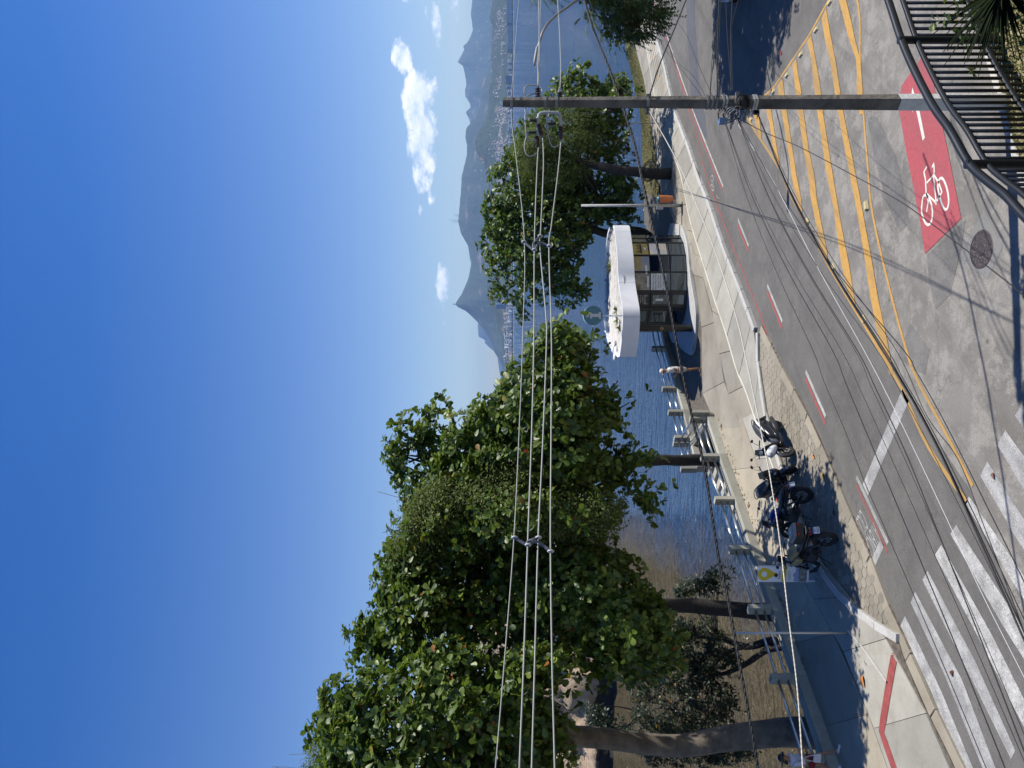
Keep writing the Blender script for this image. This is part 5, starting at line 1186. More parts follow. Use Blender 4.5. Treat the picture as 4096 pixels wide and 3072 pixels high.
m = MB(); m.cyl((0, -.122, zc + .60 * u), (0, -.108, zc + .60 * u), .19 * u, n=20); m.build('letter_dot', M_si, ip)
# ================================================================== utility pole and wires
PB = g(4038, 409, .0); PB.z = 0; PH = 8.86
M_pole = mat('weathered pole concrete', (.060, .055, .048), .92, col2=(.19, .17, .14), vscale=2.0, bump=(14, .8, .03)); M_polew = mat('white painted pole base', (.62, .62, .60), .8, var=.12, vscale=5, bump=(20, .6, .02))
pole = thing('utility_pole', 'dark weathered concrete utility pole with white painted foot', 'pole', tuple(PB))
rot = Matrix.Rotation(R(-137) - R(-90), 3, 'Z')
def polesec(z): f = z / PH; return .120 - .056 * f     # half width
def pole_part(name, z0, z1, mt, grow=0.0):
    V = []; b = MB(); hs_ = [z0 + (z1 - z0) * i / 12 for i in range(13)]; rings = []
    for z in hs_:
        w = polesec(z) + grow; c = w * .22; rings.append([(-w + c, -w), (w - c, -w), (w, -w + c), (w, w - c), (w - c, w), (-w + c, w), (-w, w - c), (-w, -w + c)])
    n = 8; base = 0
    for z, rg in zip(hs_, rings):
        for x, y in rg:
            p = rot @ Vector((x + mnoise.noise(Vector((x * 9, y * 9, z * 2))) * .006, y, z)); b.v.append(tuple(p))
    for i in range(12):
        for k_ in range(n): b.f.append((i * n + k_, i * n + (k_ + 1) % n, (i + 1) * n + (k_ + 1) % n, (i + 1) * n + k_))
    b.f.append(tuple(range(12 * n, 13 * n))); b.f.append(tuple(reversed(range(n)))); return b.build(name, mt, pole)
zw = CAMZ - (3590 - 2048) / FPX * PB.y
pole_part('shaft', zw, PH, M_pole); pole_part('painted_foot', -.4, zw, M_polew, .002)
M_galv = mat('dull galvanised steel', (.20, .21, .22), .5, metal=.7, var=.3, vscale=9); M_galvl = mat('bright galvanised clamp', (.45, .46, .47), .4, metal=.6)
M_porc = mat('brown porcelain', (.060, .035, .028), .25); M_poly = mat('grey polymer insulator', (.045, .045, .048), .5); M_cable = mat('grey covered cable', (.30, .31, .30), .55); M_wireb = mat('black wire', (.012, .012, .014), .6); M_rope = mat('pale twisted cable', (.50, .47, .40), .8, var=.15, vscale=30)
def pz(sx): return CAMZ - (sx - 2048) / FPX * PB.y
def pxy(sy, dy=0.0): return ((1536 - sy) / FPX * (PB.y + dy) - PB.x)
def band(z, h, mt=M_galv, name='band', g_=.012):
    w = polesec(z) + g_; c = w * .2; P = [(-w + c, -w), (w - c, -w), (w, -w + c), (w, w - c), (w - c, w), (-w + c, w), (-w, w - c), (-w, -w + c)]
    b = MB(); b.prism([tuple((rot @ Vector((x, y, 0)))[:2]) for x, y in P], z - h / 2, z + h / 2); b.build(name, mt, pole)
for sx in (2045, 2180, 2225, 2590): band(pz(sx), .05)
for sx in (2827, 2845, 2862, 2890, 2902, 3012, 3022): band(pz(sx), .035, M_galvl if sx in (2890, 2902, 3012, 3022) else M_galv, 'strap')
# C-shaped bracket on the left of the pole with insulators
br = MB(); x0 = pxy(452); x1 = pxy(500); x2 = pxy(545)
def Q(sx, sy, dy=-.15): return Vector((pxy(sy, dy), dy, pz(sx)))
br.tube(crom([Q(2150, 555), Q(2150, 500), Q(2153, 470), Q(2165, 452), Q(2225, 452), Q(2238, 462), Q(2240, 490), Q(2240, 505)], 4), .030, 10); br.build('bracket', mat('painted bracket grey', (.33, .34, .34), .5), pole, smooth=True)
def insul(a, c, n, r, mt, name='insulator', core=.022):
    a, c = Vector(a), Vector(c); b = MB(); b.tube([a, c], core, 10); d = c - a; L = d.length
    for i in range(n):
        p = a + d * ((i + .6) / (n + .2)); b.lathe(p - d.normalized() * L / n * .3, d, [(core, 0), (r, L / n * .22), (r * .96, L / n * .30), (core, L / n * .34)], 14)
    return b.build(name, mt, pole, smooth=True)
insul(Q(2146, 482), Q(2114, 482), 4, .062, M_poly); insul(Q(2143, 530), Q(2112, 530), 4, .062, M_poly); insul(Q(2222, 495), Q(2188, 495), 4, .062, M_poly)
insul(Q(2152, 498, -.16), Q(2168, 541, -.18), 7, .045, M_porc, 'strain_insulator', .03); insul(Q(2146, 546, -.16), Q(2152, 588, -.17), 7, .045, M_porc, 'strain_insulator', .03); insul(Q(2240, 507, -.16), Q(2242, 557, -.17), 7, .045, M_porc, 'strain_insulator', .03)
insul(Q(2154, 400, .1), Q(2152, 350, .1), 5, .055, M_porc, 'strain_insulator', .024); insul(Q(2243, 398, .1), Q(2241, 368, .1), 4, .055, M_porc, 'strain_insulator', .024)
for q in ([(2116, 482), (2112, 470), (2100, 445), (2104, 405), (2098, 360), (2110, 342), (2150, 341)], [(2113, 532), (2106, 545), (2100, 480), (2103, 410), (2108, 385), (2146, 372)], [(2105, 545), (2112, 560), (2135, 562), (2168, 552)], [(2105, 545), (2097, 590), (2110, 622), (2135, 620), (2152, 605)], [(2189, 480), (2188, 520), (2200, 575), (2215, 588), (2236, 578)], [(2190, 478), (2195, 450), (2200, 420), (2230, 380), (2240, 350)]):
    b = MB(); b.tube(crom([Q(x, y, -.16 if y > 420 else .12) for x, y in q], 5), .011, 7); b.build('jumper', M_cable, pole, smooth=True)
# clutter at mid height: splice box, coil, fuse
b = MB(); b.lathe(Q(2962, 405, -.2), (0, 1, .1), [(.0, -.03), (.085, -.03), (.095, .0), (.085, .03), (0, .03)], 20); b.build('cable_coil', M_wireb, pole, smooth=True)
for i in range(5):
    b = MB(); b.torus(Q(2948 + i * 3, 408, -.22 - .01 * i), (.1 * i, 1, .15), .105 + .012 * (i % 3), .007, 24, 6); b.build('cable_loop', M_wireb, pole, smooth=True)
for i in range(7):
    b = MB(); b.torus(Q(2875 + i * 6, 452 + (i % 3) * 8, -.2), (.3 + .1 * i, 1, .4 - .1 * i), .085 + .018 * (i % 4), .006, 22, 6); b.build('cable_loop', M_wireb, pole, smooth=True)
for i in range(4):
    b = MB(); b.torus(Q(2905 + i * 8, 440 + (i % 3) * 10, -.24), (1, .4 + .2 * i, .3), .07 + .015 * (i % 3), .005, 20, 6); b.build('cable_loop', mat('grey drop cable', (.35, .35, .36), .6), pole, smooth=True)
b = MB(); b.box(Q(2878, 485, -.22), (.10, .08, .14)); b.build('splice_box', mat('blue splice box', (.10, .19, .33), .5), pole)
b = MB(); b.box(Q(2936, 392, -.2), (.20, .06, .06)); b.build('cross_bracket', M_galv, pole)
for i in range(6): b = MB(); b.box(Q(3008 + i * 3, 447 + (i % 2) * 5, -.12), (.05, .05, .04)); b.build('wedge_clamp', M_wireb, pole)
for i in range(4): b = MB(); b.box(Q(2585 + i * 4, 386 if i % 2 else 446, -.02), (.07, .07, .05)); b.build('wedge_clamp', M_galv, pole)
# street lamp arm reaching in from a pole out of frame
la = thing('street_lamp', 'slim street lamp on a long curved arm at the upper right', 'street lamp', (15.8, 27.2, 0))
LO = Vector((15.8, 27.2, 0)); Yl = 24.5
arm = [Vector((15.8, 27.2, 6.2)), at(2330, -40, 25.8), at(2280, 20, 25.2), at(2225, 60, 24.8), at(2180, 110, Yl), at(2160, 160, Yl), at(2152, 190, Yl)]
b = MB(); b.tube(crom([p - LO for p in arm], 6), .035, 10); b.build('arm', mat('lamp arm steel', (.26, .24, .22), .5, metal=.4), la, smooth=True)
b = MB(); b.cyl((0, 0, -.3), (0, 0, 7.2), .11, .08, 14); b.build('post', M_pole, la, smooth=True)
h0 = at(2150, 185, Yl) - LO; h1 = at(2137, 258, Yl) - LO; d = (h1 - h0).normalized()
b = MB(); b.loft([(0, 0, .05, .04, 2.5), (.12, .0, .10, .05, 3), (.5, 0, .11, .045, 3), (.62, 0, .07, .03, 3)], 12); Mx = Matrix((d, Vector((0, 0, 1)).cross(d).normalized(), d.cross(Vector((0, 0, 1)).cross(d).normalized()))).transposed(); b.v = [tuple(h0 + Mx @ Vector(v_)) for v_ in b.v]; b.build('lamp_head', mat('lamp head grey', (.30, .30, .29), .5), la, smooth=True)
# ------------------------------------------------------------------ overhead lines
def wire(label, P, r, mt, group=None, name='overhead_wire', sides=6, twist=0):
    C_ = crom([Vector(p) for p in P], 10); o0 = C_[0]
    if twist:
        t = thing(name, label, 'wire', tuple(o0), group=group)
        for s_ in range(twist):
            pts = []; d = 0.0
            RS = resample(C_, .05)
            for i, p in enumerate(RS):
                u, v, _ = frame(RS[min(i + 1, len(RS) - 1)] - RS[max(i - 1, 0)]); a = i * .05 / (.32 if r > .012 else .10) * 6.283 + s_ * 6.283 / twist; pts.append(p - o0 + (u * math.cos(a) + v * math.sin(a)) * r * .62)
            b = MB(); b.tube(pts, r * .62, 5, False); b.build('strand', mt, t, smooth=True)
        return t
    b = MB(); b.tube([p for p in C_], r, sides, True); o = b.build(name, mt, smooth=True); return tag(o, label, 'wire', group)
LY = 7.7
def tline(sx, sy):
    """a point of the vertical plane in which the lines run from the pole to the next one on the left"""
    s_ = (1536 - sy) / FPX; t = (PB.x - s_ * PB.y) / (8.8 - s_ * 5.8); Y = PB.y - 5.8 * t; return at(sx, sy, Y)
def rline(sx, sy):
    s_ = (1536 - sy) / FPX; t = (s_ * PB.y - PB.x) / (8.8 - s_ * 5.8); Y = PB.y + 5.8 * t; return at(sx, sy, Y)
wire('thin pale messenger wire, uppermost of the four lines crossing the trees', [PB + Vector(Q(2045, 448)), tline(2050, 520), tline(2066, 640), tline(2098, 970), tline(2091, 1350), tline(2078, 1700), tline(2056, 2150), tline(2020, 2620), tline(1982, 3072), tline(1960, 3300)], .0075, M_cable)
wire('grey covered cable, second from the top of the four lines crossing the trees', [PB + Vector(Q(2153, 590)), tline(2149, 660), tline(2138, 970), tline(2136, 1350), tline(2128, 1700), tline(2112, 2150), tline(2096, 2620), tline(2078, 3072), tline(2072, 3300)], .0105, M_cable)
wire('grey covered cable, third of the four lines crossing the trees', [PB + Vector(Q(2169, 545)), tline(2174, 660), tline(2164, 900), tline(2160, 990), tline(2183, 1250), tline(2186, 1380), tline(2170, 1800), tline(2153, 2150), tline(2140, 2620), tline(2127, 3072), tline(2120, 3300)], .0105, M_cable)
wire('grey covered cable, lowest of the four lines crossing the trees', [PB + Vector(Q(2242, 560)), tline(2232, 690), tline(2206, 900), tline(2196, 990), tline(2206, 1350), tline(2205, 1700), tline(2202, 2150), tline(2208, 2620), tline(2219, 3072), tline(2222, 3300)], .0105, M_cable)
wire('thin pale messenger wire right of the pole top', [PB + Vector(Q(2046, 388)), rline(2052, 300), rline(2066, 120), rline(2080, -60)], .0075, M_cable)
wire('grey covered cable right of the pole, upper of the pair', [PB + Vector(Q(2152, 345, .1)), rline(2152, 250), rline(2157, 120), rline(2153, -60)], .0105, M_cable)
wire('grey covered cable right of the pole, close beside the upper one', [PB + Vector(Q(2156, 345, .25)), rline(2158, 200), rline(2160, 120), rline(2164, -60)], .009, M_cable)
wire('grey covered cable right of the pole, lowest of the high lines', [PB + Vector(Q(2241, 365, .1)), rline(2243, 280), rline(2238, 120), rline(2226, -60)], .0105, M_cable)
# cable spacers
def spacer(label, pts):
    """pts: messenger, upper-left cable, right cable, lower cable"""
    t = thing('cable_spacer', label, 'cable spacer', tuple(pts[0])); o = pts[0]; M_sp = mat('grey spacer plastic', (.085, .095, .12), .5); M_spl = mat('pale spacer clamp', (.45, .46, .48), .5)
    P = [p - o for p in pts]; cc = (P[1] + P[2]) * .5
    b = MB(); b.tube(crom([P[0], P[0].lerp(P[1], .55) + Vector((0, 0, .01)), P[1], cc + Vector((0, 0, -.03)), P[3]], 5), .020, 8); b.build('spine', M_sp, t, smooth=True)
    b = MB(); b.tube(crom([P[1] + Vector((0, 0, .01)), cc + Vector((0, 0, .06)), P[2]], 4), .016, 8); b.build('cross_arm', M_sp, t, smooth=True)
    for p in P: b = MB(); b.torus(p, (1, .6, 0), .030, .012, 14, 6); b.build('clamp', M_spl, t, smooth=True)
    b = MB(); b.torus(cc + Vector((0, 0, .01)), (1, .6, 0), .05, .010, 14, 6); b.build('ring', M_sp, t, smooth=True)
spacer('grey plastic cable spacer hanging in front of the big left tree', [tline(2058, 2150), tline(2112, 2180), tline(2154, 2150), tline(2203, 2205)])
spacer('grey plastic cable spacer hanging in front of the tree behind the kiosk', [tline(2096, 968), tline(2138, 1000), tline(2161, 945), tline(2197, 985)])
# lower lines
gB = 'thin black wires over the road left of the pole'; lB = 'thin black overhead wire sagging across the road left of the pole'
wire('pale twisted service cable passing in front of the motorcycles', [PB + Vector(Q(2592, 446)), tline(2680, 590), tline(2742, 715), tline(2858, 998), tline(2943, 1262), tline(2983, 1430), tline(3062, 1813), tline(3082, 1917), tline(3117, 2146), tline(3152, 2450), tline(3188, 2745), tline(3211, 3072), tline(3224, 3300)], .011, M_rope, name='service_cable', twist=2)
wire('thick dark twisted cable passing in front of the kiosk and sea rail', [at(2300, -180, 16.5), at(2356, 65, 15.6), at(2445, 298, 15.0), at(2530, 547, 14.6), at(2572, 735, 14.3), at(2610, 900, 14.1), at(2665, 1147, 13.8), at(2720, 1446, 13.5), at(2778, 1708, 13.2), at(2818, 1872, 13.0), at(2868, 2196, 12.6), at(2906, 2364, 12.4), at(2953, 2627, 12.0), at(3006, 2920, 11.6), at(3036, 3110, 11.4), at(3060, 3350, 11.1)], .022, M_wireb, name='power_cable', twist=3)
def E2(x, y): return (3200 + x / 2.3705, 1400 + y / 2.3705)
ST = {'hi': (2880, 455), 'mid': (2935, 462), 'lo': (3020, 455)}
for st_k, pts, r, mt in (('hi', [(120, 0), (220, 280), (420, 750), (620, 1270), (790, 1659)], .0045, M_wireb), ('hi', [(305, 0), (440, 330), (700, 950), (1000, 1659)], .0065, M_wireb), ('hi', [(390, 0), (600, 440), (800, 880), (1150, 1659)], .004, M_wireb),
                         ('mid', [(540, 0), (720, 370), (1000, 970), (1280, 1659)], .007, M_wireb), ('mid', [(520, 0), (690, 380), (960, 960), (1200, 1500)], .004, M_wireb), ('mid', [(730, 0), (900, 300), (1180, 820), (1600, 1659)], .004, M_wireb),
                         ('lo', [(780, 0), (930, 250), (1100, 540), (1340, 1000), (1640, 1659)], .011, M_wireb), ('lo', [(800, 0), (945, 250), (1115, 540), (1352, 1000), (1660, 1659)], .008, M_wireb), ('lo', [(830, 0), (965, 250), (1135, 540), (1380, 1000), (1700, 1659)], .006, M_wireb),
                         ('lo', [(910, 0), (1200, 620), (1500, 1040), (1740, 1659)], .005, M_wireb), ('mid', [(980, 0), (1100, 200), (1380, 700), (1860, 1659)], .0065, M_wireb)):
    P = [PB + Vector(Q(*ST[st_k]))]
    f = E2(*pts[0]); a0 = ST[st_k]
    for t_ in (.33, .66): P.append(tline(a0[0] + (f[0] - a0[0]) * (t_ - .06), a0[1] + (f[1] - a0[1]) * t_))
    P += [tline(*E2(*q)) for q in pts]
    e1, e0 = E2(*pts[-1]), E2(*pts[-2]); dx, dy = e1[0] - e0[0], e1[1] - e0[1]; tq = min((4230 - e1[0]) / dx, (3250 - e1[1]) / dy)
    for f_ in (.35, .7, 1.0): P.append(tline(e1[0] + dx * tq * f_, e1[1] + dy * tq * f_ * (1 + .04 * f_)))
    wire(lB, P, r, mt, gB)
wire('thin pale wire running down the road among the black ones', [PB + Vector(Q(2925, 470)), tline(3090, 720), tline(3260, 1050)] + [tline(*E2(*q)) for q in [(605, 0), (830, 430), (1100, 980), (1420, 1659), (1760, 2380), (2250, 3350), (2500, 3900)]], .004, mat('pale wire', (.6, .6, .58), .5))
wire('single dark drop wire running from the pole over the red cycle box', [PB + Vector(Q(2938, 470)), at(3060, 530, 13.0), at(3196, 587, 12.5), at(3420, 705, 11.6), at(3584, 796, 10.9), at(3690, 868, 10.4), at(3994, 1100, 9.0), at(4110, 1195, 8.4), at(4400, 1440, 7.0)], .0075, M_wireb, name='drop_wire')
wire('thick dark stay cable rising from the pole to the upper right', [PB + Vector(Q(2590, 390)), rline(2640, 255), rline(2700, 110), rline(2760, -40)], .013, M_wireb, name='stay_cable')
gR = 'black wires right of the pole'; lR = 'black overhead wire running right from the middle of the pole'
for a, pts, r in (((2860, 385), [(2868, 250), (2872, 120), (2877, -40)], .010), ((2862, 385), [(2874, 240), (2878, 120), (2882, -40)], .007), ((2915, 365), [(2923, 150), (2925, 80), (2931, -40)], .008), ((2920, 362), [(2927, 150), (2932, 80), (2962, -30)], .005), ((2830, 388), [(2850, 220), (2868, 100), (2885, -40)], .006), ((2831, 388), [(2856, 225), (2874, 100), (2890, -40)], .005), ((2916, 364), [(2910, 150), (2905, 60), (2903, -40)], .005)):
    wire(lR, [PB + Vector(Q(*a))] + [rline(*q) for q in pts], r, M_wireb, gR)
gF = 'thin wires fanning up to the right shore'; lF = 'thin dark wire fanning from the pole towards the far right pavement'
for pts in ([(2830, 400, 13.6), (2770, 300, 18), (2704, 238, 22), (2640, 110, 26), (2590, -30, 30)], [(2850, 385, 13.6), (2790, 250, 18), (2740, 130, 22), (2670, 40, 26), (2630, -40, 30)], [(2820, 400, 13.6), (2720, 270, 18), (2650, 180, 22), (2590, 60, 28), (2560, -40, 32)], [(2345, -40, 20), (2410, 160, 18), (2470, 330, 15), (2585, 400, 13.7)]):
    wire(lF, [at(*q) for q in pts], .005, M_wireb, gF)
for i, pts in enumerate(([(2600, 450, 13.3), (2640, 540, 20), (2610, 640, 30), (2580, 690, 40.5)], [(2598, 450, 13.3), (2650, 560, 20), (2622, 650, 30), (2578, 680, 40.5)])):
    wire('slack black cable looping from the pole to the creeper-covered tree', [at(*q) for q in pts], .012, M_wireb, 'slack cables to the creeper-covered tree', name='slack_cable')
tco = thing('cable_coil', 'coil of black cable hung on the trunk of the creeper-covered tree', 'cable coil', tuple(at(2575, 685, 40.9)))
for i in range(5): b = MB(); b.torus((.1 * (i - 2), -.05 * i, -.2 - .05 * i), (.2 * i, 1, .2), .35 + .06 * (i % 3), .02, 22, 6); b.build('loop', M_wireb, tco, smooth=True)
# ================================================================== parked two-wheelers
M_tyre = mat('tyre rubber', (.014, .014, .015), .8, bump=(60, .3, .01)); M_rimb = mat('dark alloy rim', (.055, .052, .05), .35, metal=.6); M_spoke = mat('steel spokes', (.45, .44, .42), .3, metal=1.0)
M_blk = mat('black fairing', (.010, .010, .012), .28); M_mblk = mat('matt black plastic', (.014, .014, .015), .55); M_seat = mat('charcoal seat vinyl', (.045, .046, .050), .5); M_wht = mat('white fairing', (.70, .71, .72), .22)
M_gry = mat('satin grey fairing', (.10, .105, .115), .3, metal=.3); M_blu = mat('deep blue fairing', (.010, .020, .16), .25); M_sand = mat('sand tank paint', (.23, .19, .10), .35); M_eng = mat('engine casting', (.06, .06, .062), .45, metal=.6)
M_chr = mat('bright metal', (.6, .6, .6), .18, metal=1.0); M_tail = mat('red lens', (.30, .008, .008), .2); M_lens = mat('clear lens', (.35, .36, .37), .1); M_plate = mat('white plate', (.66, .67, .68), .4); M_pblue = mat('plate blue band', (.03, .09, .35), .4); M_mir = mat('mirror glass', (.35, .38, .42), .05, metal=1.0)
def wheel(t, x, Rr, wd, alloy=True, y=0.0, mtr=M_rimb):
    w = bpy.data.objects.new('wheel', None); link(w, t); w.location = (x, y, Rr)
    b = MB(); b.torus((0, 0, 0), (0, 1, 0), Rr - wd / 2, wd / 2, 36, 10); b.build('tyre', M_tyre, w, smooth=True)
    b = MB(); r = Rr - wd * .92; b.lathe((0, 0, 0), (0, 1, 0), [(r - .03, -wd * .36), (r, -wd * .40), (r + .012, 0), (r, wd * .40), (r - .03, wd * .36), (r - .02, 0), (r - .03, -wd * .36)], 32); b.build('rim', mtr, w, smooth=True)
    b = MB(); b.cyl((0, -wd * .5, 0), (0, wd * .5, 0), .045, n=16); b.build('hub', mtr, w, smooth=True)
    n = 7 if alloy else 22
    for i in range(n):
        a = 6.283 * i / n; b = MB(); e = Vector((math.cos(a), 0, math.sin(a)))
        if alloy: b.box(e * (r * .52), (r * .92, wd * .28, .028), Matrix.Rotation(-a, 3, 'Y'))
        else: b.cyl(e * .03 + Vector((0, .03 if i % 2 else -.03, 0)), e * r, .0035, n=4)
        b.build('spoke', mtr if alloy else M_spoke, w)
    b = MB(); b.lathe((0, wd * .42, 0), (0, 1, 0), [(.05, 0), (r * .62, 0), (r * .62, .006), (.05, .006)], 28); b.build('brake_disc', M_chr, w)
    return w
def plate(t, loc, tilt, s1, s2, yaw=0.0):
    p = bpy.data.objects.new('licence_plate', None); link(p, t); p.location = loc; p.rotation_euler = (0, 0, yaw)
    n = Vector((-math.cos(tilt), 0, math.sin(tilt))); up = Vector((math.sin(tilt), 0, math.cos(tilt))); rt = Vector((0, -1, 0))
    b = MB(); b.slab([(-.10, -.085), (.10, -.085), (.10, .085), (-.10, .085)], (0, 0, 0), rt, up, n, .004); b.build('sheet', M_plate, p)
    b = MB(); b.slab([(-.10, .058), (.10, .058), (.10, .085), (-.10, .085)], n * .0045, rt, up, n, .0012); b.build('blue_band', M_pblue, p)
    for s_, h in ((s1, .018), (s2, -.048)): o = n * .0062 + up * h; textmesh('plate_lettering', s_, M_ink, .082, tuple(o), rt, up, p)
    return p
def mirror(t, base, tip, side):
    m = bpy.data.objects.new('mirror', None); link(m, t); b = MB(); b.tube([base, Vector(base).lerp(Vector(tip), .6) + Vector((-.02, 0, .03)), tip], .007, 6); b.build('stalk', M_blk, m, smooth=True)
    b = MB(); b.loft([(-.012, 0, .055, .034, 2.4), (.0, 0, .065, .042, 2.4), (.022, 0, .05, .032, 2.4), (.034, 0, .02, .014, 2.4)], 14); b.v = [(x + tip[0], y + tip[1] + side * .03, z + tip[2] + .02) for x, y, z in b.v]; b.build('shell', M_blk, m, smooth=True)
    b = MB(); b.loft([(-.015, 0, .052, .032, 2.4), (-.0125, 0, .056, .035, 2.4)], 14); b.v = [(x + tip[0], y + tip[1] + side * .03, z + tip[2] + .02) for x, y, z in b.v]; b.build('glass', M_mir, m)
def place(t, rear, front, lean=.12):
    d = front - rear; t.location = ((rear.x + front.x) / 2, (rear.y + front.y) / 2, .066); t.rotation_euler = (lean, 0, math.atan2(d.y, d.x))
def scooter(label, rear, front, shell, nose, plate_txt=None, lean=.14, seatm=M_seat, ptilt=R(20), pyaw=0.0, pside=0.0):
    t = thing('scooter', label, 'scooter'); place(t, rear, front, lean)
    wheel(t, .655, .255, .11); wheel(t, -.655, .25, .13)
    P = lambda name, secs, mt, n=14: MB().loft(secs, n).build(name, mt, t, smooth=True)
    P('tail_body', [(-1.05, .74, .03, .03, 2.5), (-.98, .73, .10, .06, 2.5), (-.75, .66, .17, .12, 2.6), (-.4, .56, .20, .18, 2.6), (-.1, .48, .19, .16, 2.6), (.08, .40, .15, .12, 2.5)], shell)
    P('side_panel', [(-.80, .50, .18, .07, 2.5), (-.5, .42, .205, .12, 2.5), (-.1, .36, .20, .11, 2.5), (.15, .33, .17, .07, 2.5)], M_blk)
    P('seat', [(-.92, .82, .10, .03, 2.4), (-.80, .84, .15, .05, 2.6), (-.55, .83, .165, .055, 2.6), (-.40, .79, .16, .05, 2.6), (-.20, .745, .145, .05, 2.6), (-.02, .72, .10, .04, 2.4), (.04, .70, .05, .02, 2.2)], seatm)
    if nose is M_wht:
        for s_ in (-1, 1): P('white_flank', [(-.95, .78, .03, .03, 2.4, s_ * .10), (-.7, .77, .03, .045, 2.4, s_ * .155), (-.4, .72, .02, .03, 2.4, s_ * .175), (-.2, .68, .01, .012, 2.4, s_ * .17)], M_wht)
    P('footboard', [(-.15, .30, .21, .05, 3), (.1, .27, .23, .05, 3), (.35, .30, .22, .06, 3), (.48, .38, .18, .06, 3)], M_blk)
    P('tunnel', [(-.05, .46, .10, .14, 2.4), (.15, .42, .09, .14, 2.4), (.38, .50, .10, .16, 2.4)], M_gry)
    b = MB(); b.loft([(.34, .42, .16, .13, 2.6), (.42, .55, .21, .20, 2.6), (.50, .72, .20, .22, 2.6), (.56, .88, .16, .14, 2.6), (.58, .98, .10, .06, 2.4)], 16); b.build('leg_shield', M_blk, t, smooth=True)
    b = MB(); b.loft([(.50, .60, .185, .14, 2.6), (.60, .68, .17, .17, 2.6), (.70, .72, .12, .13, 2.4), (.77, .70, .05, .06, 2.2)], 16); b.build('front_cowl', nose, t, smooth=True)
    for s_ in (-1, 1):
        b = MB(); b.loft([(.68, .76, .035, .03, 2.2), (.745, .74, .045, .035, 2.2), (.775, .72, .02, .015, 2)], 10); b.v = [(x, y + s_ * .07, z) for x, y, z in b.v]; b.build('headlight', M_lens, t, smooth=True)
        b = MB(); b.cyl((.655 - .03, s_ * .085, .26), (.52, s_ * .075, .62), .022, n=10); b.build('fork_leg', M_gry, t, smooth=True)
        mirror(t, (.47, s_ * .20, 1.04), (.43, s_ * .34, 1.22), s_)
        b = MB(); b.cyl((.47, s_ * .22, 1.02), (.42, s_ * .36, 1.00), .018, n=10); b.build('grip', M_mblk, t, smooth=True)
        b = MB(); b.tube([(.50, s_ * .22, 1.02), (.54, s_ * .29, 1.02), (.50, s_ * .36, 1.005)], .006, 6); b.build('brake_lever', M_chr, t, smooth=True)
    b = MB(); b.tube([(.50, -.24, 1.03), (.54, -.08, 1.0), (.54, .08, 1.0), (.50, .24, 1.03)], .014, 8); b.build('handlebar', M_blk, t, smooth=True)
    b = MB(); b.loft([(.42, 1.0, .10, .04, 2.4), (.52, 1.02, .15, .06, 2.4), (.60, .99, .09, .05, 2.4)], 12); b.build('handlebar_cover', nose, t, smooth=True)
    b = MB(); b.add([(.60, -.13, .96), (.60, .13, .96), (.55, .10, 1.17), (.55, -.10, 1.17), (.585, -.13, .96), (.585, .13, .96), (.535, .10, 1.17), (.535, -.10, 1.17)], [(0, 1, 2, 3), (7, 6, 5, 4), (0, 3, 7, 4), (1, 5, 6, 2), (2, 6, 7, 3), (0, 4, 5, 1)]); b.build('windscreen', mat('smoked screen', (.02, .022, .025), .12), t)
    b = MB(); b.loft([(.43, .42, .055, .02, 2.2), (.55, .52, .07, .03, 2.2), (.68, .53, .07, .028, 2.2), (.83, .46, .06, .02, 2.2), (.90, .36, .04, .012, 2)], 10); b.build('front_mudguard', M_gry, t, smooth=True)
    b = MB(); b.loft([(-.95, .27, .05, .05, 3), (-.6, .27, .08, .09, 3), (-.2, .28, .09, .09, 3)], 10); b.v = [(x, y + .12, z) for x, y, z in b.v]; b.build('engine_case', M_eng, t, smooth=True)
    b = MB(); b.tube([(-.2, -.15, .22), (-.5, -.17, .22), (-.62, -.17, .28), (-.98, -.18, .34)], [.02, .02, .05, .06], 12); b.build('exhaust', M_mblk, t, smooth=True)
    b = MB(); b.tube(crom([(-.62, .15, .85), (-.9, .14, .87), (-1.02, .0, .87), (-.9, -.14, .87), (-.62, -.15, .85)], 4), .013, 8); b.build('grab_rail', M_mblk, t, smooth=True)
    b = MB(); b.loft([(-1.08, .70, .04, .02, 2.4), (-1.02, .70, .09, .035, 2.4), (-.96, .70, .08, .03, 2.4)], 10); b.build('tail_light', M_tail, t, smooth=True)
    b = MB(); b.box((-1.06, 0, .52), (.03, .16, .30), Matrix.Rotation(.5, 3, 'Y')); b.build('rear_flap', M_gry, t)
    if plate_txt: plate(t, (-1.13, pside, .62), ptilt, *plate_txt, yaw=pyaw)
    b = MB(); b.cyl((-.25, .16, .20), (-.32, .30, .0), .012, n=8); b.build('side_stand', M_mblk, t, smooth=True)
    return t
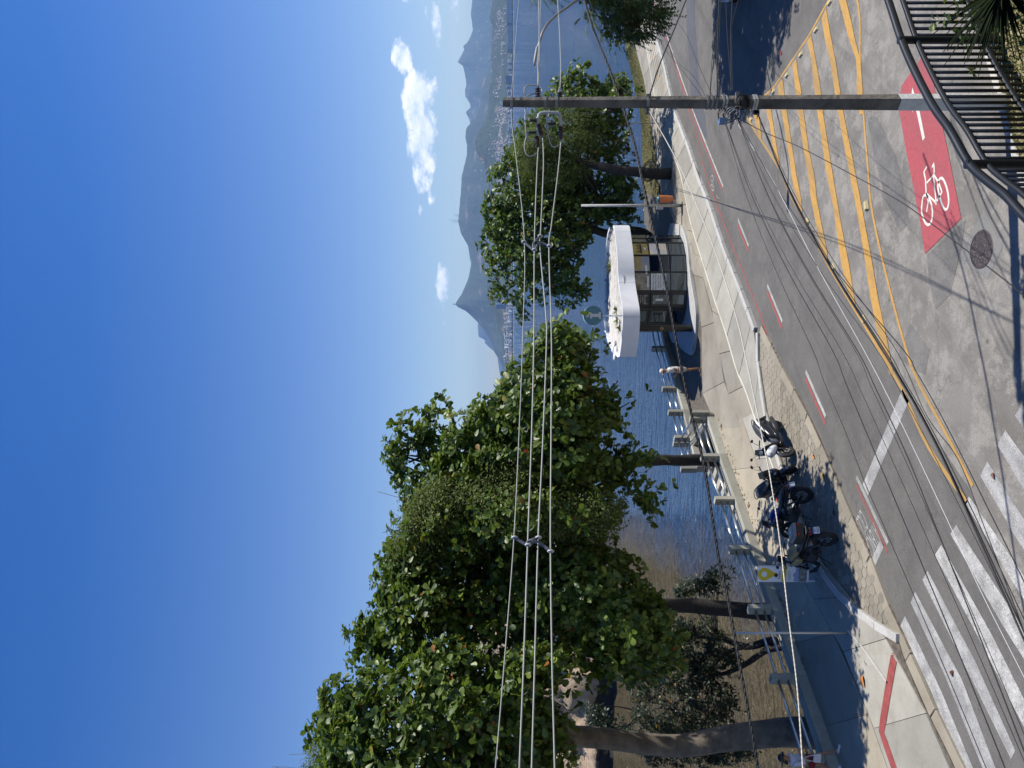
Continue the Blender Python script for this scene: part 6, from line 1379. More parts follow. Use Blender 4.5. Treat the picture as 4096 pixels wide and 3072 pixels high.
def motorcycle(label, rear, front, tankm, topbox=False, plate_txt=None, lean=.14, Rf=.34, Rb=.32, beak=False, wb=None, sidecol=None):
    t = thing('motorcycle', label, 'motorcycle'); place(t, rear, front, lean); h = (front - rear).length / 2
    wheel(t, h, Rf, .095, False, mtr=M_mblk); wheel(t, -h, Rb, .12, False, mtr=M_mblk)
    P = lambda name, secs, mt, n=14: MB().loft(secs, n).build(name, mt, t, smooth=True)
    P('fuel_tank', [(-.05, .84, .09, .07, 2.4), (.05, .90, .15, .12, 2.4), (.22, .92, .17, .14, 2.4), (.36, .88, .14, .12, 2.4), (.44, .82, .07, .07, 2.2)], tankm)
    for s_ in (-1, 1):
        P('tank_shroud', [(.15, .76, .03, .10, 2.4, s_ * .17), (.35, .76, .035, .13, 2.4, s_ * .19), (.52, .80, .02, .09, 2.4, s_ * .17)], sidecol or tankm)
        b = MB(); b.tube([(h - .01, s_ * .095, Rf), (h - .20, s_ * .095, .88), (h - .25, s_ * .095, 1.02)], [.030, .026, .024], 10); b.build('fork_leg', M_mblk, t, smooth=True)
        mirror(t, (h - .32, s_ * .28, 1.09), (h - .38, s_ * .36, 1.28), s_)
        b = MB(); b.cyl((h - .33, s_ * .26, 1.08), (h - .40, s_ * .40, 1.06), .017, n=10); b.build('grip', M_mblk, t, smooth=True)
        b = MB(); b.tube([(-h, s_ * .10, Rb), (-.10, s_ * .10, .42)], .022, 8); b.build('swing_arm', M_mblk, t, smooth=True)
        b = MB(); b.cyl((-h + .12, s_ * .12, Rb + .10), (-.32, s_ * .11, .70), .028, n=10); b.build('shock_absorber', M_eng, t, smooth=True)
        b = MB(); b.cyl((-.05, s_ * .12, .36), (-.05, s_ * .24, .36), .014, n=8); b.build('foot_peg', M_mblk, t)
        b = MB(); b.cyl((-.80, s_ * .10, .72), (-.80, s_ * .22, .72), .010, n=6); b.lathe((-.80, s_ * .22, .72), (0, s_, 0), [(0, -.02), (.025, -.01), (.025, .03), (0, .05)], 10); b.build('turn_signal', mat('amber lens', (.5, .18, .02), .3), t, smooth=True)
    b = MB(); b.tube([(h - .34, -.30, 1.09), (h - .30, -.12, 1.06), (h - .27, 0, 1.04), (h - .30, .12, 1.06), (h - .34, .30, 1.09)], .013, 8); b.build('handlebar', M_blk, t, smooth=True)
    P('seat', [(-.82, .86, .08, .03, 2.4), (-.70, .87, .13, .05, 2.6), (-.45, .85, .14, .05, 2.6), (-.25, .82, .135, .05, 2.6), (-.05, .82, .09, .05, 2.4), (.02, .86, .05, .04, 2.2)], M_seat)
    P('tail_fairing', [(-.95, .80, .04, .03, 2.4), (-.8, .78, .10, .06, 2.4), (-.45, .74, .13, .07, 2.4), (-.2, .70, .12, .08, 2.4)], sidecol or M_blk)
    b = MB()
    for pts in ([(h - .27, 0, .95), (.15, .06, .70), (-.05, .12, .45), (-.12, .12, .34)], [(h - .27, 0, .95), (.15, -.06, .70), (-.05, -.12, .45), (-.12, -.12, .34)], [(h - .26, 0, .86), (h - .40, 0, .50), (.22, 0, .28), (-.10, 0, .28)], [(.05, .10, .62), (-.5, .12, .72), (-.85, .10, .76)], [(.05, -.10, .62), (-.5, -.12, .72), (-.85, -.10, .76)]): b.tube(pts, .020, 8)
    b.build('frame', M_mblk, t, smooth=True)
    b = MB(); b.box((.10, 0, .42), (.36, .26, .22)); b.box((.06, 0, .30), (.44, .22, .10)); b.build('crankcase', M_eng, t, bevel=.03)
    b = MB(); ax = Matrix.Rotation(-.35, 3, 'Y')
    for i in range(7): b.box(Vector((.18, 0, .52)) + ax @ Vector((0, 0, .03 * i)), (.20, .20, .014), ax)
    b.build('cylinder_fins', M_eng, t)
    b = MB(); b.tube(crom([(.26, -.06, .55), (.40, -.10, .42), (.30, -.16, .28), (-.1, -.18, .30), (-.45, -.19, .42), (-.95, -.20, .56)], 5), [.020] * 15 + [.03] * 3 + [.055] * 8, 10); b.build('exhaust', M_mblk, t, smooth=True)
    P('front_mudguard', [(h - .30, .98 * Rf * 2 + .02 if not beak else .78, .05, .015, 2.2), (h, 2 * Rf + .05 if not beak else .80, .06, .02, 2.2), (h + .22, 2 * Rf - .02 if not beak else .74, .05, .014, 2.2), (h + .34, 2 * Rf - .14 if not beak else .70, .03, .01, 2)], tankm if not beak else M_blk, 10)
    b = MB(); b.lathe((h - .16, 0, .93), (1, 0, .1), [(0, -.10), (.06, -.09), (.09, -.02), (.092, .03), (0, .05)], 18); b.build('headlight', M_lens, t, smooth=True)
    b = MB(); b.box((h - .14, 0, 1.10), (.05, .26, .26), Matrix.Rotation(-.4, 3, 'Y'), top=(1, .7)); b.build('fly_screen', M_blk, t, bevel=.015)
    P('rear_mudguard', [(-h + .1, Rb * 2 + .06, .07, .012, 2.2), (-h - .1, Rb * 2 + .05, .075, .014, 2.2), (-h - .28, Rb * 2 - .03, .07, .012, 2.2), (-h - .40, Rb * 2 - .16, .05, .01, 2)], M_mblk, 10)
    b = MB(); b.loft([(-1.0, .76, .03, .02, 2.4), (-.97, .76, .07, .035, 2.4), (-.90, .76, .06, .03, 2.4)], 10); b.build('tail_light', M_tail, t, smooth=True)
    b = MB(); b.tube(crom([(-.55, .13, .86), (-.9, .13, .90), (-1.0, 0, .90), (-.9, -.13, .90), (-.55, -.13, .86)], 4), .012, 8); b.build('grab_rail', M_mblk, t, smooth=True)
    if plate_txt: plate(t, (-h - .36, 0, .66), R(24), *plate_txt)
    b = MB(); b.cyl((-.05, .14, .28), (-.12, .36, -.02), .012, n=8); b.build('side_stand', M_mblk, t, smooth=True)
    if topbox:
        bx = bpy.data.objects.new('top_box', None); link(bx, t); bx.location = (-.83, 0, .94)
        b = MB(); b.box((0, 0, .10), (.40, .44, .20), top=(1.06, 1.05)); b.build('shell', M_mblk, bx, bevel=.03)
        b = MB(); b.box((0, 0, .255), (.42, .46, .11), top=(.82, .86)); b.build('lid', mat('grey lid', (.16, .165, .165), .4), bx, bevel=.03)
        b = MB(); b.lathe((0, 0, .312), (0, 0, 1), [(.0, .004), (.045, .004), (.045, 0)], 18); b.build('lid_badge', M_plate, bx)
        for s_ in (-1, 1): b = MB(); b.box((-.215, s_ * .15, .16), (.02, .07, .05)); b.build('reflector', M_tail, bx)
        b = MB(); b.box((-.90 + .9, 0, -.03), (.44, .24, .02)); b.build('rack', M_chr, bx)
    return t
scooter('white and black scooter parked nearest the kiosk, plate at its tail', g(3130, 1700, .06), g(3179, 1800, .06), M_blk, M_wht, ('RJV', '4G12'), .16, ptilt=R(76), pyaw=.15, pside=.04)
scooter('all-black scooter parked beside the white one', g(3134, 1958, .06), g(3192, 1874, .06), M_blk, M_blk, None, .14)
motorcycle('blue and black motorcycle between the black scooter and the top-box bike', g(3253, 1985, .06), g(3213, 2126, .06), M_blu, False, ('LTB', '5D71'), .15, .33, .32, sidecol=M_blk)
motorcycle('trail motorcycle with grey top box and sand-coloured tank, leftmost of the parked bikes', g(3352, 2163, .06), g(3283, 2272, .06), M_sand, True, ('SRS', '9B02'), .16, .35, .33, beak=True)
# ---- car whose bonnet just enters the upper edge of the view, in the tree's shade
def car():
    p = g(2985, -72, 0); t = thing('car', 'pale silver car in the tree shade at the very edge of the road, upper right', 'car', (p.x + 1.35, p.y + 1.5, 0), R(228))
    M_car = mat('silver car paint', (.42, .45, .48), .25, metal=.3)
    b = MB(); b.loft([(-2.05, .62, .70, .20, 4), (-1.95, .62, .80, .32, 4), (-1.2, .62, .86, .36, 4), (.6, .60, .86, .35, 4), (1.6, .56, .82, .28, 4), (1.98, .50, .72, .18, 4)], 18); b.build('body', M_car, t, smooth=True)
    b = MB(); b.loft([(-1.75, 1.02, .60, .10, 3.5), (-1.3, 1.18, .66, .26, 3.5), (-.2, 1.22, .66, .28, 3.5), (.55, 1.10, .64, .20, 3.5), (1.05, .92, .60, .06, 3.5)], 16); b.build('cabin', mat('car glass', (.02, .025, .03), .06), t, smooth=True)
    b = MB(); b.loft([(-1.3, 1.44, .58, .03, 3), (-.3, 1.49, .60, .03, 3), (.35, 1.40, .58, .02, 3)], 12); b.build('roof', M_car, t, smooth=True)
    for x in (-1.25, 1.28):
        for y in (-.8, .8): wheel(t, x, .31, .16, True, y)
    for s_ in (-1, 1): b = MB(); b.loft([(1.82, .60, .14, .06, 2.5), (1.93, .58, .12, .05, 2.5)], 10); b.v = [(x, y + s_ * .52, z) for x, y, z in b.v]; b.build('headlight', M_lens, t, smooth=True)
car()
# ================================================================== people
def skinned(name, J_, E_, mt, parent, sub=2, root=0, smooth=True):
    """J_: list of (x,y,z,r) or (x,y,z,rx,ry); E_: index pairs"""
    me = bpy.data.meshes.new(name); me.from_pydata([j[:3] for j in J_], E_, []); o = bpy.data.objects.new(name, me); link(o, parent)
    m = o.modifiers.new('skin', 'SKIN'); m.use_smooth_shade = True
    for i, j in enumerate(J_):
        sv = me.skin_vertices[0].data[i]; sv.radius = (j[3], j[4] if len(j) > 4 else j[3]); sv.use_root = (i == root)
    s_ = o.modifiers.new('sub', 'SUBSURF'); s_.levels = sub; s_.render_levels = sub
    me.materials.append(mt); return o
def chain(*idx): return [(idx[i], idx[i + 1]) for i in range(len(idx) - 1)]
def hand(J_, E_, wrist, d, side, n):
    """palm and five fingers, curled: wrist index, direction of the hand d, side = thumb direction, n = palm normal (curl direction)"""
    w = Vector(J_[wrist][:3]); d, side, n = Vector(d).normalized(), Vector(side).normalized(), Vector(n).normalized()
    pi = len(J_); J_.append((*(w + d * .05), .022, .030)); E_.append((wrist, pi)); pj = len(J_); J_.append((*(w + d * .085), .018, .032)); E_.append((pi, pj))
    for k_, (s_, L) in enumerate(((-.030, .055), (-.010, .070), (.010, .075), (.030, .068))):
        a = w + d * .092 + side * s_; i0 = len(J_); J_.append((*a, .0095)); E_.append((pj, i0)); b_ = a + d * L * .5 + n * L * .25; J_.append((*b_, .0085)); E_.append((i0, i0 + 1)); c = b_ + d * L * .2 + n * L * .45; J_.append((*c, .0075)); E_.append((i0 + 1, i0 + 2))
    a = w + d * .04 + side * .040; i0 = len(J_); J_.append((*a, .011)); E_.append((pi, i0)); J_.append((*(a + d * .035 + side * .022 + n * .02), .0095)); E_.append((i0, i0 + 1)); J_.append((*(a + d * .06 + side * .020 + n * .035), .0085)); E_.append((i0 + 1, i0 + 2))
SKIN1 = mat('brown skin', (.23, .115, .065), .5, var=.08, vscale=20); SKIN2 = mat('tanned skin', (.30, .165, .10), .5, var=.08, vscale=20)
M_tee = mat('off-white cotton', (.60, .58, .55), .85, var=.06, vscale=8); M_grey_tee = mat('grey-lilac back panel', (.36, .34, .36), .85); M_shorts = mat('beige cotton', (.42, .37, .31), .85, var=.08, vscale=8)
M_cap = mat('cream cap', (.62, .52, .40), .8); M_sungl = mat('dark sunglasses', (.006, .006, .006), .15); M_hair = mat('black hair', (.010, .008, .007), .5); M_shoe = mat('white trainers', (.70, .70, .70), .6); M_flip = mat('dark sandal', (.02, .018, .017), .7)
M_lilac = mat('pale lilac jacket', (.50, .50, .58), .85, var=.05, vscale=9); M_redc = mat('dark red cloth', (.22, .012, .02), .8, var=.15, vscale=12); M_bag = mat('white tote', (.62, .60, .58), .7); M_phone = mat('black phone', (.01, .01, .012), .2)
def head(t, J_at, rr, skin, yaw, hair, hairmt, fwd=1):
    """face details in the head's own frame: x forward"""
    h = bpy.data.objects.new('head_parts', None)
    return h
def person(name, label, loc, rz, H, joints, skinm):
    t = thing('person', label, 'person', loc, rz); return t
# ---- man by the kiosk: faces left in the view (world -X), looking down at a phone
mp = g(2799, 1478, SW); S = 1.02
t = thing('person', 'man in cream cap, sunglasses, white shirt and beige shorts walking by the kiosk', 'person', (mp.x, mp.y, SW + .0), R(188))
# joints, x = walking direction
Jm = [(0, 0, .98, .13, .16), (0.0, 0, 1.14, .12, .15), (.015, 0, 1.30, .135, .18), (.03, 0, 1.43, .11, .19), (.045, 0, 1.53, .062, .066), (.075, 0, 1.60, .070, .072), (.085, 0, 1.68, .098, .082), (.08, 0, 1.76, .080, .072),   # 0-7 spine, neck, head
      (0.0, .10, .90, .095, .095), (.03, .105, .52, .062, .062), (.02, .11, .46, .062, .062), (-.03, .11, .12, .042, .042), (-.035, .11, .055, .045, .045), (.10, .12, .035, .035, .045), (.16, .12, .03, .022, .04),   # left leg
      (0.0, -.10, .90, .095, .095), (-.02, -.105, .52, .062, .062), (-.03, -.11, .46, .062, .062), (-.10, -.11, .12, .042, .042), (-.105, -.11, .055, .045, .045), (.03, -.12, .035, .035, .045), (.09, -.12, .03, .022, .04),
      (.03, .21, 1.42, .062, .062), (.02, .245, 1.17, .046, .046), (.06, .25, 1.10, .044, .044), (.26, .12, 1.12, .030, .030),      # left arm bent forward with phone
      (.03, -.21, 1.42, .062, .062), (.0, -.245, 1.17, .046, .046), (.05, -.25, 1.10, .044, .044), (.25, -.10, 1.13, .030, .030)]
Em = chain(0, 1, 2, 3, 4, 5, 6, 7) + chain(0, 8, 9, 10, 11, 12, 13, 14) + chain(0, 15, 16, 17, 18, 19, 20, 21) + chain(3, 22, 23, 24, 25) + chain(3, 26, 27, 28, 29)
hand(Jm, Em, 25, (.9, -.35, .25), (0, 0, 1), (.2, -.9, 0)); hand(Jm, Em, 29, (.9, .35, .2), (0, 0, 1), (.2, .9, 0))
skinned('body', Jm, Em, SKIN1, t)
Js = [(0.0, 0, .90, .165, .19), (0, 0, 1.08, .150, .18), (.01, 0, 1.28, .160, .205), (.025, 0, 1.44, .125, .205), (.04, 0, 1.505, .080, .09), (.03, .225, 1.43, .080, .080), (.022, .262, 1.22, .082, .082), (.03, -.225, 1.43, .080, .080), (.0, -.262, 1.22, .082, .082)]
skinned('shirt', Js, chain(0, 1, 2, 3, 4) + [(3, 5), (5, 6), (3, 7), (7, 8)], M_tee, t)
skinned('shorts', [(0, 0, .96, .150, .175), (.0, .10, .86, .118, .118), (.02, .11, .60, .108, .108), (.0, -.10, .86, .118, .118), (-.01, -.11, .60, .108, .108)], chain(0, 1, 2) + chain(0, 3, 4), M_shorts, t)
b = MB(); b.lathe((.075, 0, 1.72), (-.12, 0, 1), [(.112, -.02), (.115, .03), (.10, .08), (.05, .112), (0, .118)], 18); b.build('cap', M_cap, t, smooth=True)
b = MB(); b.loft([(.15, 1.715, .075, .012, 2.2), (.22, 1.705, .072, .010, 2.2), (.27, 1.69, .04, .006, 2)], 12); b.build('cap_peak', M_cap, t, smooth=True)
for s_ in (-1, 1): b = MB(); b.loft([(.165, 1.655, .032, .024, 2.4), (.182, 1.653, .030, .022, 2.4)], 12); b.v = [(x, y + s_ * .036, z) for x, y, z in b.v]; b.build('sunglass_lens', M_sungl, t, smooth=True)
b = MB(); b.tube([(.17, -.07, 1.665), (.06, -.092, 1.67)], .006, 5); b.tube([(.17, .07, 1.665), (.06, .092, 1.67)], .006, 5); b.tube([(.178, -.03, 1.662), (.178, .03, 1.662)], .006, 5); b.build('sunglass_frame', M_sungl, t)
b = MB(); b.loft([(.155, 1.63, .012, .03, 2), (.20, 1.615, .014, .012, 2)], 8); b.build('nose', SKIN1, t, smooth=True)
b = MB(); b.box((.165, 0, 1.572), (.02, .045, .012)); b.build('mouth', mat('lip', (.17, .06, .05), .5), t, bevel=.004)
for s_ in (-1, 1): b = MB(); b.torus((.055, s_ * .098, 1.645), (0, 1, .2), .022, .009, 12, 6); b.build('ear', SKIN1, t, smooth=True)
for x, y in ((.02, .115), (-.05, -.115)): b = MB(); b.loft([(-.13, .012, .04, .012, 3), (0, .012, .045, .012, 3), (.12, .012, .04, .012, 3)], 10); b.v = [(q[0] + x + .03, q[1] + y, q[2]) for q in b.v]; b.build('sandal', M_flip, t)
o = thing('phone', 'black phone held by the man by the kiosk', 'phone', (mp.x + .365 * math.cos(R(188)), mp.y + .365 * math.sin(R(188)), SW + 1.17), R(188)); b = MB(); b.box((0, 0, 0), (.012, .075, .15), Matrix.Rotation(-.5, 3, 'Y')); b.build('body', M_phone, o, bevel=.004); b = MB(); b.box((-.008, 0, .0), (.003, .068, .14), Matrix.Rotation(-.5, 3, 'Y')); b.build('screen', mat('phone screen', (.03, .035, .045), .08), o)
# ---- woman at the left edge of the view, walking to the right, in the shade
wp = g(3360, 3046, SW)
t = thing('person', 'person in black cap, lilac jacket, red shorts and white trainers at the left edge', 'person', (wp.x, wp.y, SW), R(-14)); K_ = .93
Jw = [(0, 0, .97, .115, .15), (0.0, 0, 1.12, .10, .125), (.03, 0, 1.27, .11, .145), (.06, 0, 1.38, .09, .15), (.085, 0, 1.47, .050, .052), (.115, 0, 1.53, .062, .064), (.13, 0, 1.60, .090, .076), (.125, 0, 1.68, .074, .068),
      (0.02, .085, .90, .088, .088), (.16, .09, .53, .056, .056), (.19, .09, .46, .056, .056), (.26, .09, .12, .038, .038), (.27, .09, .06, .040, .040), (.40, .095, .05, .03, .04), (.45, .095, .05, .02, .035),
      (0.0, -.085, .90, .088, .088), (-.05, -.09, .52, .056, .056), (-.09, -.09, .45, .056, .056), (-.28, -.09, .16, .038, .038), (-.30, -.09, .10, .040, .040), (-.18, -.095, .04, .03, .04), (-.13, -.095, .03, .02, .035),
      (.05, .17, 1.37, .052, .052), (-.02, .21, 1.13, .040, .040), (.0, .21, 1.07, .038, .038), (.20, .20, 1.03, .026, .026),
      (.05, -.17, 1.37, .052, .052), (.12, -.22, 1.14, .040, .040), (.15, -.22, 1.09, .038, .038), (.33, -.16, 1.16, .026, .026)]
Jw = [tuple(v_ * K_ for v_ in j) for j in Jw]
Ew = list(chain(0, 1, 2, 3, 4, 5, 6, 7) + chain(0, 8, 9, 10, 11, 12, 13, 14) + chain(0, 15, 16, 17, 18, 19, 20, 21) + chain(3, 22, 23, 24, 25) + chain(3, 26, 27, 28, 29))
hand(Jw, Ew, 25, (.9, -.1, -.2), (0, 0, 1), (.1, -.9, 0)); hand(Jw, Ew, 29, (.9, .3, .3), (0, 0, 1), (.1, .9, 0))
skinned('body', Jw, Ew, SKIN2, t)
sc = lambda L: [tuple(v_ * K_ for v_ in j) for j in L]
skinned('jacket', sc([(0.01, 0, 1.02, .135, .165), (.01, 0, 1.15, .125, .155), (.03, 0, 1.28, .135, .17), (.055, 0, 1.39, .105, .17), (.08, 0, 1.44, .07, .075), (.05, .18, 1.38, .068, .068), (-.02, .215, 1.13, .058, .058), (.02, .215, 1.06, .054, .054), (.17, .20, 1.03, .042, .042), (.05, -.18, 1.38, .068, .068), (.12, -.225, 1.14, .058, .058), (.16, -.225, 1.09, .054, .054), (.30, -.17, 1.15, .042, .042)]), chain(0, 1, 2, 3, 4) + chain(3, 5, 6, 7, 8) + chain(3, 9, 10, 11, 12), M_lilac, t)
skinned('shorts', sc([(0, 0, .96, .128, .16), (.03, .085, .86, .108, .108), (.09, .09, .70, .098, .098), (-.0, -.085, .86, .108, .108), (-.03, -.09, .70, .098, .098)]), chain(0, 1, 2) + chain(0, 3, 4), M_redc, t)
b = MB(); b.lathe((.115 * K_, 0, 1.645 * K_), (-.05, 0, 1), [(.102, -.03), (.106, .03), (.09, .075), (.045, .10), (0, .105)], 18); b.build('cap', M_hair, t, smooth=True)
b = MB(); b.loft([(.19, 1.53, .07, .012, 2.2), (.25, 1.52, .066, .010, 2.2), (.29, 1.51, .035, .006, 2)], 12); b.build('cap_peak', M_hair, t, smooth=True)
b = MB(); b.loft([(-.06, 1.40, .05, .05, 2), (.0, 1.45, .075, .09, 2), (.06, 1.50, .082, .09, 2)], 12); b.build('hair', M_hair, t, smooth=True)
for s_ in (-1, 1):
    b = MB(); b.lathe((.188, s_ * .030, 1.50), (1, 0, 0), [(0, -.008), (.011, -.004), (.010, .004), (0, .007)], 10); b.build('eye', mat('eye dark', (.02, .015, .012), .2), t, smooth=True)
    b = MB(); b.torus((.10, s_ * .078, 1.495), (0, 1, .2), .020, .008, 12, 6); b.build('ear', SKIN2, t, smooth=True)
b = MB(); b.loft([(.185, 1.485, .011, .025, 2), (.218, 1.47, .012, .010, 2)], 8); b.build('nose', SKIN2, t, smooth=True)
b = MB(); b.box((.192, 0, 1.435), (.016, .04, .010)); b.build('mouth', mat('lip'), t, bevel=.003)
for x, y, z in ((.30, .09, .03), (-.24, -.09, .03)): b = MB(); b.loft([(-.12, .035, .036, .035, 2.6), (-.04, .045, .042, .045, 2.6), (.06, .03, .042, .032, 2.6), (.13, .02, .032, .02, 2.4)], 12); b.v = [(q[0] + x * K_ + .03, q[1] + y * K_, q[2] + (z - .03) + .0) for q in b.v]; b.build('trainer', M_shoe, t, smooth=True)
o = thing('handbag', 'white bag carried by the person at the left edge', 'bag', (wp.x + .22, wp.y - .28, SW + .62), R(-14)); b = MB(); b.box((0, 0, .09), (.24, .08, .19), top=(.92, .7)); b.build('pouch', M_bag, o, bevel=.02); b = MB(); b.tube(crom([(-.09, 0, .18), (-.06, 0, .34), (.0, .02, .40), (.06, 0, .34), (.09, 0, .18)], 5), .008, 6); b.build('handle', M_bag, o, smooth=True)
# ================================================================== street furniture and small things
M_signp = mat('grey sign post', (.38, .38, .36), .5, metal=.3)
# totem sign
tb = g(3266, 2296, SW); Yt = tb.y
t = thing('totem_sign', 'tall white totem sign with yellow map pin beside the leftmost motorcycle', 'sign', tuple(tb), R(-8))
W2, HT = .225, 1.66
for s_ in (-1, 1): b = MB(); b.box((s_ * W2 * .95, .02, HT / 2), (.045, .05, HT)); b.build('leg', mat('white sign frame', (.55, .56, .57), .5), t); b = MB(); b.box((s_ * W2 * .95, .0, .012), (.14, .30, .024)); b.build('foot', mat('sign foot', (.25, .25, .25), .6), t)
Z0, Z1 = .22, HT
def pane_(x0, x1, z0, z1, mt, name, off=0.0): b = MB(); b.slab([(x0, z0), (x1, z0), (x1, z1), (x0, z1)], (0, -.012 - off, 0), (1, 0, 0), (0, 0, 1), (0, 1, 0), .004 if off else .02); return b.build(name, mt, t)
M_sw = mat('sign white print', (.78, .79, .81), .45); M_sy = mat('sign yellow', (.66, .50, .02), .45)
pane_(-W2, W2, Z0, Z1, M_sw, 'panel')
def zf(f): return Z1 - (Z1 - Z0) * f
# pin: ring and point
b = MB(); c0 = zf(.13); r0 = .185; P = [(r0 * math.cos(a), r0 * math.sin(a)) for a in np.linspace(R(-40), R(220), 28)] + [(0, -.36)]
inn = [(.085 * math.cos(a), .085 * math.sin(a)) for a in np.linspace(R(-40), R(220), 28)] + [(0, -.085)]
n_ = len(P); b.v = [(p[0], -.0165, c0 + p[1]) for p in P] + [(p[0], -.0165, c0 + p[1]) for p in inn]; b.f = [(i, (i + 1) % n_, n_ + (i + 1) % n_, n_ + i) for i in range(n_)]; b.build('map_pin', M_sy, t)
b = MB(); b.loft([(-.05, 0, .012, .004, 2), (0, 0, .03, .004, 2), (.05, .0, .01, .004, 2)], 8); b.v = [(x * 1.2 - .03, -.018 - z * .1, zf(.36) + y * 2) for x, y, z in b.v]; b.build('emblem', M_ink, t)
textmesh('lettering', 'Pedro', M_ink, .10, (-.02, -.0175, zf(.425)), (1, 0, 0), (0, 0, 1), t); 
pane_(-W2 * .98, W2 * .98, zf(.56), zf(.47), M_sy, 'yellow_band', .005)
for i in range(5): pane_(-.02, W2 * .8, zf(.485 + .012 * i) - .003, zf(.485 + .012 * i) + .003, M_ink, 'text_line', .009)
for i in range(4): pane_(-W2 * .8, W2 * (.5 - .1 * i), zf(.595 + .016 * i) - .003, zf(.595 + .016 * i) + .003, mat('grey ink', (.2, .2, .22), .6), 'text_line', .005)
b = MB(); P = [(-W2, zf(.80)), (W2 * .98, zf(.80)), (W2 * .98, zf(.765)), (W2 * .6, zf(.74)), (W2 * .3, zf(.75)), (W2 * .1, zf(.70)), (-W2 * .2, zf(.69)), (-W2 * .5, zf(.72)), (-W2 * .9, zf(.70))]; b.slab(P, (0, -.0165, 0), (1, 0, 0), (0, 0, 1), (0, 1, 0), .003); b.build('printed_hills', mat('print blue', (.28, .34, .55), .5), t)
pane_(-W2 * .98, W2 * .98, zf(.96), zf(.80), mat('print photo', (.05, .06, .045), .5, col2=(.35, .36, .36), vscale=9), 'photo_print', .005)
# thin bare sign post in front of the shaded pavement
p0 = g(3388, 2532, SW); o = thing('sign_post', 'thin bare grey post standing alone on the left pavement', 'post', tuple(p0)); hgt = CAMZ - (2938 - 2048) / FPX * p0.y - SW
b = MB(); b.cyl((0, 0, 0), (0, 0, hgt), .028, n=12); b.build('tube', mat('pale sign tube', (.46, .46, .44), .5, metal=.2), o, smooth=True); b = MB(); b.lathe((0, 0, hgt), (0, 0, 1), [(.03, 0), (.03, .02), (0, .025)], 12); b.build('cap', M_signp, o)
# no-cycling sign on the right
p0 = g(2635, 492, SW); o = thing('traffic_sign', 'round red-rimmed no-cycling sign on a thin post by the right shore', 'sign', tuple(p0), R(-14)); Y0 = p0.y
zc = CAMZ - (2490 - 2048) / FPX * Y0 - SW
b = MB(); b.cyl((0, .03, 0), (0, .03, zc + .75), .03, n=10); b.build('post', M_signp, o, smooth=True)
b = MB(); b.cyl((0, -.012, zc), (0, .012, zc), .24, n=32); b.build('plate', mat('sign white face', (.62, .62, .6), .4), o, auto=40)
b = MB(); b.lathe((0, -.014, zc), (0, 1, 0), [(.19, 0), (.245, 0), (.245, -.004), (.19, -.004)], 32); b.build('red_rim', mat('sign red', (.42, .02, .02), .4), o)
b = MB()
for s_ in (-1, 1): b.torus((s_ * .075, -.018, zc - .03), (0, 1, 0), .05, .008, 18, 5)
b.tube([(-.075, -.018, zc - .03), (-.03, -.018, zc + .05), (.05, -.018, zc + .05), (.0, -.018, zc - .03), (-.03, -.018, zc + .05)], .007, 5); b.tube([(.075, -.018, zc - .03), (.045, -.018, zc + .08)], .007, 5); b.build('bicycle_pictogram', M_ink, o)
b = MB(); b.box((0, -.022, zc), (.40, .004, .03), Matrix.Rotation(R(45), 3, 'Y')); b.build('red_bar', mat('sign red'), o)
b = MB(); b.cyl((0, .01, zc + .58), (0, .03, zc + .58), .23, n=28); b.build('upper_sign_back', mat('sign back dark', (.03, .03, .03), .6), o, auto=40)
# lamp post with orange litter bin behind the kiosk
p0 = g(2726, 822, SW); o = thing('street_post', 'slim pale concrete post carrying a grey meter box, right of the kiosk', 'post', tuple(p0)); ht = CAMZ - (2325 - 2048) / FPX * p0.y - SW
b = MB(); b.cyl((0, 0, -.1), (0, 0, ht), .085, .06, 16); b.build('shaft', mat('pale post concrete', (.42, .41, .38), .8, var=.15, vscale=5), o, smooth=True)
b = MB(); b.box((-.14, -.05, 1.12), (.16, .14, .34)); b.build('meter_box', mat('meter grey', (.36, .36, .35), .6), o, bevel=.01)
o = thing('litter_bin', 'orange litter bin with a blue bag fixed to the slim post', 'litter bin', (p0.x + .30, p0.y - .12, SW))
b = MB(); b.lathe((0, 0, .48), (0, 0, 1), [(0, 0), (.15, 0), (.17, .05), (.20, .66), (.185, .66), (.15, .06), (0, .05)], 20); b.build('bucket', mat('orange plastic', (.55, .16, .05), .45, var=.1, vscale=4), o, smooth=False, auto=35)
b = MB(); b.loft([(1.05, 0, .15, .15, 2.2), (1.16, .0, .19, .18, 2.2), (1.26, .02, .12, .12, 2)], 12, 'z'); b.build('bag', mat('teal plastic bag', (.02, .10, .14), .35, bump=(14, .8, .03)), o, smooth=True)
b = MB(); b.box((-.17, .06, .85), (.06, .05, .5)); b.build('bin_bracket', M_signp, o)
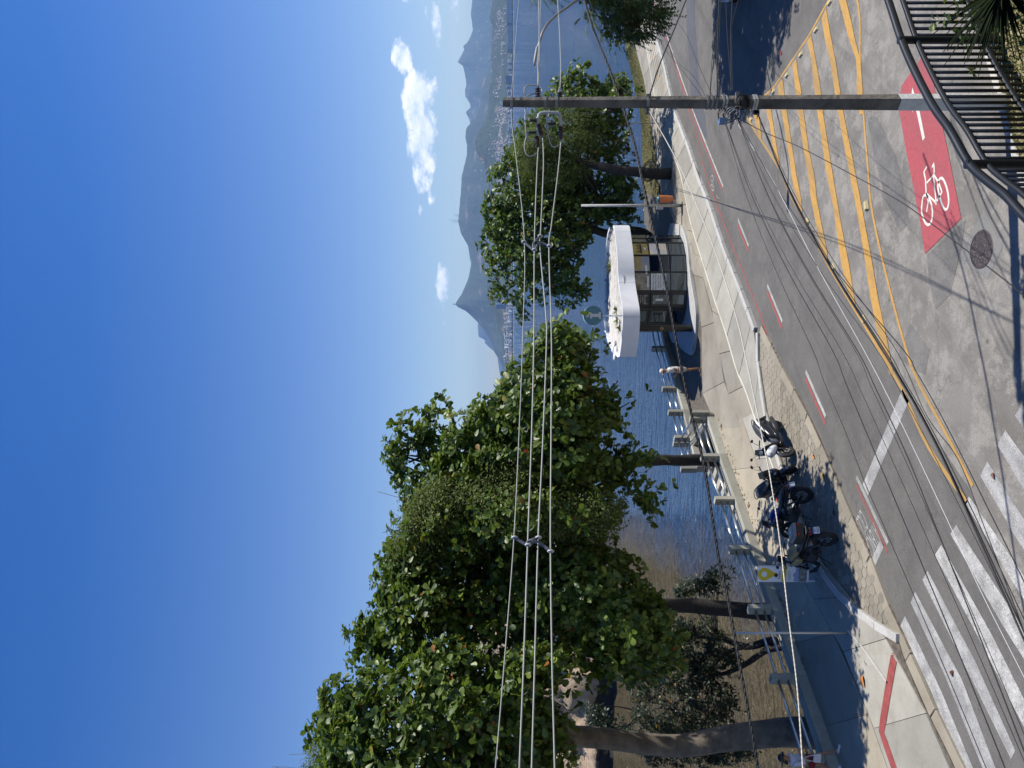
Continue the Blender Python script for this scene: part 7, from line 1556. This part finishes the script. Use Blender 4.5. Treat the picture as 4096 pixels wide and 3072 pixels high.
# yellow traffic studs on the hatched island
M_stud = mat('cream traffic stud', (.48, .40, .22), .6, var=.12, vscale=10)
sm = MB(); sm.box((0, 0, .025), (.24, .13, .05), top=(.78, .6)); sme = sm.mesh('traffic_stud', M_stud)
ST_ = [((3268, 2205), None)]
studs = [((3322, 8), 'topmost at the picture edge'), ((3267, 118), None), ((3206, 218), None), ((3150, 300), None), ((3096, 366), None), ((3006, 477), None), ((3233, 884), None), ((3334, 1070), None), ((3457, 1278), None)]
txt = ['cut by the right edge of the view', 'second from the right edge', 'third from the right edge', 'fourth from the right edge', 'just right of the pole', 'at the island tip left of the pole', 'upper one left of the pole', 'middle one left of the pole', 'lowest one near the stop line']
dl = (g(3321, 1073) - g(3117, 671)); dr = (g(3236, 144) - g(3097, 348))
for i, ((sx, sy), _) in enumerate(studs):
    p = g(sx, sy, 0); o = bpy.data.objects.new('traffic_stud', sme); link(o); d = dr if i < 5 else dl; o.location = (p.x, p.y, .006); o.rotation_euler = (0, 0, math.atan2(d.y, d.x)); tag(o, 'cream traffic stud on the far yellow border, ' + txt[i], 'traffic stud', 'traffic studs on the yellow island')
p = g(3470, 822, 0); o = bpy.data.objects.new('traffic_stud', sme); link(o); o.location = (p.x, p.y, .012); o.rotation_euler = (0, 0, R(15)); o.scale = (1.1, 1.1, 1.2); tag(o, 'cream traffic stud alone on the near yellow border above the red cycle box', 'traffic stud', 'traffic studs on the yellow island')
# manhole
p = g(3926, 997, 0); o = thing('manhole_cover', 'round cast-iron manhole cover with cast pattern near the red cycle box', 'manhole cover', (p.x, p.y, .002)); M_iron = mat('cast iron', (.065, .05, .05), .6, metal=.3, var=.35, vscale=12)
rr = .345; b = MB(); b.lathe((0, 0, 0), (0, 0, 1), [(0, .004), (rr - .03, .004), (rr - .03, .010), (rr, .010), (rr + .02, .0)], 40); b.build('plate', M_iron, o)
b = MB(); b.lathe((0, 0, .004), (0, 0, 1), [(0, .010), (.115, .010), (.125, 0)], 28); b.build('boss', M_iron, o)
V = MB(); random.seed(5)
for ring_r, n_ in ((.17, 11), (.235, 16), (.295, 20)):
    for i in range(n_):
        a = 6.283 * i / n_ + random.uniform(-.1, .1); c = Vector((ring_r * math.cos(a), ring_r * math.sin(a), .006)); h = a + random.uniform(-1, 1); pts = [c + Vector((.024 * math.cos(h + q), .024 * math.sin(h + q), 0)) for q in np.linspace(0, 4.0, 6)]; V.tube(pts, .0055, 5)
tag(V.build('cast_pattern', mat('worn iron relief', (.17, .15, .145), .5, metal=.3), o), kind='stuff')
# fallen leaves and litter on the pavement and road
lm = {}
for nm, c in (('orange', (.45, .17, .03)), ('yellow', (.50, .33, .05)), ('brown', (.13, .05, .025)), ('green', (.14, .22, .03)), ('red', (.40, .03, .02))): lm[nm] = mat('fallen leaf ' + nm, c, .6, var=.3, vscale=30)
FL = [(3454, 2728, SW, 'orange', 'large orange fallen leaf on the left pavement near the tactile strip', .30), (3379, 2377, .07, 'green', 'green fallen leaf on the parking bay under the totem sign', .2), (3370, 2388, .07, 'brown', 'brown fallen leaf on the parking bay beside the green one', .16), (3388, 2408, .07, 'brown', 'brown fallen leaf on the parking bay below the green one', .18),
      (3254, 1827, .07, 'orange', 'orange fallen leaf on the parking kerb, upper of two', .2), (3292, 1907, .07, 'yellow', 'yellow fallen leaf on the parking kerb, lower of two', .22), (3110, 1998, SW, 'red', 'red litter scrap on the pavement above the blue motorcycle', .25), (3336, 2046, .07, 'brown', 'brown fallen leaf at the road kerb by the blue motorcycle', .2),
      (2925, 1882, SW, 'yellow', 'yellow fallen leaf by the sea rail behind the black scooter', .22), (2938, 1915, SW, 'orange', 'orange fallen leaf by the sea rail behind the black scooter', .22), (2885, 1700, SW, 'brown', 'brown fallen leaf on the pavement near the corner post', .2), (2895, 1796, SW, 'brown', 'brown fallen leaf on the pavement behind the white scooter', .2), (3125, 210, .01, 'red', 'reddish fallen leaf on the road by the tree shadow', .16), (3808, 2690, .012, 'brown', 'dark red fallen leaf on the zebra crossing', .16), (3973, 1905, .012, 'brown', 'brown fallen leaf on a zebra stripe near the camera', .14), (3130, 3062, SW, 'brown', 'brown leaf in the gutter of the sea rail plinth, left', .2)]
for sx, sy, z, c, lab, s_ in FL:
    p = g(sx, sy, z + .012); me = bpy.data.meshes.new('fallen_leaf'); a = random.uniform(0, 6.28); ca, sa = math.cos(a), math.sin(a)
    me.from_pydata([((q[0] - .5) * s_ * ca - q[1] * s_ * sa, (q[0] - .5) * s_ * sa + q[1] * s_ * ca, q[2] * s_ * 1.6 + .05 * s_ * abs(q[0] - .5)) for q in LEAF.tolist()], [], [tuple(q) for q in LEAF_Q.tolist()]); me.materials.append(lm[c]); me.update()
    o = bpy.data.objects.new('fallen_leaf', me); link(o); o.location = p; tag(o, lab, 'leaf', 'fallen leaves on the ground')
# leaf litter in the gutter of the sea rail
V = []; F = []
for i in range(170):
    t_ = random.random(); a = samp(wi, 200)[int(t_ * 199)]; x, y = a.x + random.gauss(.25, .14), a.y - abs(random.gauss(.12, .25)); s_ = random.uniform(.03, .09); an = random.uniform(0, 6.28); b0 = len(V)
    V += [(x, y, SW + .008), (x + s_ * math.cos(an), y + s_ * math.sin(an), SW + .02), (x + s_ * 1.5 * math.cos(an + .5), y + s_ * 1.5 * math.sin(an + .5), SW + .012), (x + s_ * math.cos(an + 1), y + s_ * math.sin(an + 1), SW + .02)]; F.append((b0, b0 + 1, b0 + 2, b0 + 3))
tag(npmesh('leaf_litter', V, F, mat('dry litter', (.12, .06, .03), .8, var=.5, vscale=9)), 'dry leaf litter along the foot of the left sea rail', 'leaves', kind='stuff')
# plants in the lower right corner: spiky palm fronds over a round-leaved bush
M_palm = mat_leaf('shade-darkened palm blade', (.003, .006, .003), (.006, .011, .005), (.012, .02, .008), .85, .05, False); M_palm.node_tree.nodes['Principled BSDF'].inputs['Specular IOR Level'].default_value = .12  # blades coloured near black and dulled, standing in for shade over the palm
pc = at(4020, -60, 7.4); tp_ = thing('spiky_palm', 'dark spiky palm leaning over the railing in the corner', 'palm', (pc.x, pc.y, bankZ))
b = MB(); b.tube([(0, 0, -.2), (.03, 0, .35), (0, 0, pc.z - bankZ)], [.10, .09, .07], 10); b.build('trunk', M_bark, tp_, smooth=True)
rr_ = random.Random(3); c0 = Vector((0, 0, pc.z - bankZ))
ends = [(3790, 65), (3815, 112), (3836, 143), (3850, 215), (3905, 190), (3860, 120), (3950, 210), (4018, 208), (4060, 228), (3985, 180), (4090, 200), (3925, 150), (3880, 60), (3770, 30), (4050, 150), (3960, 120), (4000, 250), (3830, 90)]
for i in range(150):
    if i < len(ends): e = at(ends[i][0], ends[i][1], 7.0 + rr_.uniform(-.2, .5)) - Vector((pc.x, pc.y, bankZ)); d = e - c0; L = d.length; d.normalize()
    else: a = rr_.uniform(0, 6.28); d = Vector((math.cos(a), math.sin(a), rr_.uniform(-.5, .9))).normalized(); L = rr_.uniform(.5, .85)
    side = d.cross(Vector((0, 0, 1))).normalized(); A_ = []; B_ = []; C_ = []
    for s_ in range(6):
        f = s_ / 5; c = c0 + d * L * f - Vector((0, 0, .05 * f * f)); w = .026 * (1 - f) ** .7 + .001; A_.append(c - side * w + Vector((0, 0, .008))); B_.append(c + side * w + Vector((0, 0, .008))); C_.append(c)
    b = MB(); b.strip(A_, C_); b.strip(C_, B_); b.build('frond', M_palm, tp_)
M_bush = mat_leaf('round bush leaf', (.03, .055, .014), (.06, .095, .02), (.14, .17, .05), .4, .3)
bc = at(3850, -5, 7.9); tp_ = thing('round_leaved_bush', 'round-leaved bush behind the railing bars in the corner', 'bush', (bc.x, bc.y, bankZ)); n_ = 150
pos = rng.normal(0, 1, (n_, 3)) * np.array([[.26, .22, .28]]) + np.array([[.12, 0, .55]]); grow = pos - np.array([[.1, 0, .3]])
O, X, Y, N, S_ = leafmats(pos, grow, 6, .085, .2, 1.0); leafmesh('foliage', O, X, Y, N, S_, M_bush, tp_)
b = MB()
for i in range(0, n_, 12): b.tube([(0, 0, -.1), tuple(pos[i] * .5 + np.array([0, 0, .1])), tuple(pos[i])], [.012, .008, .004], 5)
b.build('stems', M_bark, tp_)
# ================================================================== the air over the bay
hm = bpy.data.materials.new('bay haze'); hm.use_nodes = True; ht = hm.node_tree; ht.nodes.clear()
ho = ht.nodes.new('ShaderNodeOutputMaterial'); hv = ht.nodes.new('ShaderNodeVolumePrincipled')
hv.inputs['Color'].default_value = (.36, .58, 1.0, 1); hv.inputs['Density'].default_value = 5.0e-5; hv.inputs['Anisotropy'].default_value = .25
ht.links.new(hv.outputs[0], ho.inputs['Volume'])
b = MB(); b.box((0, 10300, 448), (28400, 21200, 904)); hz = b.build('haze', hm); tag(hz, 'thin pale haze hanging over the bay', 'haze', kind='stuff')
